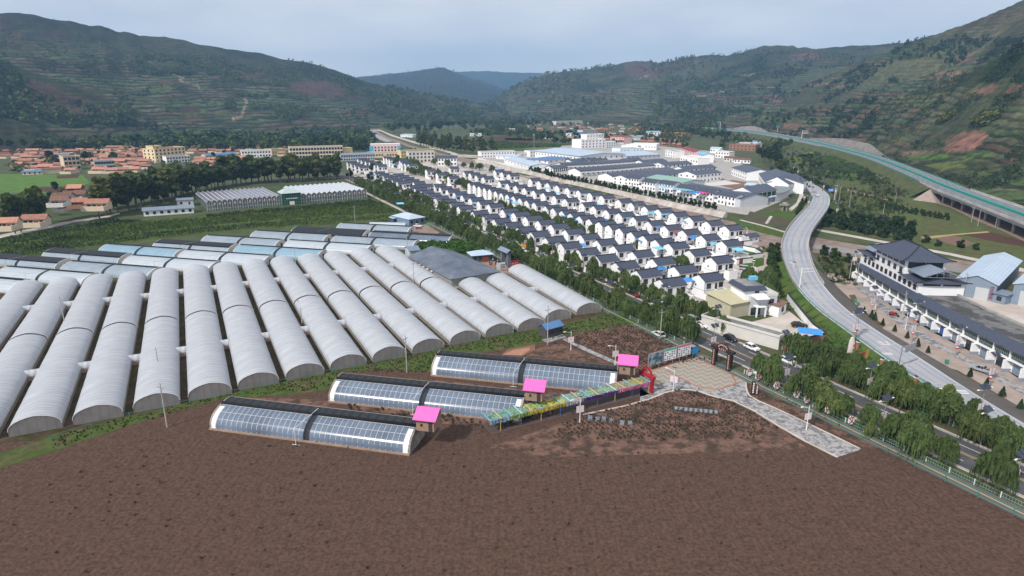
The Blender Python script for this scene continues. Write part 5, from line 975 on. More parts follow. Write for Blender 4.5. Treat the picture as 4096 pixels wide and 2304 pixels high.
B('small_plant','small grey roofed plant shed in the brown yard by the bent hall','shed',(2978,754),(3015,758),8,3.,'gable',1.2,Offw,PaleRoof,2,1)
gsheet('bare_yard',[(2850,735),(2930,720),(3035,735),(3040,760),(2990,765),(2930,755)],mat('reddish yard soil',(.20,.12,.09),.95,.25,.4),.05); gsheet('parking_yard',[(2790,735),(2900,722),(2965,735),(2880,742),(2830,745)],mat('light parking concrete',(.60,.56,.52),.9,.08),.055)
# ---------------------------------------------------------------- river walls, bridge over the stream, old town edge
def wall_line(name,pts,h,w,m,label,cat,z0=0.,cap=None,slope=0.):
    L=[G(*p,0) for p in pts]; t=thing(name,label,cat,L[0]); L=[p-L[0] for p in L]; a,c=ribbon(L,-w/2,w/2); b=MB()
    a2,c2=ribbon(L,-w/2,w/2+slope)
    for i in range(len(a)-1): b.hexa([(*c2[i][:2],z0),(*c2[i+1][:2],z0),(*a[i+1][:2],z0),(*a[i][:2],z0)],[(*c[i][:2],h),(*c[i+1][:2],h),(*a[i+1][:2],h),(*a[i][:2],h)])
    b.build('wall',m,t)
    if cap:
        b=MB(); a,c=ribbon(L,-w/2-.12,w/2+.12)
        for i in range(len(a)-1): b.hexa([(*c[i][:2],h),(*c[i+1][:2],h),(*a[i+1][:2],h),(*a[i][:2],h)],[(*c[i][:2],h+.25),(*c[i+1][:2],h+.25),(*a[i+1][:2],h+.25),(*a[i][:2],h+.25)])
        b.build('cap',cap,t)
    return t,L
RivW=mat('pale masonry river wall',(.48,.44,.41),.92,.25,.35,bump=.3,col2=(.34,.30,.27),detail=9)
wl=[(1908,648),(1958,656),(2044,683),(2122,697),(2238,725),(2354,750),(2510,785),(2626,812),(2743,838),(2850,858),(2905,870)]
wl=wl[::-1]
t,L=wall_line('river_wall',wl,3.,1.2,RivW,'pale masonry river wall sloping up to the industrial park','river wall',0.,None,2.6) if False else wall_line('river_wall',wl[::-1],3.,1.2,RivW,'pale sloping masonry river wall below the industrial park','river wall',0.,None,2.6)
def rail_fence(name,pts,h,m,label,step=3.,bars=2,z=0.,group=None,pm=None,slats=False):
    L=[(G(*p,z) if len(p)==2 else Vector(p)) for p in pts]; t=thing(name,label,'fence',L[0],0,group); L=[p-L[0] for p in L]; Q=resample(L,step)
    b=MB()
    for p,q in zip(L,L[1:]):
        for k in range(bars): zz=h*(.96-.62*k/max(1,bars-1)) if bars>1 else h; b.tube(p+Vector((0,0,zz)),q+Vector((0,0,zz)),.04,None,4)
        if slats:
            d=q-p; n=max(1,int(d.length/.45))
            for i in range(n): s=p+d*((i+.5)/n); b.tube(s+Vector((0,0,.1)),s+Vector((0,0,h)),.022,None,3)
    b.build('rails',m,t); me=MB().box(-.06,-.06,0,.06,.06,h+.08).mesh('post',pm or m)
    for p in Q[:100]: put('post',me,t,p)
    return t
rail_fence('railing',[(x,y-17*(y-405)/400) for x,y in wl[::-1]],1.,Wood,'brown post and rail fence along the top of the river wall',4.,2,3.)
wall_line('yard_wall',[(1912,640),(1960,652),(2040,668),(2125,690)],2.6,.4,White,'white yard wall above the river wall by the long workshop','wall')
B('stream_bridge','low pale road bridge with open railings over the stream','bridge',(1822,628),(1921,632),9,1.6,'flat',0,ConcP,ConcP,0,0)
def road_strip(name,pts,w,m,z=.05):
    b=MB(); L=smooth_line([G(*p,0) for p in pts],1); strip(b,[p+Vector((0,0,z)) for p in L],-w/2,w/2); return kind(b.build(name,m),'structure')
road_strip('levee_road',[(1514,520),(1558,540),(1641,565),(1719,587),(1797,609),(1830,622),(1920,628)],11,ConcP,.9 if False else .08)
road_strip('town_road',[(2990,668),(2900,655),(2800,640),(2700,625),(2640,605),(2600,580)],10,Conc,.07)
wall_line('levee_bank',[(1520,526),(1562,547),(1645,573),(1719,595),(1800,618)],1.2,2.,mat('grassy levee',(.08,.085,.04),.95,.3),'grass covered levee bank between the stream and its pale road','bank',0,None,5.)
# ---------------------------------------------------------------- the old town on the left
B('school_block','long cream three storey school with red edged roof behind the tall trees','school',(1161,637),(1374,630),16,13.0,'flat',0,mat('pale cream wall',(.76,.68,.54),.8,.05),RedRoof,18,3,None,None,1.9,False,.5,2); B('school_wing','plain yellow side wing at the right end of the cream school','school',(1376,628),(1412,626),16,10,'flat',0,Yellow,FlatRoof,0,0)
t=B('kindergarten','colourful kindergarten with pink bays and blue arched end panels','kindergarten',(1483,618),(1602,616),18,12.0,'flat',0,mat('pale pink render',(.78,.62,.60),.8,.05),White,9,2,None,[5.,8.6],1.5,False)
L=(G(1602,616)-G(1483,618)).length
for x in (L*.035,L*.965): MB().box(x-2.4,-.2,0,x+2.4,-.03,10.5).build('blue_panel',BlueW,t)
bay=MB().box(-1.9,-.12,3.0,1.9,-.03,4.0).mesh('pink_bay',Pink)
for k in range(7): put('pink_bay',bay,t,(L*(k+1.5)/9,0,0)); put('pink_bay',bay,t,(L*(k+1.5)/9,0,3.9))
B('town_terrace','row of cream shop houses with red doors and balconies beside the white village','terrace',(1635,651),(1739,648),14,11.0,'flat',0,Offw,FlatRoof,7,3,None,None,1.5,True,.5,0,reds=True); B('town_terrace','long low yellow shop row behind the balcony terrace','terrace',(1605,632),(1745,624),12,8.0,'flat',0,Yellow,FlatRoof,14,2); B('town_terrace','low grey roofed shop row behind the white junction houses','terrace',(1364,645),(1500,640),12,6.5,'shed',1.4,Grey,GreyRoof,14,2,None,None,1.2); B('town_terrace','shadowed grey shop row below the kindergarten','terrace',(1470,632),(1600,630),10,6.,'flat',0,Cream,FlatRoof,12,1,None,None,1.4)
B('village_office','blue trimmed white two storey office with dark roof at the head of the village','office',(1752,664),(1827,664),10,8.,'gable',2.2,White,Tile,6,2,None,None,1.3)
B('yellow_hotel','yellow four storey hotel with red roof edge above the brown roofed village','hotel',(625,652),(746,640),18,14.5,'flat',0,mat('light yellow wall',(.76,.64,.42),.8,.05),RedRoof,8,4,None,None,1.5,False,.5,3); B('hotel_tower','yellow stair tower at the left end of the four storey hotel','hotel',(621,651),(655,648),12,17.5,'flat',0,Yellow,RedRoof,1,1,None,[15.5],1.3,False)
B('guest_house','white two storey guest house with red roof edge in front of the yellow hotel','guest house',(668,653),(762,647),12,6.5,'flat',0,White,RedRoof,8,2,None,None,1.3)
B('town_house','cream three storey town house with green windows left of the dark trees','town house',(262,682),(326,678),16,13.,'flat',0,Cream,FlatRoof,4,3,None,None,1.8); B('town_house','white town house with red roof edge left of the cream three storey one','town house',(225,652),(300,648),14,9,'flat',0,White,RedRoof,4,2,None,None,1.5); B('town_house','grey white two storey house with long glazed balcony','town house',(382,678),(462,674),12,8,'flat',0,Grey,FlatRoof,7,2,None,None,1.6)
B('market_hall','long shed with blue roof among terracotta houses','market hall',(825,640),(950,632),14,5,'gable',1.8,Cream,BlueRoof,10,1,None,None,1.2); B('clinic','white two storey clinic with red centre bay behind the tall trees','clinic',(968,632),(1085,628),14,8,'flat',0,White,FlatRoof,10,2,None,None,1.4); B('yellow_store','yellow store with dark flat roof beside the school','store',(1088,622),(1145,618),16,7,'flat',0,Yellow,FlatRoof,4,1)
B('blue_roofed_shed','long low shed with bright blue roof at the edge of the green fields','shed',(90,700),(170,697),6,2.6,'gable',1.,Cream,BlueRoof,4,1); B('barn','plain cream barn beside the bright blue roofed shed','barn',(172,696),(246,692),9,4.,'gable',1.2,Cream,TerraB,0,0)
B('tin_shop','light blue roofed shop near the levee road','shop',(1602,548),(1650,550),12,4.5,'shed',1.,White,PaleRoof,5,1)
# farmhouses of the old town: one of each kind, then copies
def farm_proto(kindn,wallm,roofm,L=10.5,D=5.6):
    t=put('farmhouse',None)
    b=MB(); b.prism([(0,0),(L,0),(L,D),(0,D)],0,3.2); b.face([(0,D,3.2),(0,0,3.2),(0,D/2,4.9)]); b.face([(L,0,3.2),(L,D,3.2),(L,D/2,4.9)]); b.build('wall',wallm,t)
    b=MB()
    for q in ([(-.5,-.9,3.0),(L+.5,-.9,3.0),(L+.5,D/2,5.0),(-.5,D/2,5.0)],[(-.5,D/2,5.0),(L+.5,D/2,5.0),(L+.5,D+.6,3.),(-.5,D+.6,3.)]): b.hexa(q,[(p[0],p[1],p[2]+.16) for p in q])
    b.build('roof',roofm,t)
    for k in (.16,.38,.84): add_window(t,L*k,0,1.7,0,1.25)
    put('door',RedDM,t,(L*.6,0,0))
    b=MB(); b.box(-.2,-6,0,.1,0,2.3); b.box(.1,-6,0,L,-5.7,2.3); b.box(L-.1,-5.7,0,L+.2,0,2.3); b.build('yard_wall',wallm,t)
    return t
FPR=[farm_proto(0,Cream,Terra),farm_proto(1,mat('pinkish mud wall',(.46,.30,.22),.9,.12),Terra,12.5,6.),farm_proto(2,Offw,TerraB,9.5,5.6),farm_proto(3,Brick,Terra,11.,5.6)]
FF=[True]*4; FARM=[]
def farms(pts,group,base,kinds=(0,1,0,3),sc=1.):
    bands=sorted(pts,key=lambda p:p[0])
    for i,p in enumerate(bands):
        k=kinds[(i*7+int(p[1]))%len(kinds)]
        if FF[k]: o=FPR[k]; FF[k]=False
        else: o=copy_tree(FPR[k])
        o.location=G(*p); o.rotation_euler=(0,0,R((p[2] if len(p)>2 else rnd.uniform(-8,14)))); s=sc*rnd.uniform(.85,1.15); o.scale=(s*rnd.uniform(.75,1.25),s,rnd.uniform(.85,1.15))
        d=['cream walled','long mud walled','off white','brick walled'][k]; rf='brown tiled roof' if k==2 else 'terracotta roof'
        tag(o,'%s farmhouse, %s, %s from left in %s'%(d,rf,nth(i+1),base),'farmhouse',group)
pts=[]
for y,x0,x1,st in ((600,760,1140,46),(607,480,620,52),(612,760,960,48),(618,430,600,50),(626,120,230,52),(628,480,600,46),(634,10,110,52),(636,400,620,48),(640,80,220,56),(645,560,640,50),(652,330,620,46),(655,40,200,52),(660,770,830,45),(664,340,370,40),(668,60,240,60),(672,470,640,48),(683,100,240,60),(690,330,560,60),(622,960,1140,52),(640,250,400,46),(655,345,480,46),(672,250,380,50),(690,250,330,50),(645,770,960,44),(612,20,420,50),(600,420,620,46)):
    x=x0
    while x<x1:
        if not (250<x<345 and y>640) and not (600<x<770 and y>615): pts.append((x+rnd.uniform(-9,9),y+rnd.uniform(-3,3)))
        x+=st*rnd.uniform(.62,.95)
farms(pts,'farmhouses of the old town','the left old town')
farms([(270,775,8),(210,810,10),(205,825,12),(300,800,10),(345,840,8),(230,845,5),(285,832,8),(-10,920,10),(90,905,8)],'farmhouses by the big poplars','the hamlet behind the poplars',(0,2,3,2),.82)
pts=[(1960,500),(2010,506),(2060,512),(2105,508),(2150,502),(2190,498),(2235,496),(2085,530),(2130,536),(2165,542),(2210,530),(2260,525),(2290,545),(2330,530),(2365,540),(2300,512),(2350,510),(2400,520),(2440,535),(2480,545),(2270,560),(2470,575),(2430,552),(2180,555),(2360,556),(2560,535),(2600,532),(2640,540),(2590,560),(2640,565),(2690,570),(2545,512),(2230,512),(2150,522),(2040,520)]
for y,x0,x1,st in ((494,2080,2440,40),(503,2280,2700,44),(517,2150,2560,40),(524,2330,2760,42),(534,2480,2780,40),(548,2330,2740,42),(566,2290,2440,40),(572,2560,2720,38),(585,2600,2720,40)):
    x=x0
    while x<x1: pts.append((x+rnd.uniform(-8,8),y+rnd.uniform(-3,3))); x+=st*rnd.uniform(.75,1.4)
farms(pts,'farmhouses of the far village','the far village across the fields',(3,2,2,3),1.05)
for i,(l,r,d,h,w,rm,cs,rs,lab) in enumerate((((2028,530),(2060,530),12,8,Offw,FlatRoof,3,2,'small white two storey house alone at the field edge'),((2440,570),(2495,574),18,10,Pink,RedRoof,5,2,'pink two storey house right of the white stepped block'),((2285,555),(2345,552),14,9,White,BlueRoof,5,2,'white village house with blue roof in the far village'),((2330,540),(2390,537),14,9,Offw,FlatRoof,5,2,'pale flat roofed house behind the blue roofed one'),((2225,500),(2330,497),18,10,Offw,FlatRoof,8,2,'broad pale house at the back of the far village'),((2590,553),(2640,553),16,11,White,SkyRoof,4,2,'white house with light blue top floor in the right far village'),((2680,548),(2740,552),14,8,Brick,FlatRoof,4,2,'brick house with flat roof in the right far village'),((2722,620),(2775,640),12,9,Pink,RedRoof,6,2,'maroon topped shop house on the town road'),((2776,636),(2810,650),12,8,White,SkyRoof,4,2,'white shop with light blue roof on the town road'),((2860,630),(2915,634),12,7,White,FlatRoof,5,2,'white two storey house with glazed front near the corn'),((2915,600),(3020,606),14,8,Brick,FlatRoof,7,2,'long brick house under the dark trees'),((2840,612),(2880,614),10,6,White,PaleRoof,4,1,'white house with pale roof right of the town road'),((2895,645),(2940,648),8,4,Offw,TerraB,4,1,'low tiled cottage by the brown plot'),((2935,652),(3000,655),8,4,White,TerraB,5,1,'low white cottage with tiled roof by the brown plot'),((2660,625),(2700,632),12,7,White,FlatRoof,4,2,'white corner shop at the bend of the town road'),((2720,650),(2790,662),14,7,White,Offw,7,1,'white flat roofed shop row on the town road'),((2560,530),(2620,528),12,7,Offw,RedRoof,5,2,'pale house with red roof behind the barrel shed'),((2955,590),(3025,595),12,7,Offw,FlatRoof,6,2,'pale house at the edge of the far wood'),((3000,580),(3030,582),8,6,White,BlueRoof,2,1,'little white house with blue roof in the trees'),((2020,520),(2050,522),9,5,Offw,TerraB,2,1,'brown roofed hut at the field edge'),((2410,478),(2480,480),16,10,Grey,BlueRoof,8,2,'grey toll station block far up the valley'),((2360,492),(2420,490),12,7,Yellow,FlatRoof,4,1,'yellow hut beside the far toll station'),((1880,545),(1925,545),10,4,White,PaleRoof,3,1,'white roofed shed in the trees by the fields'))):
    B('far_house',lab,'house',l,r,d,h,'flat' if rm in (FlatRoof,Offw) else 'gable',1.6,w,rm,cs,rs,'mixed houses of the far village',None,1.2,True)
# ---------------------------------------------------------------- barns and sheds by the polytunnels
A_=G(1803.6,1113,4.2); Bq=G(1667.7,1021.7,4.2); Cq=G(1995.7,1083.8,4.2)
dx=(Cq-A_); dx.z=0; dy=(Bq-A_); dy.z=0
t=thing('hipped_barn','big hipped barn with dark blue grey roof beside the polytunnels','barn',(A_.x,A_.y,0),math.atan2(dx.y,dx.x)); LX,LY=dx.length,dy.length
MB().box(.4,.4,0,LX-.4,LY-.4,4.2).build('wall',mat('grey green panel wall',(.30,.31,.27),.8,.12,stripe=(1,1.,.85)),t); MB().box(.3,.3,0,LX-.3,LY-.3,.7).build('plinth',Offw,t)
b=MB(); o=.6; m=LX/2; b.face([(-o,-o,4.),(LX+o,-o,4.),(m,m*.95,7.4)]); b.face([(LX+o,-o,4.),(LX+o,LY+o,4.),(m,LY,7.4),(m,m*.95,7.4)]); b.face([(-o,LY+o,4.),(-o,-o,4.),(m,m*.95,7.4),(m,LY,7.4)]); b.face([(LX+o,LY+o,4.),(-o,LY+o,4.),(m,LY,7.4)]); b.face([(-o,-o,3.95),(-o,LY+o,3.95),(LX+o,LY+o,3.95),(LX+o,-o,3.95)]); b.build('roof',mat('streaked blue grey roof',(.105,.13,.175),.5,.3,.25,stripe=(0,1.2,.8),col2=(.15,.175,.215)),t)
hm=MB().hexa([(-.9,-.6,3.0),(-.0,-.6,3.0),(-.0,.6,3.0),(-.9,.6,3.0)],[(-.6,-.6,3.15),(0,-.6,3.5),(0,.6,3.5),(-.6,.6,3.15)]).mesh('vent_flap',Offw)
for k in range(5): put('vent_flap',hm,t,(.4,LY*(.42+.1*k),0))
B('pump_house','small grey block house with gabled roof at the tip of the tunnels','pump house',(1640,1034),(1678,1030),7,3.4,'gable',1.1,Grey,GreyRoof,0,0,None,None,1,False); 
B('visitor_lodge','long dark walled lodge with pale hipped roof and red doors by the paved yard','lodge',(1890,1052),(1972,1045),7,3.2,'hip',1.3,mat('slate panel wall',(.10,.12,.15),.8,.1),PaleRoof,4,1,None,None,1.1,True,.6,0,reds=True)
B('pyramid_shed','blue grey shed with pale pyramid roof beside the willow road','shed',(1637,906),(1700,896),16,4.,'hip',1.9,mat('blue grey panel wall',(.17,.24,.33),.7,.1),PaleRoof,3,1,None,None,1.1,True,.6); B('tool_shed','little navy tool shed with flat grey roof left of the pyramid roofed shed','shed',(1575,896),(1602,892),4,3.,'shed',.3,mat('navy panel wall',(.06,.09,.15),.7,.1),PaleRoof,1,1)
t=B('worker_dormitory','low white worker row with blue grey roof and seven doorways','dormitory',(576,866),(776,852),7,3.3,'gable',1.3,White,GreyRoof,7,1,None,None,1.2,False,.7); B('store_shed','narrow shed with blue grey roof behind the white worker row','shed',(710,826),(775,822),6,3.8,'shed',.6,Offw,GreyRoof,2,1)
t=B('restroom_cabin','small dark panelled cabin with blue tiled roof above the soil beds','cabin',(2186,1356),(2250,1338),3.6,2.9,'gable',1.,mat('dark plank wall',(.075,.07,.072),.8,.2,stripe=(0,.3,.8)),BlueRoof,4,1,None,None,.8,True,.35); gsheet('cabin_apron',[(2165,1360),(2250,1337),(2266,1350),(2190,1372)],Cobble,.065)
# ---------------------------------------------------------------- villa at the road corner
t=thing('villa','grey white villa with dark flat mansard roof and porch at the road corner','villa',G(3004,1268),0); p0=G(3004,1268); p1=G(3110,1262); rz=math.atan2(p1.y-p0.y,p1.x-p0.x); t.rotation_euler=(0,0,rz); Lv=(p1-p0).length
MB().box(0,1.2,0,Lv,9,6.2).build('wall',Grey,t)
MB().box(-1.5,2.4,0,Lv*.55,11.5,8.4).build('tower_wall',White,t)
b=MB(); b.loft([[(-2.3,1.6,7.9),(Lv*.55+.8,1.6,7.9),(Lv*.55+.8,12.3,7.9),(-2.3,12.3,7.9)],[(-1.5,2.5,9.3),(Lv*.55,2.5,9.3),(Lv*.55,11.4,9.3),(-1.5,11.4,9.3)]],closed=True,caps=True); r=b.build('roof',Tile,t); MB().box(-1.2,2.8,9.32,Lv*.55-.3,11.1,9.36).build('roof_deck',FlatRoof,r)
b=MB()
for q in ((Lv*.55,1.1,Lv+.1,1.3),(Lv-.1,1.3,Lv+.1,9),(Lv*.55,8.9,Lv-.1,9.1)): b.box(q[0],q[1],6.2,q[2],q[3],7.1)
b.build('terrace_parapet',Offw,t)
for x,z,s in ((Lv*.78,4.4,1.25),(Lv*.78,1.6,1.25)): add_window(t,x,1.2,z,0,s)
add_window(t,Lv*.28,2.4,6.9,0,1.1); MB().box(.4,1.13,.2,Lv*.4,1.2,2.6).build('window',Dark,t)
b=MB(); b.box(1,-.9,3.2,Lv*.5,1.2,3.4); b.box(1.2,-.8,0,1.6,-.4,3.2); b.box(Lv*.46,-.8,0,Lv*.5,-.4,3.2); b.hexa([(.6,-1.3,5.9),(Lv*.55,-1.3,5.9),(Lv*.55,2.4,6.2),(.6,2.4,6.2)],[(.6,-1.3,6.1),(Lv*.55,-1.3,6.1),(Lv*.55,2.4,7.),(.6,2.4,7.)]); b.build('porch',White,t)
put('tank',MB().box(0,0,0,2.4,1.6,1.2).mesh('water_tank',SkyRoof),t,(Lv*.4,8.5,9.37)).name='water_tank'
t=B('fluted_annex','cream sheet clad annex with pale yellow lean roof beside the villa','annex',(2918,1275),(3008,1258),11,4.6,'shed',.9,mat('cream ribbed sheet',(.48,.46,.33),.7,.08,stripe=(0,.5,.85)),mat('pale yellow roof',(.50,.47,.31),.6,.08,stripe=(1,.8,.92)),0,0,None,None,1,False,.5)
B('street_shop','single storey grey roofed shop along the road with cream shutter','shop',(3112,1400),(3145,1383),24,3.4,'flat',0,Offw,FlatRoof,2,1,None,None,1.2,False); B('side_store','small white side store with brown lean roof behind the villa','store',(3112,1268),(3142,1250),6,3.4,'shed',.6,White,TerraB,1,1,None,None,1.2,False)
gsheet('villa_yard',[(3000,1290),(3110,1262),(3150,1240),(3290,1350),(3200,1385),(3120,1390)],mat('light yard concrete',(.55,.50,.45),.9,.12,.3,col2=(.42,.37,.32)),.05)
t,L=wall_line('garden_wall',[(3148,1200),(3200,1268),(3250,1330),(3295,1362)],2.5,.35,White,'white garden wall with scalloped dark coping beside the villa yard','wall',0,TileE); wall_line('garden_wall',[(3300,1365),(3250,1378),(3200,1392),(3150,1410)],2.4,.35,Brick,'brick garden wall closing the villa yard towards the viewer','wall',0,TileE)
canopy(G(3190,1365,2.5),6,4,2.6,BlueC,'flat blue tarpaulin shelter inside the villa yard',R(-20),None)
b=MB(); p=G(3135,1408); q=G(3170,1390); 
# mural wall of the street shop
t=thing('mural_panel','orange and red painted wall panel at the end of the street shop','mural',G(3135,1405),math.atan2(G(3200,1385).y-G(3135,1405).y,G(3200,1385).x-G(3135,1405).x)); MB().box(0,-.1,0,6.5,.1,2.6).build('panel',mat('orange mural',(.55,.13,.04),.8,.1,.8,col2=(.62,.35,.05)),t)
# ---------------------------------------------------------------- trees
LW=leafmat('willow leaf',(.105,.150,.050),(.065,.105,.035),.35,.9,.2); LB=leafmat('broad leaf',(.085,.115,.035),(.045,.07,.025),.4,.25,.25); LBY=leafmat('yellowing leaf',(.14,.15,.04),(.085,.105,.03),.35,.25,.2); LD=leafmat('dark leaf',(.040,.070,.030),(.022,.044,.02),.4,.4,.25)
LC=leafmat('conifer leaf',(.04,.075,.035),(.025,.05,.022),.35,2.,.2); Bark=mat('tree bark',(.10,.085,.07),.95,.3,2); BarkW=mat('whitewashed trunk',(.30,.28,.26),.95,.2,2); LGry=leafmat('bare grey twigs',(.11,.10,.085),(.075,.08,.05),.3,.4,.1)
def quads(cent,u,v):
    n=len(cent); V=np.stack([cent-u-v,cent+u-v,cent+u+v,cent-u+v],1).reshape(-1,3); return V
def qmesh(name,V,m):
    n=len(V)//4; me=bpy.data.meshes.new(name); me.vertices.add(len(V)); me.vertices.foreach_set('co',V.astype(np.float32).ravel()); me.loops.add(4*n); me.loops.foreach_set('vertex_index',np.arange(4*n)); me.polygons.add(n); me.polygons.foreach_set('loop_start',np.arange(0,4*n,4)); me.update(calc_edges=True); me.materials.append(m); return me
def leaves(lobes,n,size,rs,flat=.4):
    """leaf clumps through a set of ellipsoid lobes (cx,cy,cz,rx,ry,rz), denser to the outside"""
    L=np.array(lobes); w=(L[:,3]*L[:,4]*L[:,5])**(2/3); k=rs.choice(len(L),n,p=w/w.sum())
    d=rs.normal(size=(n,3)); d/=np.linalg.norm(d,axis=1)[:,None]; r=rs.rand(n)**.38
    c=L[k,:3]+d*L[k,3:]*r[:,None]
    nrm=d+rs.normal(size=(n,3))*.7+np.array([0,0,flat]); nrm/=np.linalg.norm(nrm,axis=1)[:,None]
    u=np.cross(nrm,rs.normal(size=(n,3))); u/=np.linalg.norm(u,axis=1)[:,None]; v=np.cross(nrm,u); s=size*rs.uniform(.55,1.3,n)[:,None]
    return quads(c,u*s,v*s*.7)
def lobes_broad(rs,h,w,base,n):
    o=[]
    for i in range(n):
        t=rs.rand(); z=h*(base+(1-base)*(.12+.76*t)); rad=w*.5*math.sin(math.pi*(.25+.68*t))**.8; a=rs.rand()*6.28; q=rad*rs.uniform(.25,.75)
        s=rs.uniform(.28,.42)*w*.62; o.append((q*math.cos(a),q*math.sin(a),z,s,s,s*rs.uniform(.75,1.1)))
    return o
def trunk_mesh(h,r,limbs,m,rs,spread):
    b=MB(); b.tube((0,0,-.2),(rs.uniform(-.03,.03)*h,rs.uniform(-.03,.03)*h,h*.55),r,r*.6,6); b.tube((0,0,h*.5),(0,0,h*.85),r*.6,r*.2,5)
    for i in range(limbs):
        z=h*rs.uniform(.25,.6); a=rs.rand()*6.28; b.tube((0,0,z),(math.cos(a)*spread*.4,math.sin(a)*spread*.4,z+h*.22),r*.42,r*.14,4)
    return b.mesh('trunk',m)
def tree_proto(kindn,seed,m=None):
    rs=np.random.RandomState(seed)
    if kindn=='broad':
        h=18.; w=rs.uniform(7,9); me=qmesh('crown',leaves(lobes_broad(rs,h,w,.17,13),1500,.62,rs),m or LB); tr=trunk_mesh(h,.30,5,Bark,rs,w)
    elif kindn=='poplar':
        h=19.; w=rs.uniform(4.6,5.6); me=qmesh('crown',leaves(lobes_broad(rs,h,w,.15,13),1100,.6,rs),m or LB); tr=trunk_mesh(h,.24,5,Bark,rs,w)
    elif kindn=='far':
        h=16.; w=rs.uniform(7,9.5); me=qmesh('crown',leaves(lobes_broad(rs,h,w,.12,8),420,1.05,rs),m or LB); tr=trunk_mesh(h,.3,3,Bark,rs,w)
    elif kindn=='bush':
        h=3.6; w=rs.uniform(3.4,4.4); me=qmesh('crown',leaves(lobes_broad(rs,h,w,.02,8),520,.30,rs),m or LD); tr=trunk_mesh(h,.10,4,Bark,rs,w)
    elif kindn=='conifer':
        h=3.2; n=700; t=rs.rand(n)**.8; a=rs.rand(n)*6.28; r=1.05*(1-t)*rs.uniform(.6,1.05,n); c=np.stack([r*np.cos(a),r*np.sin(a),.25+t*(h-.25)],1)
        d=np.stack([np.cos(a),np.sin(a),-.3+0*a],1); u=d*rs.uniform(.12,.26,n)[:,None]; v=np.stack([-np.sin(a),np.cos(a),0*a],1)*.10; me=qmesh('crown',quads(c,u,v),LC); tr=MB().tube((0,0,-.1),(0,0,h*.8),.09,.03,5).mesh('trunk',Bark)
    else: # willow
        h=6.4; V=[]; R0=rs.uniform(2.0,2.5); nl=rs.randint(4,7)
        for k in range(nl):   # each limb carries its own veil of hanging shoots
            la=6.28*k/nl+rs.rand(); lr=0 if k==0 else R0*rs.uniform(.35,.85); r1=R0*rs.uniform(.38,.62); tz=h*(1.0 if k==0 else rs.uniform(.66,.97)); n=130
            a=rs.rand(n)*6.28; q=np.sqrt(rs.rand(n)); x=lr*math.cos(la)+q*r1*np.cos(a); y=lr*math.sin(la)+q*r1*np.sin(a)
            top=tz-.22*h*(1-np.sqrt(np.clip(1-q**2,0,1)))+rs.normal(size=n)*.16; ln=np.minimum(rs.uniform(.7,3.3,n)*(.55+.6*q),top-.5)
            for s in range(3):
                cz=top-ln*(s/3+.17); ox=1+.10*s; jit=rs.normal(size=(n,2))*.07; c=np.stack([x*ox+jit[:,0],y*ox+jit[:,1],cz],1); yaw=rs.rand(n)*6.28; wd=rs.uniform(.06,.15,n)*(1.2-.3*s)
                V.append(quads(c,np.stack([np.cos(yaw)*wd,np.sin(yaw)*wd,0*yaw],1),np.stack([x*.05/R0+rs.normal(size=n)*.05,y*.05/R0+rs.normal(size=n)*.05,-ln/3*.56],1)))
        V.append(leaves([(0,0,h*.72,R0*.6,R0*.6,h*.18)],170,.22,rs,1.)); me=qmesh('crown',np.concatenate(V),m or LW); tr=trunk_mesh(h*.9,.13,4,Bark,rs,3); 
    t=put('tree',None); put('crown',me,t); put('trunk',tr,t); t.hide_render=False; return t
LW2=leafmat('pale willow leaf',(.135,.175,.055),(.09,.13,.045),.35,.9,.2)
PT={'willow':[tree_proto('willow',i) for i in range(5)]+[tree_proto('willow',8,LW2),tree_proto('willow',9,LW2)],'broad':[tree_proto('broad',20+i) for i in range(4)]+[tree_proto('broad',30,LBY)],'poplar':[tree_proto('poplar',40+i) for i in range(3)]+[tree_proto('poplar',45,LBY)],
    'far':[tree_proto('far',50+i) for i in range(3)]+[tree_proto('far',55,LD),tree_proto('far',56,LBY)],'bush':[tree_proto('bush',60+i) for i in range(3)]+[tree_proto('bush',64,leafmat('shrub leaf',(.045,.075,.022),(.028,.05,.016)))],'conifer':[tree_proto('conifer',70)],'grey':[tree_proto('broad',77,LGry)]}
USED={}
NAME={'willow':'willow','broad':'broadleaf_tree','poplar':'poplar_tree','far':'broadleaf_tree','bush':'bush','conifer':'conifer','grey':'broadleaf_tree'}
def tree(kindn,p,sc,label,group,pick=None,wide=1.):
    L=PT[kindn]; i=rnd.randrange(len(L)) if pick is None else pick%len(L)
    if (kindn,i) not in USED: o=L[i]; USED[(kindn,i)]=1
    else: o=copy_tree(L[i])
    o.name=NAME[kindn]; o.location=p; o.rotation_euler=(0,0,rnd.uniform(0,6.28)); o.scale=(sc*wide,sc*wide,sc)
    return tag(o,label,{'willow':'willow','bush':'bush','conifer':'conifer'}.get(kindn,'tree'),group)
def tree_line(kindn,pts,step,h,H0,what,group,jit=1.5,picks=None,wide=(.9,1.15),hv=(.82,1.15),z=0.):
    """trees along a line of photograph points; labels count them from the first end"""
    L=resample([G(*p,z) for p in pts],step)
    for i,p in enumerate(L):
        q=p+Vector((rnd.uniform(-jit,jit),rnd.uniform(-jit,jit),0))
        tree(kindn,q,h/H0*rnd.uniform(*hv),'%s, %s from the %s'%(what,nth(i+1),'left' if PX(L[0])[0]<PX(L[-1])[0] else 'right'),group,rnd.choice(picks) if picks else None,rnd.uniform(*wide))
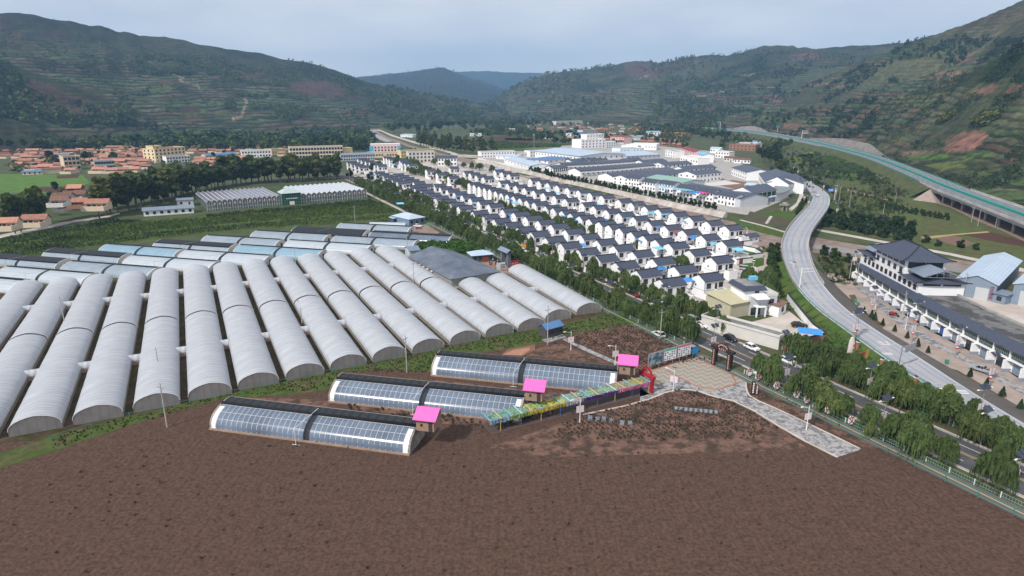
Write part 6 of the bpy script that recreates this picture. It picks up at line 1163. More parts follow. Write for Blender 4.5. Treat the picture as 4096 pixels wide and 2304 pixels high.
# willows on both verges of the road and in the wedge before the pale road
for sd,o,s0,s1 in (('left',-7.6,-395,68),('right',7.9,-395,66)):
    s=s1; k=0
    while s>s0:
        gap=(sd=='left' and -8<s<14) or (-262<s<-252) or (sd=='right' and 0<s<9)
        if not gap and rnd.random()>.10:
            k+=1; q=rd(s+rnd.uniform(-.7,.7),o+rnd.uniform(-.7,.7)); tree('willow',q,rnd.uniform(.75,1.25)*(1.12 if sd=='left' else 1.),'drooping willow on the %s verge of the road, %s from the near end'%(sd,nth(k)),'willows along the road',None,rnd.uniform(.85,1.25))
        s-=4.9
k=0
for s in range(-20,-330,-8):
    if rnd.random()>.2: k+=1; tree('willow',rd(s+rnd.uniform(-1.5,1.5),-8.7+rnd.uniform(-.5,.9)),rnd.uniform(.75,1.2),'smaller willow in the second line left of the road, %s from the near end'%nth(k),'willows along the road',None,1.15)
for j,pts in enumerate(([(3215,1400),(3300,1470),(3440,1540),(3600,1610),(3760,1690),(3900,1770),(4050,1850)],[(3290,1440),(3420,1500),(3560,1560),(3700,1620),(3830,1700),(3980,1790)],[(3440,1475),(3560,1530),(3680,1590),(3800,1640),(3900,1705)],[(3060,1540),(3160,1580),(3330,1660),(3480,1740),(3640,1830)])):
    tree_line('willow',pts,4.7,6.4,6.4,'bushy willow in row %s before the pale road'%word((4,3,2,5)[j]),'willows before the pale road',.9,None,(.85,1.2),(.55,1.15))
tree_line('far',[(225,790),(260,815),(330,850),(200,850),(150,870)],14,11,16,'tree among the hamlet houses','trees in the hamlet',3,(0,3,4),(1.,1.4))
tree_line('willow',[(2990,1140),(3040,1170),(3080,1220),(3070,1120)],7,7,6.4,'loose willow between the villa and the pale road','willows by the villa',1.)
for j,(pts,st) in enumerate((([(1590,660),(1660,700),(1700,705),(1760,722),(1820,745),(1880,765),(1960,795),(2040,825)],7),([(1640,650),(1700,690),(1790,722),(1870,750),(1930,775)],9),([(2150,890),(2190,905),(2290,920),(2370,945),(2480,955)],8),([(2430,930),(2470,945),(2510,960),(2560,1000)],10),([(1960,835),(2010,845),(2100,872),(2140,880)],9),([(2700,1080),(2740,1085)],6),([(2140,872),(2180,885)],6),([(1740,660),(1850,670),(1960,690)],16))):
    tree_line('willow',pts,st,6.8,6.4,'leafy willow in lane %s between the white houses'%word(j+1),'willows among the white houses',1.6,None,(1.1,1.5),(.75,1.1))
# the tall belt at left
for j,(pts,st) in enumerate((([(395,872),(440,858),(520,845),(600,825),(680,806),(760,782),(830,760),(900,748)],5.2),([(930,742),(1000,735),(1080,732),(1160,728),(1250,724),(1350,716)],5.6),([(420,840),(500,826),(590,808),(700,782),(800,760),(900,742),(1050,726),(1200,718),(1350,708)],7.0))):
    tree_line('broad',pts,st,21.5,18,'tall leafy tree behind the glasshouse, row %s'%word(j+1),'tall belt behind the glasshouse',1.8,(0,1,2,3,0,1,2,4),(1.15,1.55),(.75,1.18))
for i,p in enumerate(((62,935),(85,928),(120,915),(150,905),(170,893))): tree('broad',G(*p),1.2,'tall leafy tree in the left edge clump, %s from the left'%word(i+1),'clump at the left edge',i)
for i,p in enumerate(((660,800),(690,792))): tree('grey',G(*p),1.1,'greyish half bare tree in the tall belt, %s'%('left one' if i==0 else 'right one'),'half bare trees')
for j,(pts,st,h,pk) in enumerate((([(-40,618),(60,612),(170,604),(300,600),(420,596),(560,590)],10,17,(0,1,2,3,4)),([(300,590),(450,584),(600,578),(760,580),(900,585)],13,18,(0,1,2,3)),([(820,592),(920,590),(1040,592),(1160,594),(1280,592),(1400,596),(1480,602)],10,15,(0,3,3,1)),([(200,655),(215,662),(320,660),(345,655),(370,640),(455,645)],22,13,(0,3)),([(1480,604),(1560,612)],8,9,(3,0)),([(850,640),(905,628),(940,612)],30,9,(3,)))):
    tree_line('far',pts,st,h,16,'tree of belt %s around the left old town'%word(j+1),'trees around the old town',5,pk,(1.1,1.6))
for j,(pts,st,h,pk) in enumerate((([(1665,580),(1720,592),(1780,604),(1840,612),(1920,618),(1990,622)],9,19,(0,1,2,3)),([(1670,560),(1740,572),(1820,585),(1900,598),(1960,606)],11,19,(0,1,2,0,3)))):
    tree_line('poplar',pts,st,h,19,'slender poplar in the grove by the levee road, row %s'%word(j+1),'poplar grove by the levee road',3,pk,(1.2,1.6))
for j,(pts,st,h,pk) in enumerate((([(1560,530),(1640,532),(1720,528),(1800,520),(1900,516)],13,20,(3,0,3,1)),([(1950,512),(2060,505),(2160,500)],16,17,(3,0,1)),([(2160,560),(2220,580),(2290,575),(2340,590)],14,12,(3,0)),([(2120,548),(2155,548),(2240,545),(2275,540),(2310,560)],18,11,(3,0)),([(2640,580),(2700,590),(2740,600)],13,12,(3,0)),([(2760,545),(2830,550),(2900,565)],13,15,(0,3,1)),([(2560,520),(2640,515),(2720,525),(2800,530)],16,14,(0,3)))):
    tree_line('far',pts,st,h,16,'tree of belt %s among the far village'%word(j+1),'trees around the far village',5,pk,(1.1,1.6))
for j,(pts,st,h,pk) in enumerate((([(3040,650),(3060,660),(3090,672),(3110,690),(3140,695)],9,15,(3,0,3)),([(3060,640),(3100,625),(3120,600),(3150,590)],12,14,(0,3)),([(3180,700),(3240,690),(3290,675)],11,8,(3,)),([(3160,655),(3200,665),(3250,650),(3280,645)],14,8,(3,0)),([(3420,640),(3440,650),(3480,660),(3510,665),(3560,690)],10,7,(0,4,1)))):
    tree_line('far',pts,st,h,16,'tree of clump %s below the expressway'%word(j+1),'trees by the expressway',3,pk,(.9,1.2))
for j,(pts,st,h,pk) in enumerate((([(3310,905),(3350,912),(3400,922),(3460,935),(3540,950),(3620,965)],3.4,6.5,(0,1,2)),([(3330,890),(3400,900),(3480,915),(3560,925),(3640,940)],3.8,7,(0,1,2)),([(3360,875),(3420,880),(3540,905),(3600,915)],5,6.,(0,1,2)),([(3520,820),(3600,838),(3700,855),(3800,872)],2.2,2.6,(3,)),([(3515,828),(3600,846),(3700,864),(3790,880)],2.4,2.4,(3,)),([(3300,1020),(3340,1035),(3400,1050)],9,4.5,(0,3)),([(3690,970),(3760,985),(3830,990),(3900,1000)],9,3.6,(0,3)))):
    tree_line('bush',pts,st,h,3.6,'dense dark bush in thicket %s beside the bridge road'%word(j+1),'thickets beside the bridge road',1.2,pk,(.8,1.1))
tree_line('bush',[(2190,700),(2240,712),(2300,724),(2380,738),(2440,752)],4.4,4.2,3.6,'clipped dark tree along the river wall, far half','trees along the river wall',.5,(0,1,2),(.75,.95),z=3.); tree_line('bush',[(2450,754),(2520,769),(2600,785),(2700,805),(2780,822),(2860,838)],4.0,4.2,3.6,'clipped dark tree along the river wall, near half','trees along the river wall',.5,(0,1,2),(.75,.95),z=3.)
tree_line('bush',[(2120,688),(2160,692),(2190,694)],5,6,3.6,'dark bushy tree at the corner of the long workshop','trees along the river wall',1,(0,1)); tree_line('bush',[(1500,600),(1560,612),(1620,618),(1660,612)],7,7,3.6,'green bushy tree along the stream below the levee','trees along the stream',2,(3,0))
tree_line('bush',[(3220,800),(3205,830),(3190,860)],3,3.4,3.6,'small tree along the garden walk inside the bend','garden trees inside the bend',.6,(3,)); tree_line('bush',[(3190,720),(3215,735),(3235,760)],4,3.2,3.6,'small tree at the roadside by the bent hall','garden trees inside the bend',.6,(3,))
tree_line('bush',[(3150,695),(3220,715),(3290,742),(3330,770)],6,3.4,3.6,'bush on the outer side of the road bend','bushes outside the bend',1.2,(3,0)); tree_line('bush',[(3100,1010),(3090,1060),(3100,1110),(3085,1150)],6,5,3.6,'small leafy tree on the grass beside the bridge ramp','trees beside the ramp',1.,(3,))
for i,p in enumerate(((3578,1325),(3628,1352),(3670,1385),(3711,1410),(3455,1252),(3485,1270),(3498,1280),(3530,1300),(3879,1506),(3945,1545),(4008,1585),(4080,1635))): tree('conifer',G(*p,.8),rnd.uniform(.55,.8),'small dark conical conifer in the beds before the shop row, %s from the far end'%word(i+1),'conifers before the shops')
for i,p in enumerate(((1520,735),(1440,690),(1400,705),(1480,720))): tree('bush',G(*p),2.,'dark leafy roadside tree at the road junction, %s from the left'%word(i+1),'trees at the junction',0)
for i,p in enumerate(((1489,692),(1520,682),(1583,672),(1590,655))): tree('far',G(*p),.72,'dense green tree standing among the junction houses, %s from the left'%word(i+1),'trees among the junction houses',0)
# woods too far or too many to count
def woods(name,spots,m,n_leaf=16,size=2.4):
    V=[]; rs=np.random.RandomState(len(spots))
    for (p,h,w) in spots:
        V.append(leaves([(p.x,p.y,p.z+h*.52,w*.5,w*.5,h*.5)],n_leaf,size*h/14.,rs,.3))
    return kind(put(name,qmesh(name,np.concatenate(V),m)),'stuff')
def wood_region(poly_boxes):
    o=[]
    for (x0,y0,x1,y1,n,h,thr) in poly_boxes:
        k=0
        while k<n:
            k+=1; x=rnd.uniform(x0,x1); y=rnd.uniform(y0,y1)
            if 2455<x<2590 and y<500: continue
            p=G(x,y); p.z=max(0,hill_z(p.x,p.y))
            if vnoise(np.array(p.x/70.),np.array(p.y/160.))<thr: continue
            o.append((p,h*rnd.uniform(.65,1.2),h*rnd.uniform(.75,1.2)))
    return o
WR=wood_region([(1480,428,2760,470,4200,15,.30),(1480,470,2060,500,1500,16,.36),(1540,500,2060,532,420,16,.45),(2060,470,2760,498,900,14,.45),(2560,498,2900,540,420,13,.42),(2060,498,2760,560,620,11,.46),(1880,500,2080,545,160,12,.4),(2300,545,2760,600,160,9,.5),(2760,440,3050,520,700,12,.42),(2880,540,3120,600,120,10,.4)])
woods('valley_woods',WR[::2],LB,11); woods('valley_woods',WR[1::4],LD,11); woods('valley_woods',WR[3::4],PT['poplar'][3].children[0].data.materials[0] if False else LBY,8)
WR=wood_region([(-20,548,900,600,620,15,.40),(800,545,1500,606,760,13,.34),(1150,500,1480,560,420,10,.4),(10,590,1000,690,130,7,.3)])
woods('foothill_woods',WR[::2],LB,14); woods('foothill_woods',WR[1::2],LD,14)
WR=wood_region([(3080,600,3360,720,300,3.6,.42),(3330,690,3720,890,620,2.4,.45),(3250,740,3700,880,500,1.8,.40),(3480,730,3640,790,160,2.4,.2),(3440,640,3640,740,420,2.8,.3),(3240,590,3560,730,420,3.,.35),(3000,930,3120,1000,80,1.6,.4),(3650,880,4096,960,260,2.0,.4),(3260,1040,3480,1150,160,2.2,.4),(2960,860,3180,960,120,1.5,.45)])
woods('valley_scrub',WR[::2],LB,16,2.0); woods('valley_scrub',WR[1::2],LD,16,2.0)
def hill_spots(regions,hmin=5,hmax=10):
    o=[]
    for (x0,y0,x1,y1,n) in regions:
        for _ in range(n):
            t=rnd.random(); x=rnd.uniform(x0,x1); y=rnd.uniform(y0,y1); p=hit_hill(x,y)
            if p is None: continue
            if (80<x<450 and 335<y<462) or (1150<x<1350 and 325<y<395) or (3770<x<3960 and 515<y<612) or (3600<x<4000 and 600<y<690) or (940<x<1000 and 390<y<480) or (3870<x<4070 and 335<y<380): continue
            if float(vnoise(np.array(p.x/45.+7),np.array(p.y/45.)))<.45: continue
            o.append((p,rnd.uniform(hmin,hmax),rnd.uniform(5,9)))
    return o
woods('hillside_woods',hill_spots([(540,215,760,300,420),(700,225,900,300,520),(880,250,1050,330,420),(1000,260,1200,345,420),(1150,240,1420,350,420),(900,380,1250,440,700),(1100,420,1300,480,420),(380,430,600,500,220),(0,330,700,480,420),(1380,340,1560,390,260),(1500,370,1640,420,160)],6,12),LB,12)
woods('hillside_woods',hill_spots([(2550,240,2760,300,160),(3020,210,3420,300,420),(2860,260,3300,350,700),(2640,320,3000,420,520),(2700,400,2960,470,520),(3050,330,3500,420,420),(3300,260,3600,340,260),(3560,150,4096,260,420),(3000,440,3500,560,420)],5,10),LD,12)
woods('hillside_scrub',hill_spots([(3300,300,4096,520,2600),(3400,480,4096,640,1200),(3600,600,4096,760,700),(3900,200,4096,330,600),(3550,160,4096,330,900)],2.0,4.6),LD,9,2.6)
woods('hillside_scrub',hill_spots([(0,250,600,480,2200),(0,80,900,260,1500),(700,280,1500,450,1500),(0,460,800,560,700)],2.4,5.),LD,7,3.)
woods('hillside_scrub',hill_spots([(2000,290,3000,440,1800),(2900,190,3500,330,900)],3,6),LD,7,3.)
woods('yellow_hillside_trees',hill_spots([(600,220,1000,300,120),(400,430,600,500,80),(3100,250,3400,300,70),(3700,460,3980,520,120),(1400,280,1480,320,30)],6,10),LBY,14)
# ---------------------------------------------------------------- the long shop row with its pavilion tower
FP=[(128.3,229.5),(125.0,203),(123.9,191),(122.9,178),(122.5,165),(122.6,148),(122.6,112)]; Z0=.75
FPv=smooth_line([Vector((x,y,Z0)) for x,y in FP],1)
def along(L,s):
    for a,c in zip(L,L[1:]):
        l=(c-a).length
        if s<=l: return a.lerp(c,s/l),(c-a).normalized()
        s-=l
    return L[-1],(L[-1]-L[-2]).normalized()
TOT=sum((c-a).length for a,c in zip(FPv,FPv[1:])); NB=21; BW=TOT/NB
t=thing('shop_row','long white two storey shop row with garage shutters below and green glass above','shop row',(0,0,0)); root=FPv[0].copy(); t.location=root
def loc(s,o,z):  # o: towards the back
    p,d=along(FPv,s); n=Vector((-d.y,d.x,0)); q=p+n*o-root; return (q.x,q.y,z-0.)
b=MB(); ss=[TOT*i/40 for i in range(41)]
prof=[(0.6,0.),(0.6,6.0),(14.,6.0),(14.,0.)]
b.loft([[loc(s,o,z) for o,z in prof] for s in ss][::-1],closed=True,caps=True); b.build('wall',White,t)
b=MB(); b.loft([[loc(s,o,z) for o,z in ((-1.0,5.9),(2.4,7.2),(2.6,7.2),(2.6,6.5),(14.2,6.5),(14.2,6.1),(-1.0,5.7))] for s in [-.5]+ss[1:-1]+[TOT]][::-1],closed=True,caps=True); rf=b.build('roof',mat('wet flat roof',(.15,.15,.145),.6,.25,.5,col2=(.055,.055,.055),thr=(.47,.53)),t)
b=MB(); b.loft([[loc(s,o,z) for o,z in ((-1.05,5.95),(2.4,7.27))] for s in ss]); b.build('tiled_eave',Tile,rf)
b=MB(); b.loft([[loc(s,o,z) for o,z in ((13.7,6.5),(13.7,7.2),(14.3,7.2),(14.3,6.5))] for s in ss][::-1],closed=True,caps=True); b.build('parapet',Conc,rf)
for k in range(NB):
    s=BW*(k+.5); p,d=along(FPv,s); rz=math.atan2(d.y,d.x); L=loc(s,0,0)
    m=MB().box(-BW*.36,.45,0,BW*.36,.58,2.9).mesh('shutter',MATS['grey blue shutter']); 
    if k%6==4: m=MB().box(-BW*.34,.45,0,BW*.34,.58,2.9).mesh('shutter',mat('blue shutter',(.06,.12,.36),.6,.08,stripe=(2,.25,.85)))
    if k in (12,14): m=MB().box(-BW*.34,.45,0,BW*.34,.58,2.9).mesh('doorway',Dark)
    put(m.name.split('.')[0],m,t,L,rz)
    w=put('window',MB().box(-BW*.42,-.12,3.75,BW*.42,.55,5.75).mesh('window',GlassG),t,L,rz)
    b=MB()
    for i in range(9): x=-BW*.42+BW*.84*i/8; b.box(x-.03,-.17,3.75,x+.03,-.11,5.75)
    b.box(-BW*.42,-.165,4.3,BW*.42,-.115,4.36); b.build('mullions',WhiteM if False else Steel,w)
    pr=MB(); pr.box(-BW*.5-.22,-1.5,0.9,-BW*.5+.22,.6,3.2); pr.box(-BW*.5-.16,-.35,3.2,-BW*.5+.16,.6,5.8); pr.box(-BW*.5-.24,-1.55,0,-BW*.5+.24,.6,.9,1); put('pier',pr.mesh('pier',[White,mat('blue grey plinth',(.26,.30,.38),.8,.06)]),t,L,rz)
    bm=MB(); bm.box(-BW*.5,-.6,3.2,BW*.5,.6,3.55); bm.hexa([(-BW*.5,-1.,3.1),(-BW*.22,-.7,3.3),(-BW*.22,-.5,3.3),(-BW*.5,-.6,3.1)],[(-BW*.5,-1.,3.5),(-BW*.22,-.7,3.55),(-BW*.22,-.5,3.55),(-BW*.5,-.6,3.5)]); put('balcony_beam',bm.mesh('balcony_beam',White),t,L,rz)
TW0=G(3439.5,1050.7,7.4); TW1=G(3668.5,1178.3,7.4); dT_=(TW1-TW0); dT_.z=0; LT=dT_.length; rzT=math.atan2(dT_.y,dT_.x)
t=thing('pavilion_tower','white tiled tower with a great sweeping grey hipped roof rising over the shop row','tower',(TW0.x,TW0.y,Z0),rzT); DT=12.5
TileW=mat('white wall tiles',(.82,.83,.85),.4,.05,.5)
def sweep_roof(x0,x1,y0,y1,ze,zr,ov,m,par,inset,nm='roof'):
    b=MB(); R_=[]
    for k in range(7):
        u=k/6; e=ov*(1-u); f=u**1.35
        xa=x0-e+(inset)*u; xb=x1+e-(inset)*u; ya=y0-e+((y1-y0)/2-.15)*u; yb=y1+e-((y1-y0)/2-.15)*u; z=ze+(zr-ze)*f
        up=.4*(1-u)**3
        ring=[]
        for (p,q) in (((xa,ya),(xb,ya)),((xb,ya),(xb,yb)),((xb,yb),(xa,yb)),((xa,yb),(xa,ya))):
            for i in range(6): tt=i/6; c=abs(2*tt-1)**3; ring.append((p[0]+(q[0]-p[0])*tt,p[1]+(q[1]-p[1])*tt,z+up*c))
        R_.append(ring)
    b.loft(R_,closed=True,caps=True); o=b.build(nm,m,par); 
    e=MB()
    for c in (0,6,12,18):
        for a,d in zip(R_,R_[1:]): e.tube(Vector(a[c])+Vector((0,0,.1)),Vector(d[c])+Vector((0,0,.1)),.16,None,5)
    e.tube(Vector(R_[-1][0])+Vector((0,0,.15)),Vector(R_[-1][6])+Vector((0,0,.15)),.2,None,5); e.build('ridge',TileE,o); return o
x1,x2=LT*.27,LT*.76
MB().box(0,0,5,x1,DT-2,10.8).build('side_wall',TileW,t); MB().box(x1,-.0,5,x2,DT,15.0).build('main_wall',TileW,t); MB().box(x2,0.0,5,LT,DT+1,10.35).build('side_wall',TileW,t)
sweep_roof(x1,x2,0,DT,15.0,19.0,2.0,Tile,t,5.)
sweep_roof(0,x1,0,DT-2,10.9,12.0,1.1,Tile,t,.8,'lower_roof'); sweep_roof(x2,LT,0,DT+1,10.4,11.7,1.3,Tile,t,.8,'lower_roof')
def gable(x0,x1,y0,y1,z0,z1,m,nm):
    b=MB(); ym=(y0+y1)/2
    for q in ([(x0,y0,z0),(x1,y0,z0),(x1,ym,z1),(x0,ym,z1)],[(x0,ym,z1),(x1,ym,z1),(x1,y1,z0),(x0,y1,z0)]): b.hexa(q,[(p[0],p[1],p[2]+.15) for p in q])
    return b.build(nm,m,t)
gable(x2+.4,LT+.4,.8,DT,12.2,14.3,mat('grey sheet roof',(.20,.24,.31),.5,.1,.3,stripe=(1,.8,.85)),'upper_roof'); gable(-.4,x1-.4,.8,DT-2.6,12.3,14.,MATS['grey sheet roof'],'upper_roof')
b=MB()
for i in range(7): y=.8+(DT-.8)*i/6; b.tube((LT+.2,y,12.2),(LT+.2,y,12.2+2.1*(1-abs(2*i/6-1))),.06,None,4)
b.tube((LT+.2,.8,12.25),(LT+.2,DT,12.25),.08,None,4); b.build('gable_truss',Steel,t)
for x in np.linspace(.1,.95,12):
    X=LT*x; add_window(t,X,0,8.6,0,1.25)
for x in np.linspace(x1+2,x2-2,5): add_window(t,x,0,11.7,0,1.3); put('window',MB().box(-(x2-x1)*.085,-.07,13.4,(x2-x1)*.085,.03,14.7).mesh('window',Dark),t,(x,0,0))
for x in (x1*.3,x1*.75,x2+(LT-x2)*.3,x2+(LT-x2)*.75): put('window',MB().box(-1.4,-.07,9.7,1.4,.03,10.5).mesh('window',Dark),t,(x,0,0))
for y in (.28,.72): put('window',MB().box(-.03,-2.6,9.5,.07,2.6,10.3).mesh('window',Dark),t,(LT,(DT+1)*y,0)); put('window',MB().box(-.03,-2.6,12.6,.07,2.6,14.7).mesh('window',Dark),t,(x2,DT*y,0))
b=MB(); b.face([(0,0,0)]) if False else None
gsheet('concrete_yard',[(3800,1190),(3815,1178),(3975,1207),(4100,1210),(4500,1290),(4500,1560),(4096,1325)],mat('pale yard concrete',(.56,.50,.46),.9,.12,.2,col2=(.44,.38,.34)),.06)
t=B('warehouse','blue grey warehouse with broad pale blue roof and red lettering behind the shop tower','warehouse',(3815,1180),(3975,1208),48,6.,'gabley',2.2,mat('blue grey ribbed wall',(.22,.28,.36),.6,.1,stripe=(0,.6,.88)),PaleRoof,0,0); L=(G(3975,1208)-G(3815,1180)).length
MB().box(L*.5,-.06,0,L*.83,.03,4.2).build('door',mat('pale roller door',(.50,.52,.54),.6,.06,stripe=(2,.3,.9)),t)
for i,c in enumerate('成品库房'): text(t,c,1.15,Red,(L*.90,-.08,4.6-i*1.15),(math.pi/2,0,0),'character')
t=B('warehouse','second blue grey warehouse at the right edge with pale roller door','warehouse',(4040,1215),(4300,1262),44,7.,'gabley',2.4,MATS['blue grey ribbed wall'],PaleRoof,0,0); L=(G(4300,1262)-G(4040,1215)).length; MB().box(L*.12,-.06,0,L*.42,.03,5).build('door',MATS['pale roller door'],t)
B('guard_room','small blue grey guard room with white window between the warehouses','guard room',(3968,1208),(4016,1220),5,3.2,'shed',.3,MATS['blue grey ribbed wall'],GreyRoof,1,1,None,None,1.1,False)
# shop front clutter
t=thing('shop_sign','blue shop sign board with white lettering over an open shop','sign',G(4045,1440,3.4),R(-92)); MB().box(-1.8,-.1,-.6,1.8,.05,.6).build('board',mat('blue sign',(.03,.12,.45),.5,.05),t); b=MB()
for i in range(6): b.box(-1.4+i*.48,-.14,-.16,-1.08+i*.48,-.1,.16)
b.build('lettering',WhiteM,t)
# ---------------------------------------------------------------- expressway on its embankment and viaduct
EN=[(2466,443,2),(2500,452,2),(2535,467,3),(2560,483,3),(2650,496,5),(2740,507,7),(2840,515,7),(2940,524,7),(3076,543,7),(3239,576,7),(3364,606,7),(3469,637,7),(3558,674,7),(3678,728,7),(3721,755,7),(3872,812,7),(4096,901,7),(4400,1020,7)]
EF=[(2476,440,2),(2512,449,2),(2548,464,3),(2566,480,3),(2650,493,5),(2740,503,7),(2840,509,7),(2940,515,7),(3085,529,7),(3260,560,7),(3400,595,7),(3505,620,7),(3600,652,7),(3720,697,7),(3770,716,7),(3900,767,7),(4096,833,7),(4400,930,7)]
NL=smooth_line([G(*p) for p in EN],2); FL=smooth_line([G(*p) for p in EF],2)
def eb(t,dz=0): return [a.lerp(c,t)+Vector((0,0,dz)) for a,c in zip(NL,FL)]
b=MB()
for i in range(len(NL)-1):
    a0,a1,f0,f1=NL[i],NL[i+1],FL[i],FL[i+1]; th=Vector((0,0,1.5)); b.hexa([a1-th,f1-th,f0-th,a0-th][::-1],[a1,f1,f0,a0][::-1])
kind(b.build('expressway',mat('expressway asphalt',(.165,.18,.205),.85,.1,.1)),'structure')
def eband(t0,t1,dz,m,nm='road_marking'):
    b=MB(); A=eb(t0,dz); C_=eb(t1,dz)
    for i in range(len(A)-1): b.face([A[i],A[i+1],C_[i+1],C_[i]][::-1]); 
    return kind(b.build(nm,m),'structure')
for u in (.04,.44,.56,.96): eband(u,u+.012,.03,LineY if u in (.44,.56) else LineW)
b=MB()
for u in (.18,.31,.69,.82):
    A=resample(eb(u,.04),7); C_=resample(eb(u+.007,.04),7)
    for i in range(0,min(len(A),len(C_))-1,2): b.face([A[i],A[i+1],C_[i+1],C_[i]][::-1])
kind(b.build('road_marking',LineW),'structure')
def ewall(u,h,w,m,name,label,sel=lambda p:True,cat='barrier'):
    L=[p for p in eb(u) if sel(p)]; t0=thing(name,label,cat,L[0]); L=[p-L[0] for p in L]; b=MB(); a,c=ribbon(L,-w/2,w/2)
    for i in range(len(a)-1): b.hexa([c[i],c[i+1],a[i+1],a[i]],[(*c[i][:2],c[i][2]+h),(*c[i+1][:2],c[i+1][2]+h),(*a[i+1][:2],a[i+1][2]+h),(*a[i][:2],a[i][2]+h)])
    b.build('barrier_body',m,t0); return t0
ewall(.5,1.35,1.6,Teal,'median_screen','teal green anti glare screen along the middle of the expressway')
ewall(.015,.8,.25,GreenM,'guard_rail','green guard rail on the near edge of the embanked expressway',lambda p:900>p.y>470); ewall(.985,.8,.25,GreenM,'guard_rail','green guard rail on the hill side edge of the embanked expressway',lambda p:1000>p.y>440)
ewall(.015,1.1,.4,ConcP,'parapet','pale concrete parapet on the near side of the expressway viaduct',lambda p:p.y<470); ewall(.985,1.1,.4,ConcP,'parapet','pale concrete parapet on the hill side of the expressway viaduct',lambda p:p.y<440)
b=MB()
for i in range(len(NL)-1):
    if NL[i].y>455:
        for S_,sg in ((NL,1),(FL,-1)):
            a0,a1=S_[i],S_[i+1]; tt=(a1-a0); nn=Vector((-tt.y,tt.x,0)).normalized()*sg; nn=nn if (nn.dot(NL[i]-FL[i])*sg>0) else -nn
            o0=a0+nn*a0.z*1.7; o1=a1+nn*a1.z*1.7; o0.z=o1.z=-.05; b.face([a0-Vector((0,0,.06)),a1-Vector((0,0,.06)),o1,o0])
kind(b.build('embankment',mat('bushy embankment',(.055,.075,.022),.96,.45,.25,bump=.5,col2=(.085,.09,.03),detail=9)),'structure')
b=MB(); 
mid=[i for i in range(len(NL)) if NL[i].y<452]; Lp=resample([(NL[i]+FL[i])/2 for i in mid],16.)
for k,p in enumerate(Lp[:9]):
    q,d=p,None; j=min(range(len(NL)),key=lambda i:((NL[i]+FL[i])/2-p).length); across=(FL[j]-NL[j]); w=across.length
    t=thing('viaduct_pier','concrete pier pair with crosshead under the expressway viaduct, %s from the abutment'%word(k+1),'bridge pier',(p.x,p.y,0),math.atan2(across.y,across.x),'piers of the expressway viaduct')
    for x in (-w*.36,-w*.14,w*.14,w*.36): put('column',MB().tube((0,0,-.5),(0,0,4.6),.7,None,12).mesh('column',Conc),t,(x,0,0))
    MB().hexa([(-w*.44,-.8,4.4),(w*.44,-.8,4.4),(w*.44,.8,4.4),(-w*.44,.8,4.4)],[(-w*.49,-.9,5.5),(w*.49,-.9,5.5),(w*.49,.9,5.5),(-w*.49,.9,5.5)]).build('crosshead',Conc,t)
gsheet('bare_bank',[(3735,810),(3800,830),(3900,880),(4000,920),(4096,965),(4400,1090),(4400,1010),(4096,905),(3872,818),(3740,765)],mat('pinkish bare bank',(.25,.17,.14),.95,.25,.4),.03)
t=thing('abutment','pale concrete abutment cone where the viaduct leaves its embankment','abutment',G(3690,790)); p=G(3720,757,6.6)-t.location
b=MB(); q=[G(3650,800)-t.location,G(3745,812)-t.location,G(3800,800)-t.location,G(3720,735)-t.location]; 
for i in range(3): b.face([q[i],q[i+1],p])
b.face([q[2],q[3],p]); b.build('slope',mat('abutment stone',(.33,.26,.22),.95,.2,.5),t)
def retaining(us,h,label):
    L=[p for p in eb(1.0) if us[0]<PX(p)[0]<us[1]]; t0=thing('retaining_wall',label,'retaining wall',L[0]); o=L[0]; b=MB(); a,_=ribbon(L,0,0); n=len(L)
    R1=[];R2=[];R3=[]
    for i in range(n):
        tt=(L[min(i+1,n-1)]-L[max(i-1,0)]); nn=Vector((-tt.y,tt.x,0)).normalized(); nn=nn if nn.dot(FL[10]-NL[10])>0 else -nn; hh=h*min(1,3*i/n+.15,3*(n-1-i)/n+.15)
        R1.append(L[i]+nn*3-o-Vector((0,0,3))); R2.append(L[i]+nn*(3+hh*.75)+Vector((0,0,hh))-o); R3.append(L[i]+nn*(3+hh*.75+14)+Vector((0,0,-7))-o)
    b.loft([R1,R2,R3] if False else [list(x) for x in zip(R1,R2,R3)]); b.build('stone_face',mat('grey lattice stone slope',(.27,.245,.23),.95,.3,.3,bump=.5,col2=(.19,.17,.155),detail=8),t0)
retaining((2905,3085),8,'grey stone retaining slope above the far part of the expressway'); retaining((3190,3525),9,'long grey stone retaining slope above the near part of the expressway')
t=thing('gantry_sign','green expressway sign board on a post by the stone slope','road sign',G(3110,527,7)); MB().tube((0,0,0),(0,0,8),.3,None,6).build('post',WhiteM,t); MB().box(-3.5,-.3,7,3.5,0,13).build('board',GreenM,t)
t=thing('gantry_sign','white cantilever expressway sign with three arms before the retaining slope','road sign',G(3206,552,7)); MB().tube((0,0,-6),(0,0,12),.4,.3,8).build('post',WhiteM,t)
for z in (7.5,9.5,11.5): MB().box(0,-.25,z-.25,10,0,z+.25).build('arm',WhiteM,t)
t=thing('gantry_sign','small green topped expressway sign far away beside the road','road sign',G(2880,512,7)); MB().tube((0,0,0),(0,0,14),.4,None,6).build('post',WhiteM,t); MB().box(-8,-.3,10.5,1,0,14.5).build('board',GreenM,t)
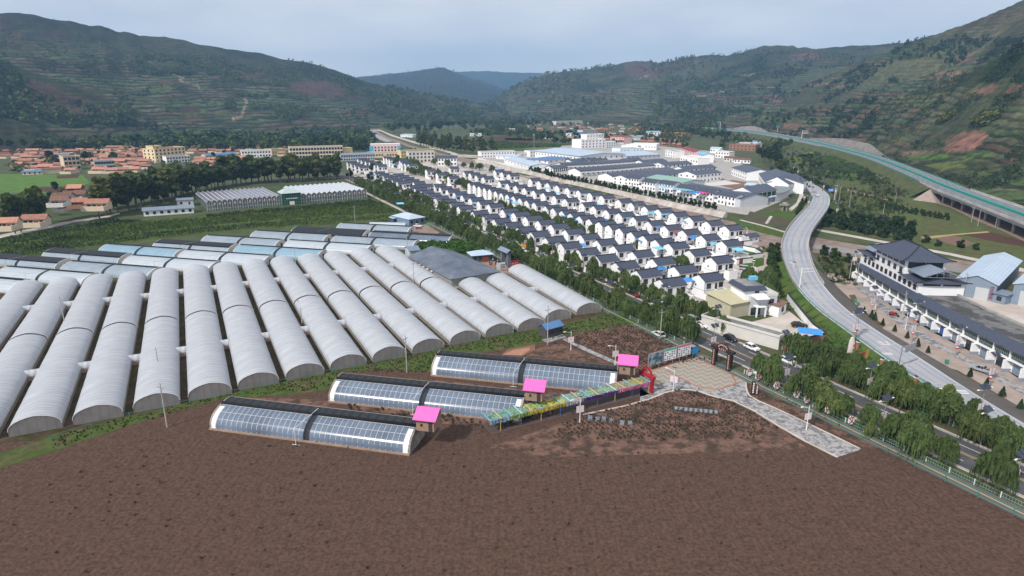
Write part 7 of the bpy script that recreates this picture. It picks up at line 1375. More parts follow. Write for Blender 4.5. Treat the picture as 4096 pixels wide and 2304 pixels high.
# ---------------------------------------------------------------- street furniture
def lamp_proto(h=7.2,banner=True,lantern=False,dbl=True):
    t=put('street_lamp',None)
    b=MB(); b.tube((0,0,0),(0,0,.9),.13,.12,8); b.tube((0,0,.9),(0,0,h),.09,.06,8); b.build('pole',Steel if dbl else WhiteM,t)
    b=MB(); 
    for sx in ((-.62,.62) if dbl else (0,)): b.hexa([(sx-.52,-.55,h+.05),(sx+.52,-.55,h+.05),(sx+.52,.55,h+.75),(sx-.52,.55,h+.75)],[(sx-.52,-.58,h+.11),(sx+.52,-.58,h+.11),(sx+.52,.52,h+.81),(sx-.52,.52,h+.81)])
    b.build('solar_panel',Panel,t)
    for sg in ((-1,1) if dbl else (1,)):
        b=MB(); b.tube((0,0,h-.45),(sg*1.9,0,h-.05),.045,.04,5); b.build('lamp_arm',WhiteM,t); MB().hexa([(sg*1.9-.35,-.13,h-.1),(sg*1.9+.35,-.13,h-.1),(sg*1.9+.35,.13,h-.1),(sg*1.9-.35,.13,h-.1)],[(sg*1.9-.3,-.1,h+.02),(sg*1.9+.3,-.1,h+.02),(sg*1.9+.3,.1,h+.02),(sg*1.9-.3,.1,h+.02)]).build('lamp_head',WhiteM,t)
    if banner:
        b=MB()
        for sg in (-1,1): b.box(sg*.16 if sg>0 else -.86,-.03,h*.42,.86 if sg>0 else -.16,.03,h*.42+1.5)
        b.build('banner',BannerP,t)
    if lantern:
        b=MB()
        for k in range(6): a=k*math.pi/3; b.tube((.26*math.cos(a),.26*math.sin(a),h*.30),(.26*math.cos(a),.26*math.sin(a),h*.30+.34),.14,.1,6)
        b.build('lantern_ring',Lantern,t); MB().tube((0,0,h*.30+.4),(0,0,h*.30+.5),.3,.24,10).build('lantern_collar',WhiteM,t)
    return t
PL=[lamp_proto(7.4,True,False),lamp_proto(8.2,True,True),lamp_proto(5.6,True,False,False)]; LF=[True]*3
def lamp(k,p,rz,label,group):
    if LF[k]: o=PL[k]; LF[k]=False
    else: o=copy_tree(PL[k])
    o.location=p; o.rotation_euler=(0,0,rz); return tag(o,label,'street lamp',group)
for sd,o in (('left',-6.4),('right',6.4)):
    for k,s in enumerate(range(70 if o<0 else 58,-400,-24)):
        lamp(0,rd(s,o),R(27)+rnd.uniform(-.05,.05),'twin panel solar lamp %s of the willow road, %s from the near end'%(sd,nth(k+1)),'solar lamps of the willow road')
for k,(x,y) in enumerate(((3413,1365),(3422,1355),(3908,1700),(3196,760),(3240,750),(3215,815),(3232,835),(3345,868),(3342,788),(3292,768),(3174,690),(3190,705),(3245,800))): lamp(1,G(x,y,1.),R(20),'solar street lamp with pink banners and red lantern ring beside the pale road, %s from the list of the curve'%word(k+1) if False else 'solar lamp with red lanterns beside the pale road, %s from the near end'%word(1+sorted(range(13),key=lambda i:-(((3413,1365),(3422,1355),(3908,1700),(3196,760),(3240,750),(3215,815),(3232,835),(3345,868),(3342,788),(3292,768),(3174,690),(3190,705),(3245,800))[i][1])).index(k)),'lantern lamps of the pale road')
for k,(x,y) in enumerate(((3484,1254),(3657,1316),(3953,1553),(3645,1370),(3820,1430))): lamp(1,G(x,y,.8),R(20),'solar street lamp with pink banners before the shop row, %s from the far end'%word(1+sorted((3484,3657,3953,3645,3820)).index(x) if False else k+1),'lamps before the shops')
for k,(x,y) in enumerate(((2283,1401),(2460,1460),(2692,1566),(2319,1690),(3225,1720))): lamp(2,G(x,y),R(200 if k!=2 else 150),'white single panel garden lamp %s'%('beside the dark cabin path','at the pink shed nearest the cabin','at the edge of the herringbone plaza','in front of the flower pergola','beside the cobbled path at bottom right')[k],'garden lamps')
for k,(x,y) in enumerate(((3415,1065),(3620,1320),(3500,1240),(2985,958),(3170,1110),(3010,1105),(2935,800))): lamp(2,G(x,y,.5),R(30*k),'small solar lamp %s'%('on the grass left of the shop row','before the shop pavement kerb','in the far flower bed before the shops','on the garden walk by the last white house','beside the ramp of the bridge road','by the lane of the last white houses','at the foot of the corner block')[k],'small solar lamps')
def pole_proto(h,m=Conc):
    t=put('utility_pole',None); MB().tube((0,0,0),(0,0,h),.16,.10,8).build('pole',m,t); b=MB(); b.box(-.9,-.05,h-.9,.9,.05,h-.78); b.tube((-.8,0,h-.78),(-.8,0,h-.55),.05,None,5); b.tube((.8,0,h-.78),(.8,0,h-.55),.05,None,5); b.tube((0,0,h),(0,0,h+.25),.05,None,5); b.build('crossarm',Steel,t); return t
PPL=pole_proto(9.); pf=True
for k,(x,y,s) in enumerate(((640,1500,.8),(263,1313,1.1),(372,1250,.4),(669,1710,1.1),(1628,1490,1.1),(1656,1137,.95),(1195,1238,.35),(1184,1065,.9),(1209,1300,.6),(1420,885,1.),(2190,1380,1.25),(1498,790,1.),(1398,720,1.),(2970,850,.8),(3424,1140,1.),(3395,1130,1.),(3605,1290,1.1),(3850,1190,1.),(3340,810,1.4),(3355,808,1.2),(3396,832,1.3),(1910,600,1.),(1500,675,.9),(1485,735,.8),(1630,1010,.9),(2780,640,1.),(3106,650,1.),(2545,870,.9),(2260,860,.9),(2020,810,1.),(2120,750,1.),(3125,1660,.0),(2640,1358,1.),(3580,810,.8),(3530,870,.9),(3885,890,1.),(3910,905,1.),(3980,910,.9),(778,745,1.2),(800,760,1.2))):
    if s==0: continue
    if pf: o=PPL; pf=False
    else: o=copy_tree(PPL)
    o.location=G(x,y); o.scale=(1,1,s); o.rotation_euler=(0,0,rnd.uniform(0,3)); tag(o,'grey concrete utility pole %s'%(['rising between the polytunnels','standing in the village lanes','beside the road and fields'][0 if x<1700 and y>1000 else 1 if 1800<x<2700 else 2])+', %s from the left'%nth(1+sum(1 for q in (640,263,372,669,1628,1656,1195,1184,1209,1420,2190,1498,1398,2970,3424,3395,3605,3850,3340,3355,3396,1910,1500,1485,1630,2780,3106,2545,2260,2020,2120,2640,3580,3530,3885,3910,3980,778,800) if q<x)),'utility pole','utility poles')
# cantilever boards over the pale road
def board(p,h,arm,bw,bh,rz,m,label,back=True):
    t=thing('road_sign_board',label,'road sign',p,rz); MB().tube((0,0,0),(0,0,h),.17,.14,8).build('post',Steel if back else WhiteM,t); b=MB()
    for z in (h-.4,h-1.6): b.tube((0,0,z),(arm,0,z),.08,None,6)
    b.build('arm',Steel if back else WhiteM,t); 
    if bw: 
        MB().box(arm-bw,-.12,h-2.,arm,-.06,h-2.+bh).build('board',m,t)
        b=MB()
        for i in range(8): x=arm-bw+bw*(i+.5)/8; b.box(x-.04,-.2,h-2.,x+.04,-.13,h-2.+bh)
        if back: b.build('stiffeners',Steel,t)
    return t
board(G(3591,1490,.6),7,6.,4.6,1.9,R(30),Steel,'grey back of a wide sign board on an arm over the pale road',True); board(G(3196,1165,2.),8.4,4.5,0,0,R(12),WhiteM,'white bare double arm post at the ramp of the bridge road',False); board(G(3240,800,3.),6.5,4,3.6,1.2,R(5),Steel,'small grey gantry board on the inner bend of the road',True)
t=thing('direction_sign','blue direction sign with two rows of white lettering at the road bend','road sign',G(3336,800,1.)); MB().tube((0,0,0),(0,0,8.),.16,.14,8).build('post',WhiteM,t); MB().box(-5.,-.15,5.6,-.9,0,7.8).build('board',mat('blue road sign',(.02,.12,.48),.45,.05),t); b=MB(); b.tube((-1,0,7.4),(0,0,7.4),.07,None,5); b.tube((-1,0,6.2),(0,0,6.2),.07,None,5); b.build('arm',WhiteM,t); b=MB()
for z in (7.1,6.2):
    b.box(-4.4,-.19,z-.25,-4.1,-.15,z+.25)
    for i in range(4): b.box(-3.8+i*.62,-.19,z-.2,-3.35+i*.62,-.15,z+.2)
b.build('lettering',WhiteM,t)
for lbl,(x,y) in (('blue street sign on a pole at the road junction by the white houses',(1478,712)),('tall blue topped sign beside the bent hall at the bend',(3172,742))):
    t=thing('street_sign',lbl,'road sign',G(x,y)); MB().tube((0,0,0),(0,0,6),.12,None,6).build('post',Steel,t); MB().box(-.2,-.12,4.2,2.6,-.05,5.6).build('board',MATS['blue road sign'],t)
# fences
rail_fence('roadside_fence',[rd(s,-9.3) for s in (95,40,12)],1.1,GreenP,'pale green roadside fence left of the willow road, near part by the slogan boards',4.,2,0,None,WhiteM,True); rail_fence('roadside_fence',[rd(s,-9.3) for s in (-10,-80,-160,-250)],1.1,GreenP,'long pale green roadside fence left of the willow road along the soil bed',4.,2,0,None,WhiteM,True); rail_fence('roadside_fence',[rd(s,9.3) for s in (96,60,20)],1.1,GreenP,'pale green roadside fence right of the willow road below the willows',4.,2,0,None,WhiteM,True)
rail_fence('wire_fence',[rd(s,-12.9) for s in (95,30,6)],1.5,GreenM,'thin green wire fence between the cycle path and the cobbled path',5.,2); rail_fence('wire_fence',[rd(s,-12.9) for s in (-14,-60,-150)],1.5,GreenM,'thin green wire fence between the cycle path and the big soil bed',5.,2)
rail_fence('wire_fence',[(2210,1655),(2330,1665),(2500,1690),(2700,1708),(2850,1716)],1.7,BlackM,'dark wire fence in front of the steel characters at the bottom',5.,2)
rail_fence('railing',[(2990,905),(3080,925),(3160,945)],1.,Wood,'timber railing along the lower garden path by the bridge',3.,2); rail_fence('concrete_post_fence',[(3362,626),(3420,658),(3480,690),(3520,715),(3560,750),(3620,790),(3690,795)],1.5,ConcP,'line of pale concrete fence posts below the expressway embankment',3.,1)
rail_fence('wire_fence',[(205,1765),(520,1672),(760,1618),(1150,1532),(1500,1458),(1800,1392),(2050,1338)],1.2,GreenM,'thin wire fence on short posts in front of the polytunnel ends',5.,1)
# ---------------------------------------------------------------- plaza pieces
def pic(name,col,col2,sc): return mat(name,col,.6,.2,sc,col2=col2,thr=(.48,.52),obj=True)
for k,(a,c,m,hd,lab) in enumerate((((2602,1480),(2636,1470),pic('aerial picture',(.06,.11,.15),(.30,.36,.40),1.6),None,'billboard with a dark aerial picture, leftmost of the three on the soil bed'),((2661,1461),(2692,1453),mat('white print',(.72,.75,.76),.6,.04),mat('green header',(.10,.40,.30),.6,.05),'billboard with a green header and small pictures, middle of the three'),((2717,1445),(2749,1436),mat('white print',(.72,.75,.76),.6,.04),mat('pink header',(.62,.14,.25),.6,.05),'billboard with a pink header and small pictures, rightmost of the three'),((2770,1432),(2786,1427),mat('blue print',(.03,.28,.62),.6,.15,.8),None,'small bright blue notice board in a black frame beside the billboards'))):
    p,q=G(*a),G(*c); d=q-p; L=d.length*1.6; big=k<3; t=thing('billboard',lab,'billboard',p-d*.3,math.atan2(d.y,d.x),'billboards by the plaza'); z0,z1=(1.3,4.4) if big else (1.1,2.9)
    MB().box(0,-.08,z0,L,.08,z1).build('panel',m,t); b=MB()
    for q in ((0,-.11,z0-.08,L,.1,z0),(0,-.11,z1,L,.1,z1+.08),(-.08,-.11,z0-.08,0,.1,z1+.08),(L,-.11,z0-.08,L+.08,.1,z1+.08)): b.box(*q)
    b.build('frame',Steel if big else BlackM,t)
    for x in (L*.22,L*.78): put('post',MB().tube((0,.12,0),(0,.12,z0+.6),.07,None,6).mesh('post',Steel),t,(x,0,0))
    if hd:
        MB().box(.05,-.1,z1-.55,L-.05,-.081,z1-.02).build('header',hd,t)
        dm=MB().box(0,-.1,0,.42,-.082,.3).mesh('photo_print',mat('small dark photo',(.06,.10,.16),.6,.3,3))
        for i in range(5):
            for j in range(4):
                if (i*5+j*3+k)%4: put('photo_print',dm,t,(L*(.08+.18*i),0,z0+.2+.58*j))
def plate_sign(p,q,h0,h1,m,lab,nm='notice_board',mk=None):
    a,c=G(*p),G(*q); d=c-a; L=d.length; t=thing(nm,lab,'notice board',a,math.atan2(d.y,d.x)); MB().box(0,-.06,h0,L,.06,h1).build('panel',m,t)
    for x in (L*.1,L*.9): put('post',MB().tube((0,.1,0),(0,.1,h1),.06,None,6).mesh('post',Steel),t,(x,0,0))
    if mk:
        dm=MB().box(0,-.09,0,L*.1,-.062,(h1-h0)*.14).mesh('print',mk)
        for i in range(4):
            for j in range(3): put('print',dm,t,(L*(.45+.13*i) if mk is Dark else L*(.12+.2*i),0,h0+(h1-h0)*(.1+.24*j)))
    return t
plate_sign((1987,1088),(2021,1083),.9,3.6,mat('white print',(.7,.7,.7)),'white notice board with red header and dark pictures beside the paved yard',mk=Dark); plate_sign((2043,1083),(2076,1078),.9,4.,mat('crimson board',(.36,.03,.06),.6,.08),'crimson notice board with pale lettering at the yard gate',mk=mat('gold print',(.7,.5,.3)))
plate_sign((3428,1455),(3470,1440),.6,2.9,mat('red and gold board',(.38,.06,.05),.6,.1,1.,col2=(.62,.40,.10)),'red and gold slogan board among the willows by the pale road')
# gate tower of the yard
p,q=G(2010,1058),G(2031,1068); d=q-p; t=thing('gate_tower','dark grey village gate with two pillars and a tiled roof by the paved yard','gate',p,math.atan2(d.y,d.x)); L=max(d.length,5.5)
for x in (0,L): put('pillar',MB().box(-.65,-.65,0,.65,.65,6.2).mesh('pillar',mat('slate pillar',(.13,.15,.19),.75,.1)),t,(x,0,0))
b=MB(); 
for sg in (-1,1):
    q2=[(-1.5,sg*1.6,6.2),(L+1.5,sg*1.6,6.2),(L+1.5,0,7.4),(-1.5,0,7.4)]; q2=q2 if sg<0 else q2[::-1]; b.hexa(q2,[(a[0],a[1],a[2]+.2) for a in q2])
b.build('roof',GreyRoof,t); MB().box(-.7,-.4,5.5,L+.7,.4,6.2).build('lintel',mat('slate pillar',(0,0,0)),t)
# entrance gate of the plaza: two black pillars with pink discs and a fan shaped arch
p,q=G(2856,1458),G(2915,1482); d=q-p; L=d.length; t=thing('fan_gate','black garden gate with pink lettered discs on pillars and a fan shaped arch','gate',p,math.atan2(d.y,d.x))
dk=mat('dark bronze',(.025,.022,.02),.6,.15); pk=mat('pink disc',(.55,.24,.22),.6,.05)
for x in (0,L):
    pl=put('pillar',MB().box(-.55,-.5,0,.55,.5,4.6).box(-1.1,-.6,4.6,1.1,.6,5.3).mesh('pillar',dk),t,(x,0,0)); dm=MB().tube((0,-.52,0),(0,-.6,0),.19,None,10).mesh('disc',pk)
    for i in range(8): put('disc',dm,pl,(0,0,.6+i*.5))
b=MB(); N=16
for i in range(N):
    a0=math.pi*i/N; a1=math.pi*(i+1)/N; P=lambda a,r:(L/2+r*math.cos(a),5.0+r*.8*math.sin(a))
    for r0,r1 in ((1.9,1.7),(.9,.75)): q4=[P(a0,r0),P(a1,r0),P(a1,r1),P(a0,r1)]; b.hexa([(x,-.15,z) for x,z in q4],[(x,.15,z) for x,z in q4])
for i in range(1,8): a=math.pi*i/8; x0,z0=L/2+.9*math.cos(a),5+.72*math.sin(a); b.tube((x0,0,z0),(L/2+1.75*math.cos(a),0,5+1.4*math.sin(a)),.05,None,4)
b.box(.5,-.15,4.7,L-.5,.15,5.05); b.build('fan_arch',dk,t)
dm=MB().tube((0,-.17,0),(0,-.25,0),.2,None,10).mesh('disc',pk)
for i in range(9): a=math.pi*(i+.5)/9; put('disc',dm,t,(L/2+1.35*math.cos(a),0,5+1.08*math.sin(a)))
for i in range(6): put('disc',dm,t,(L/2-1.6+i*.64,0,4.9))
b=MB()
for i in range(12): x=.7+(L-1.4)*i/11; b.tube((x,0,0),(x,0,2.6),.03,None,4)
for z in (.3,2.4): b.tube((.6,0,z),(L-.6,0,z),.04,None,4)
b.build('gate_leaf',BlackM,t)
t=thing('stone_tablet','dark upright name board with white lettering at the cobbled path','name board',G(3018,1580)); MB().box(-.9,-.15,0,-.1,.15,3.4).box(.1,-.15,0,.7,.15,2.6).build('board',mat('dark red board',(.07,.02,.02),.6,.1),t); b=MB()
for i in range(6): b.box(-.65,-.2,.6+i*.45,-.35,-.16,.9+i*.45); b.box(.25,-.2,.4+i*.36,.5,-.16,.62+i*.36)
b.build('lettering',WhiteM,t)
# flower pergola with its red arch
PA=G(2560,1552); PB=G(1935,1708); d=(PB-PA); LP=d.length; d.normalize(); rzP=math.atan2(d.y,d.x)
t=thing('pergola','long rainbow pergola hung with pink purple yellow and green flower strands','pergola',PA,rzP); WP=3.1
cols=[mat('purlin blue',(.20,.45,.62),.5,.05),mat('purlin yellow',(.62,.46,.14),.5,.05),mat('purlin blue',(0,0,0)),mat('purlin pink',(.65,.38,.36),.5,.05),mat('purlin white blue',(.45,.65,.75),.5,.05)]
n=int(LP/2.3)
for i in range(n+1):
    x=LP*i/n; put('crossbeam',MB().box(-.07,-.5,2.95,.07,WP+.5,3.09).mesh('crossbeam',cols[i%5]),t,(x,0,0))
    if i%2==0:
        for y in (0,WP): put('post',MB().tube((0,0,0),(0,0,2.95),.06,None,6).mesh('post',(cols[1],mat('post blue',(.05,.14,.38),.5,.05))[(i//2)%2]),t,(x,y,0))
b=MB()
for y in (0,WP): b.box(0,y-.05,2.85,LP,y+.05,2.95)
b.build('side_beams',Steel,t)
fc=[(.62,.16,.42),(.70,.22,.40),(.13,.05,.26),(.13,.05,.26),(.55,.55,.60),(.62,.48,.06),(.62,.50,.08),(.30,.42,.12),(.30,.45,.62)]
rs=np.random.RandomState(5)
for s in range(9):
  for sd_ in (0,1):
    mm=mat('flower strand %d'%s,fc[s],.8,.25,3); nq=330; x=LP*(s+rs.rand(nq))/9; y=(WP-.05 if sd_ else .05)+rs.normal(size=nq)*.10; ln=rs.uniform(.18,.5,nq); c=np.stack([x,y,2.85-ln],1); yaw=rs.rand(nq)*6.28
    put('flower_fringe',qmesh('flower_fringe',quads(c,np.stack([np.cos(yaw)*.07,np.sin(yaw)*.07,0*yaw],1),np.stack([0*x,0*x,ln],1)),mm),t)
    if sd_: continue
    gm=mat('roof vine %d'%s,[(.30,.32,.14),(.30,.30,.18),(.24,.32,.20),(.22,.34,.26),(.24,.36,.28),(.42,.42,.10),(.32,.40,.12),(.20,.34,.24),(.18,.32,.26)][s],.85,.25,2); nq=300; c=np.stack([LP*(s+rs.rand(nq))/9,rs.uniform(0,WP,nq),rs.uniform(2.72,2.88,nq)],1); a=rs.rand(nq)*6.28; put('vine_canopy',qmesh('vine_canopy',quads(c,np.stack([np.cos(a)*.22,np.sin(a)*.22,0*a],1),np.stack([-np.sin(a)*.2,np.cos(a)*.2,rs.normal(size=nq)*.06],1)),gm),t)
b=MB(); b.face([(.0,-.6,.05),(LP,-.6,.05),(LP,WP+.6,.05),(0,WP+.6,.05)]); b.build('floor',mat('dark wet paving',(.10,.07,.065),.6,.2,.6),t)
q=G(2563,1562); t=thing('red_arch','red steel arch with white round emblems at the head of the flower pergola','arch',PA-d*.6,rzP)
for y in (-.3,WP+.3): put('column',MB().box(-.35,-.35,0,.35,.35,3.6).mesh('column',Red),t,(0,y,0))
MB().box(-.45,-1.,3.6,.45,WP+1.,4.3).build('lintel',Red,t); b=MB()
for i in range(14):
    a0=math.pi*i/14; a1=math.pi*(i+1)/14; P=lambda a,r:(WP/2+r*math.cos(a),4.2+r*math.sin(a))
    q4=[P(a0,1.75),P(a1,1.75),P(a1,1.2),P(a0,1.2)]; b.hexa([(-.12,y,z) for y,z in q4],[(.12,y,z) for y,z in q4])
b.build('crown_ring',Red,t); dm=MB().tube((-.2,0,0),(-.14,0,0),.26,None,10).mesh('emblem',WhiteM); dm2=MB().tube((-.52,0,0),(-.46,0,0),.24,None,10).mesh('emblem',WhiteM)
for i in range(5): a=math.pi*(i+.5)/5; put('emblem',dm,t,(0,WP/2+1.48*math.cos(a),4.2+1.48*math.sin(a)))
for i in range(4): put('emblem',dm2,t,(0,WP*(i+.3)/3.4,3.95))
# slogan boards on the wire fence and steel characters in the bed
SL=[('产',2995,1512),('业',3030,1530),('振',3067,1547),('兴',3104,1566),('人',3184,1602),('才',3225,1622),('振',3266,1643),('兴',3309,1664),('文',3401,1708)]
for k,(c,x,y) in enumerate(SL):
    p=G(x,y); t=thing('slogan_board','white board with red character %s on the fence, %s from the plaza'%(c,word(k+1)),'slogan board',p,R(22),'slogan boards on the fence')
    text(t,c,1.75,Red,(0,-.06,1.55),(R(80),0,0),'character',.03); b=MB(); n=14; b.prism([(.92*(1+.10*math.cos(5*a+k))*math.cos(a),.9*(1+.08*math.sin(7*a))*math.sin(a)) for a in [2*math.pi*i/n for i in range(n)]],-.05,-.01); o=b.build('backing',WhiteM,t,(0,0,1.55)); o.rotation_euler=(R(80),0,0); MB().tube((0,.12,0),(0,.12,1.0),.05,None,5).build('post',Steel,t)
for k,(c,x,y) in enumerate((('聚',2360,1683),('盆',2390,1687),('灵',2415,1688),('水',2446,1692),('富',2488,1703),('民',2520,1705))):
    t=thing('steel_character','pale steel character %s standing in the soil bed at the bottom, %s from the left'%(c,word(k+1)),'letter',G(x,y),R(-6),'steel characters in the soil bed'); text(t,c,1.15,mat('pale steel letter',(.30,.36,.42),.4,.1),(0,0,.65),(math.pi/2,0,0),'character',.06)
    MB().box(-.5,-.03,0,.5,.03,.06).build('base_rail',Steel,t)
t=thing('steel_letter_row','row of nine small steel plates on a rail lying across the dark soil bed','letter row',G(2696,1640),R(-12)); MB().box(-.2,-.03,.25,9.2,.03,.32).box(-.2,-.03,.75,9.2,.03,.8).build('rail',Steel,t); dm=MB().box(-.3,-.07,.1,.3,-.03,.9).mesh('letter_plate',mat('pale steel letter',(0,0,0)))
for i in range(9): put('letter_plate',dm,t,(.4+i*1.05,0,0))
# standing stone, lantern posts, rocks
t=thing('name_stone','tall white standing stone with red characters on the grass by the pale road','standing stone',G(3397,1440)); b=MB(); R_=[]
for z,r in ((-.1,1.0),(1,1.05),(2.6,.92),(4.2,.8),(5.4,.62),(6.2,.42),(6.5,.1)): R_.append([(r*1.05*math.cos(a)*(1+.1*math.sin(3*a+z)),r*.6*math.sin(a),z) for a in [2*math.pi*i/9 for i in range(9)]])
b.loft(R_,closed=True,caps=True); b.build('stone',mat('white veined stone',(.62,.57,.54),.7,.1,.8,col2=(.50,.40,.36)),t); b=MB()
for z in (2.,3.2,4.4): b.box(.05,-.75,z,.6,-.6,z+.1); b.box(.3,-.75,z-.3,.38,-.6,z+.4); b.box(.1,-.75,z-.3,.55,-.6,z-.22)
b.build('characters',Red,t)
for k,(x,y) in enumerate(((3428,1399),(3525,1471),(3304,1450),(3658,1545))):
    t=thing('lantern_post','red brick lantern post with small solar top by the guard rail, %s from the left'%word(1+sorted((3428,3525,3304,3658)).index(x)),'garden lamp',G(x,y),R(20),'lantern posts on the verge'); MB().hexa([(-.2,-.2,0),(.2,-.2,0),(.2,.2,0),(-.2,.2,0)],[(-.3,-.3,2.2),(.3,-.3,2.2),(.3,.3,2.2),(-.3,.3,2.2)]).build('post',mat('brick pink',(.42,.17,.12),.8,.15,2),t); MB().box(-.42,-.42,2.2,.42,.42,2.35).build('collar',WhiteM,t); MB().hexa([(-.4,-.4,2.45),(.4,-.4,2.45),(.4,.4,2.75),(-.4,.4,2.75)],[(-.4,-.42,2.5),(.4,-.42,2.5),(.4,.38,2.8),(-.4,.38,2.8)]).build('solar_panel',Panel,t)
t=thing('rock_pavilion','rough stone grotto with slab roof in the terraced garden inside the bend','grotto',G(3137,842)); b=MB()
for i in range(5): a=i*1.26; b.tube((2*math.cos(a),2*math.sin(a),0),(1.7*math.cos(a),1.7*math.sin(a),3.2),.6,.45,6)
b.build('pillars',Stone,t); b=MB(); n=9; b.prism([(3.2*(1+.12*math.cos(4*a))*math.cos(a),3.*math.sin(a)) for a in [2*math.pi*i/n for i in range(n)]],3.2,3.9); b.prism([(1.6*math.cos(a),1.4*math.sin(a)) for a in [2*math.pi*i/7 for i in range(7)]],3.9,5.); b.build('slab_roof',Stone,t)
gsheet('garden_path',[(3165,845),(3200,815),(3215,780),(3195,745),(3160,730),(3155,738),(3183,752),(3198,780),(3185,812),(3150,840)],ConcP,.07); road_strip('garden_path',[(2960,880),(3060,905),(3160,935)],2.2,ConcP,.09); road_strip('garden_path',[(3065,895),(3085,865)],1.6,ConcP,.1); road_strip('garden_path',[(3060,1010),(3075,1050),(3060,1090),(3040,1120)],3,mat('pink garden paving',(.42,.33,.30),.9,.12,.6),.07)
B('garden_hut','little white garden hut with dark roof at the end of the river row','hut',(2990,975),(3035,968),5,3.,'gable',1.1,White,Tile,2,1,None,None,.6,False)
wall_line('garden_wall',[(2935,1045),(2990,1038),(3050,1030),(3020,1010),(2972,1000)],2.,.3,White,'white courtyard wall with grey coping around the last garden','wall',0,TileE)
# ---------------------------------------------------------------- vehicles
Tyre=mat('tyre rubber',(.015,.015,.016),.9,.1); Rim=mat('wheel rim',(.4,.4,.42),.4,.05,metal=.6); LampW=mat('headlamp glass',(.6,.6,.62),.2,.03); LampR=mat('tail lamp',(.4,.02,.02),.3,.05)
def car_proto(m,style='suv'):
    t=put('car',None); L=4.5; b=MB()
    sec={'suv':[(-2.25,.45,.80,.84),(-2.2,.42,.98,.86),(-1.4,.40,1.02,.9),(-.75,.40,1.04,.9),(.9,.40,1.04,.9),(2.0,.42,1.02,.88),(2.22,.5,.9,.84)],
         'van':[(-2.2,.45,.8,.82),(-2.1,.42,1.05,.84),(-1.6,.4,1.1,.86),(-.9,.4,1.15,.86),(2.1,.4,1.15,.86),(2.2,.45,1.1,.84)],
         'pickup':[(-2.5,.5,.85,.84),(-2.4,.45,1.0,.88),(-1.4,.45,1.08,.9),(0.3,.45,1.08,.9),(2.45,.5,1.08,.88),(2.5,.55,1.0,.86)]}[style]
    R_=[[(x,-w,z0),(x,-w*1.02,(z0+z1)/2),(x,-w*.94,z1),(x,w*.94,z1),(x,w*1.02,(z0+z1)/2),(x,w,z0)] for x,z0,z1,w in sec]
    b.loft(R_[::-1],closed=True,caps=True); b.build('body',m,t,smooth=False)
    cab={'suv':[(-1.15,1.0,.86),(-.35,1.62,.70),(1.35,1.64,.70),(2.1,1.02,.84)],'van':[(-1.9,1.05,.82),(-1.15,1.85,.72),(2.0,1.9,.72),(2.15,1.1,.82)],'pickup':[(-1.2,1.05,.86),(-.55,1.68,.72),(.45,1.7,.72),(.75,1.06,.86)]}[style]
    b=MB(); (x0,z0,w0),(x1,z1,w1),(x2,z2,w2),(x3,z3,w3)=cab; b.hexa([(x0,-w0,z0),(x3,-w3,z3),(x3,w3,z3),(x0,w0,z0)],[(x1,-w1,z1),(x2,-w2,z2),(x2,w2,z2),(x1,w1,z1)]); b.build('glasshouse',Dark,t)
    b=MB(); b.hexa([(x1-.05,-w1-.02,z1-.02),(x2+.08,-w2-.02,z2-.02),(x2+.08,w2+.02,z2-.02),(x1-.05,w1+.02,z1-.02)],[(x1+.1,-w1+.05,z1+.07),(x2-.05,-w2+.05,z2+.07),(x2-.05,w2-.05,z2+.07),(x1+.1,w1-.05,z1+.07)])
    for xa,za,xb,zb,w in ((x0,z0,x1,z1,1),(x3,z3,x2,z2,1)):
        for s in (-1,1): b.tube((xa,s*(w0-.01),za),(xb,s*(w1-.0),zb),.045,None,4)
    xm=(x1+x2)/2+.1
    for s in (-1,1): b.tube((xm,s*(w0-.0),1.03),(xm,s*(w1+.01),z1),.05,None,4)
    b.build('roof',m,t)
    if style=='pickup': MB().box(.95,-.78,1.085,2.4,.78,1.10).build('load_bed',mat('rusty bed',(.14,.09,.07),.8,.2),t)
    wh=MB().tube((0,-.11,0),(0,.11,0),.34,None,14).mesh('wheel',Tyre); rm=MB().tube((0,-.125,0),(0,.125,0),.19,None,10).mesh('rim',Rim)
    for x in (sec[0][0]+.82,sec[-1][0]-.82):
        for y in (-.8,.8): w=put('wheel',wh,t,(x,y,.34)); put('rim',rm,w)
    for y in (-.6,.6): put('headlight',MB().box(-.06,-.18,-.09,.06,.18,.09).mesh('headlight',LampW),t,(sec[0][0]+.01,y,.76)); put('tail_light',MB().box(-.05,-.14,-.12,.05,.14,.12).mesh('tail_light',LampR),t,(sec[-1][0]-.0,y,.84))
    return t
CW=mat('white car paint',(.80,.80,.80),.25,.03,spec=.5); CB=mat('black car paint',(.012,.013,.016),.2,.05,spec=.6); CS=mat('silver car paint',(.40,.43,.46),.3,.05,metal=.3)
PCAR={'white':car_proto(CW),'black':car_proto(CB),'silver van':car_proto(CS,'van'),'silver pickup':car_proto(CS,'pickup')}; CF={k:True for k in PCAR}
RZ=R(90-153.4); FWD=RZ+math.pi   # car nose is -x
def car(k,p,rz,label,name='parked_car'):
    if CF[k]: o=PCAR[k]; CF[k]=False
    else: o=copy_tree(PCAR[k])
    o.name=name; o.location=p; o.rotation_euler=(0,0,rz); return tag(o,label,{'silver van':'van','silver pickup':'pickup truck'}.get(k,'car'))
near=RZ+math.pi; far=RZ
car('white',G(2813,1308,.05),near,'white hatchback at the kerb of the willow road behind the silver van'); car('silver van',G(2774,1288,.05),near,'silver van parked at the kerb of the willow road by the villa'); car('black',G(2922,1361,.05),near,'black saloon driving towards the viewer on the willow road'); car('white',G(3006,1398,.05),near,'white crossover on the willow road nearest the dark gate'); car('white',G(3150,1452,.05),near,'white coupe half hidden by willows beside the street lamp'); car('silver pickup',G(3222,1483,.05),near,'grey pickup truck behind the white coupe under the willows'); 
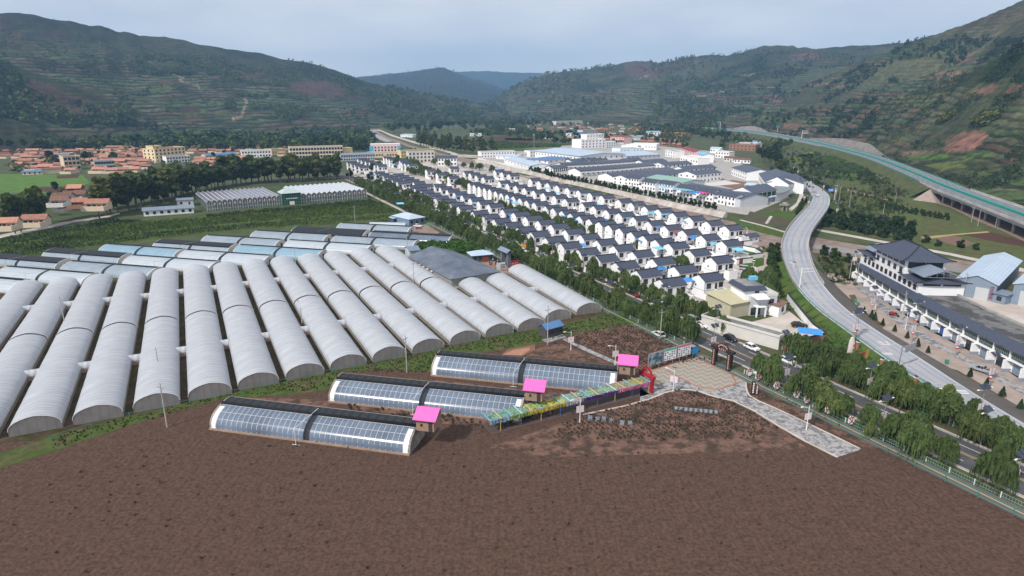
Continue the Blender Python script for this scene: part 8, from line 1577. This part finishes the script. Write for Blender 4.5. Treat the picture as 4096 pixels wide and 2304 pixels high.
car('white',G(2635,1345,.05),far,'white car half hidden among willows on the far lane by the big soil bed'); car('silver van',G(2760,1405,.05),far,'silver car parked among willows behind the billboards'); car('white',G(3050,1510,.05),far,'white car glimpsed through the willows beside the slogan boards')
car('black',G(3195,1308,.06),R(175),'black estate car parked in the villa yard'); car('silver van',G(2978,1080,.05),R(150),'pale grey van parked by the last white houses'); car('white',G(1672,908,.05),R(165),'white small car in the yard beside the pyramid roofed shed'); car('white',G(3268,783,4.0),R(75),'white car driving over the top of the curved road'); car('white',G(2895,718,.07),R(10),'white car alone in the parking yard of the tall white block'); car('silver pickup',G(3925,1487,.8),R(-60),'silver pickup with brown load bed parked before the shop row'); car('white',G(2092,1008,.06),near,'white car among willows near the village gate'); car('black',G(2740,625,.08),R(-30),'dark car on the old town road by the shops')
t=thing('parked_tricycle','red cargo tricycle parked on the pavement before the shop row','tricycle',G(3572,1262,.8),R(-60)); MB().hexa([(-1,-.6,.5),(.6,-.6,.5),(.6,.6,.5),(-1,.6,.5)],[(-1.1,-.65,1.05),(.65,-.65,1.05),(.65,.65,1.05),(-1.1,.65,1.05)]).build('load_bed',mat('red tricycle paint',(.30,.03,.03),.5,.1),t); MB().tube((.9,0,.5),(1.5,0,1.0),.12,.1,6).box(.7,-.3,.8,1.1,.3,.95).build('front_frame',BlackM,t)
for x,y in ((-.6,-.65),(-.6,.65),(1.6,0)): put('wheel',MB().tube((0,-.06,0),(0,.06,0),.32,None,12).mesh('wheel',Tyre),t,(x,y,.32))
t=copy_tree(t,G(1672,916),R(10)); tag(t,'red cargo tricycle parked in front of the white small car by the shed','tricycle')
t=copy_tree(t,rd(-52,6.2),near); tag(t,'cargo tricycle with a white load standing at the kerb before the silver van','tricycle')
t=thing('digger','yellow digger half hidden behind willows near the village gate','digger',G(2098,998)); MB().box(-1.5,-.9,.3,1.5,.9,.9).build('tracks',BlackM,t); yl=mat('digger yellow',(.62,.33,.03),.5,.08); MB().box(-1.2,-.8,.95,1.0,.8,2.5).build('cab',yl,t); MB().tube((.9,0,1.8),(2.6,0,3.6),.22,.18,6).tube((2.6,0,3.6),(3.6,0,1.6),.18,.14,6).build('boom',yl,t)
for k,(x,y) in enumerate(((3420,1210),(3432,1222),(3786,1455))):
    t=thing('litter_bin','green litter bin on the pavement before the shops, %s from the left'%word(k+1),'bin',G(x,y,.8),0,'green bins'); MB().box(-.35,-.3,.08,.35,.3,1.0).build('body',GreenM,t); MB().hexa([(-.4,-.36,1.0),(.4,-.36,1.0),(.4,.34,1.06),(-.4,.34,1.06)],[(-.4,-.3,1.12),(.4,-.3,1.12),(.4,.3,1.16),(-.4,.3,1.16)]).build('lid',GreenM,t)
b=MB(); t=thing('entrance_trellis','pale green tunnel trellis at the roadside entrance by the pyramid roofed shed','trellis',G(1722,922),R(60))
for y in (0,1.2,2.4):
    pr=[(-1.8,0),(-1.8,2.2)]+[(1.8*math.cos(math.pi*(1-i/8)),2.2+1.8*math.sin(math.pi*(1-i/8))) for i in range(1,8)]+[(1.8,2.2),(1.8,0)]
    for a,c in zip(pr,pr[1:]): b.tube((a[0],y,a[1]),(c[0],y,c[1]),.05,None,5)
for x,z in pr[1:-1]: b.tube((x,0,z),(x,2.4,z),.04,None,4)
b.build('frame',mat('light green metal',(.22,.42,.24),.5,.05),t)
# ---------------------------------------------------------------- people (each a skinned figure)
Skin=mat('skin',(.42,.25,.17),.6,.05); Hair=mat('black hair',(.012,.011,.01),.7,.1)
def person_proto(walk):
    js={'pel':(0,0,.92,.15),'che':(0,.0,1.30,.17),'nec':(0,.0,1.48,.07),'hed':(0,-.02,1.62,.10),'top':(0,-.01,1.72,.075)}
    E=[('pel','che'),('che','nec'),('nec','hed'),('hed','top')]
    for s,n in ((-1,'l'),(1,'r')):
        st=walk*s*.22
        js.update({n+'sh':(s*.19,0,1.40,.075),n+'el':(s*.25,.02+st*.5,1.14,.052),n+'wr':(s*.25,-.06-st*.5,.90,.042),n+'ha':(s*.25,-.09-st*.5,.80,.045),n+'hi':(s*.09,0,.86,.10),n+'kn':(s*.10,-st*.9-.02,.48,.065),n+'an':(s*.10,st*.0-st*1.3+.03,.10,.05),n+'to':(s*.11,-st*1.3-.15,.04,.04)})
        E+=[('che',n+'sh'),(n+'sh',n+'el'),(n+'el',n+'wr'),(n+'wr',n+'ha'),('pel',n+'hi'),(n+'hi',n+'kn'),(n+'kn',n+'an'),(n+'an',n+'to')]
    K=list(js); me=bpy.data.meshes.new('body'); me.from_pydata([js[k][:3] for k in K],[(K.index(a),K.index(c)) for a,c in E],[]); o=bpy.data.objects.new('body',me); COL.objects.link(o)
    md=o.modifiers.new('skin','SKIN'); 
    for i,k in enumerate(K): v=me.skin_vertices[0].data[i]; v.radius=(js[k][3],js[k][3]*.85); v.use_root=(k=='pel')
    o.modifiers.new('sub','SUBSURF').levels=1; dg=bpy.context.evaluated_depsgraph_get(); m2=bpy.data.meshes.new_from_object(o.evaluated_get(dg)); bpy.data.objects.remove(o); return m2
PB=[person_proto(0),person_proto(1.)]
def dress(me,top,leg):
    m=me.copy(); m.materials.clear(); 
    for x in (top,leg,Skin): m.materials.append(x)
    idx=[]
    for p in m.polygons:
        c=p.center; idx.append(2 if c.z>1.47 or (abs(c.x)>.2 and c.z<.92) else (0 if c.z>.88 else 1))
    m.polygons.foreach_set('material_index',idx); m.polygons.foreach_set('use_smooth',[True]*len(idx)); return m
hairm=MB(); hairm.loft([[(r*math.cos(a),-.0+r*.95*math.sin(a)+.02,z) for a in [2*math.pi*i/10 for i in range(10)]] for z,r in ((1.60,.108),(1.68,.112),(1.74,.09),(1.78,.04))],closed=True,caps=True); hairme=hairm.mesh('hair',Hair,True)
dkc=mat('black clothes',(.02,.02,.024),.85,.1); nv=mat('navy clothes',(.03,.04,.08),.85,.1); wh=mat('pale shirt',(.55,.55,.56),.85,.08); rdj=mat('red jacket',(.35,.05,.05),.85,.1)
DR=[dress(PB[0],dkc,dkc),dress(PB[1],dkc,nv),dress(PB[0],wh,dkc),dress(PB[1],nv,dkc),dress(PB[1],rdj,dkc)]; DL=['black clothes','black coat and navy trousers','pale shirt and dark trousers','navy coat and dark trousers','red jacket and dark trousers']
def person(i,p,rz,label):
    t=thing('person',label,'person',p,rz,'people in the paved yard' if 'yard' in label else None); put('body',DR[i],t); put('hair',hairme,t); return t
PP=[(480,385,0),(500,425,1),(525,400,0),(545,330,2),(592,410,0),(615,375,0),(640,405,1),(633,350,2),(665,385,0),(690,382,3),(582,458,0),(603,460,2),(772,340,0),(756,392,0),(840,555,1),(387,135,0),(655,352,3),(705,365,0),(600,360,1),(625,395,2)]
for i,(x,y,k) in enumerate(PP): person(k if k!=1 or i%2 else 1,G(1860+x/4.853,980+y/4.853,.04),rnd.uniform(0,6.3),'person in %s in the yard crowd, %s from the left'%(DL[k],word(1+sum(1 for q in PP if q[0]<x))))
for x,y,z,k,lab in ((3033,1093,.05,0,'person in black clothes walking on the lane by the last white houses'),(1474,727,.08,0,'person in black clothes on the far end of the willow road'),(1484,733,.08,3,'person in navy coat on the far end of the willow road'),(3634,1248,.8,4,'person in red jacket at a doorway of the shop row'),(1838,760+60,.05,2,'person in pale shirt near the willow road verge'),(3543,1210,.8,0,'person in black clothes crouching close to the shop row piers')): person(k,G(x,y,z),rnd.uniform(0,6),lab)
t=thing('motorcycle','dark motorcycle with rider at the outer edge of the road bend','motorcycle',G(3290,764,3.),R(80)); MB().tube((-.6,0,.6),(.6,0,.7),.16,.12,6).tube((.6,0,.7),(.75,0,1.05),.05,None,5).build('frame',dkc,t); put('rider',dress(PB[0],dkc,dkc),t,(0,0,.05))
for x in (-.65,.65): put('wheel',MB().tube((0,-.05,0),(0,.05,0),.3,None,12).mesh('wheel',Tyre),t,(x,0,.3))
# ---------------------------------------------------------------- far masts
for lbl,(x,y,h) in (('slim lattice phone mast above the valley woods',(2292,470,40)),('lattice phone mast at the field edge by the store row',(2135,592,20)),('white tall sign mast by the far toll station',(2426,455,60))):
    t=thing('mast',lbl,'mast',G(x,y)); b=MB()
    for i in range(3): a=i*2.09; b.tube((1.2*math.cos(a),1.2*math.sin(a),0),(.25*math.cos(a),.25*math.sin(a),h),.14,.1,4)
    for j in range(10): z=h*j/10; r=1.2-.95*j/10; b.tube((r,0,z),(-r*.5,r*.87,z+h/10),.07,None,3)
    b.build('lattice',Steel if 'white' not in lbl else WhiteM,t); MB().box(-.5,-.5,h*.9,.5,.5,h*.97).build('antenna',WhiteM,t)
# ---------------------------------------------------------------- the air: one box of thin even haze
def haze_box():
    b=MB(); b.box(-9000,-700,-1.,9000,10300,760.); 
    m=bpy.data.materials.new('haze'); m.use_nodes=True; N=m.node_tree; N.nodes.remove(N.nodes['Principled BSDF'])
    v=N.nodes.new('ShaderNodeVolumePrincipled'); v.inputs['Color'].default_value=(.34,.63,1.,1); v.inputs['Density'].default_value=HAZE; v.inputs['Anisotropy'].default_value=0.
    N.links.new(v.outputs[0],N.nodes['Material Output'].inputs['Volume']); kind(b.build('haze',m),'stuff')
HAZE=1.18e-4
haze_box()
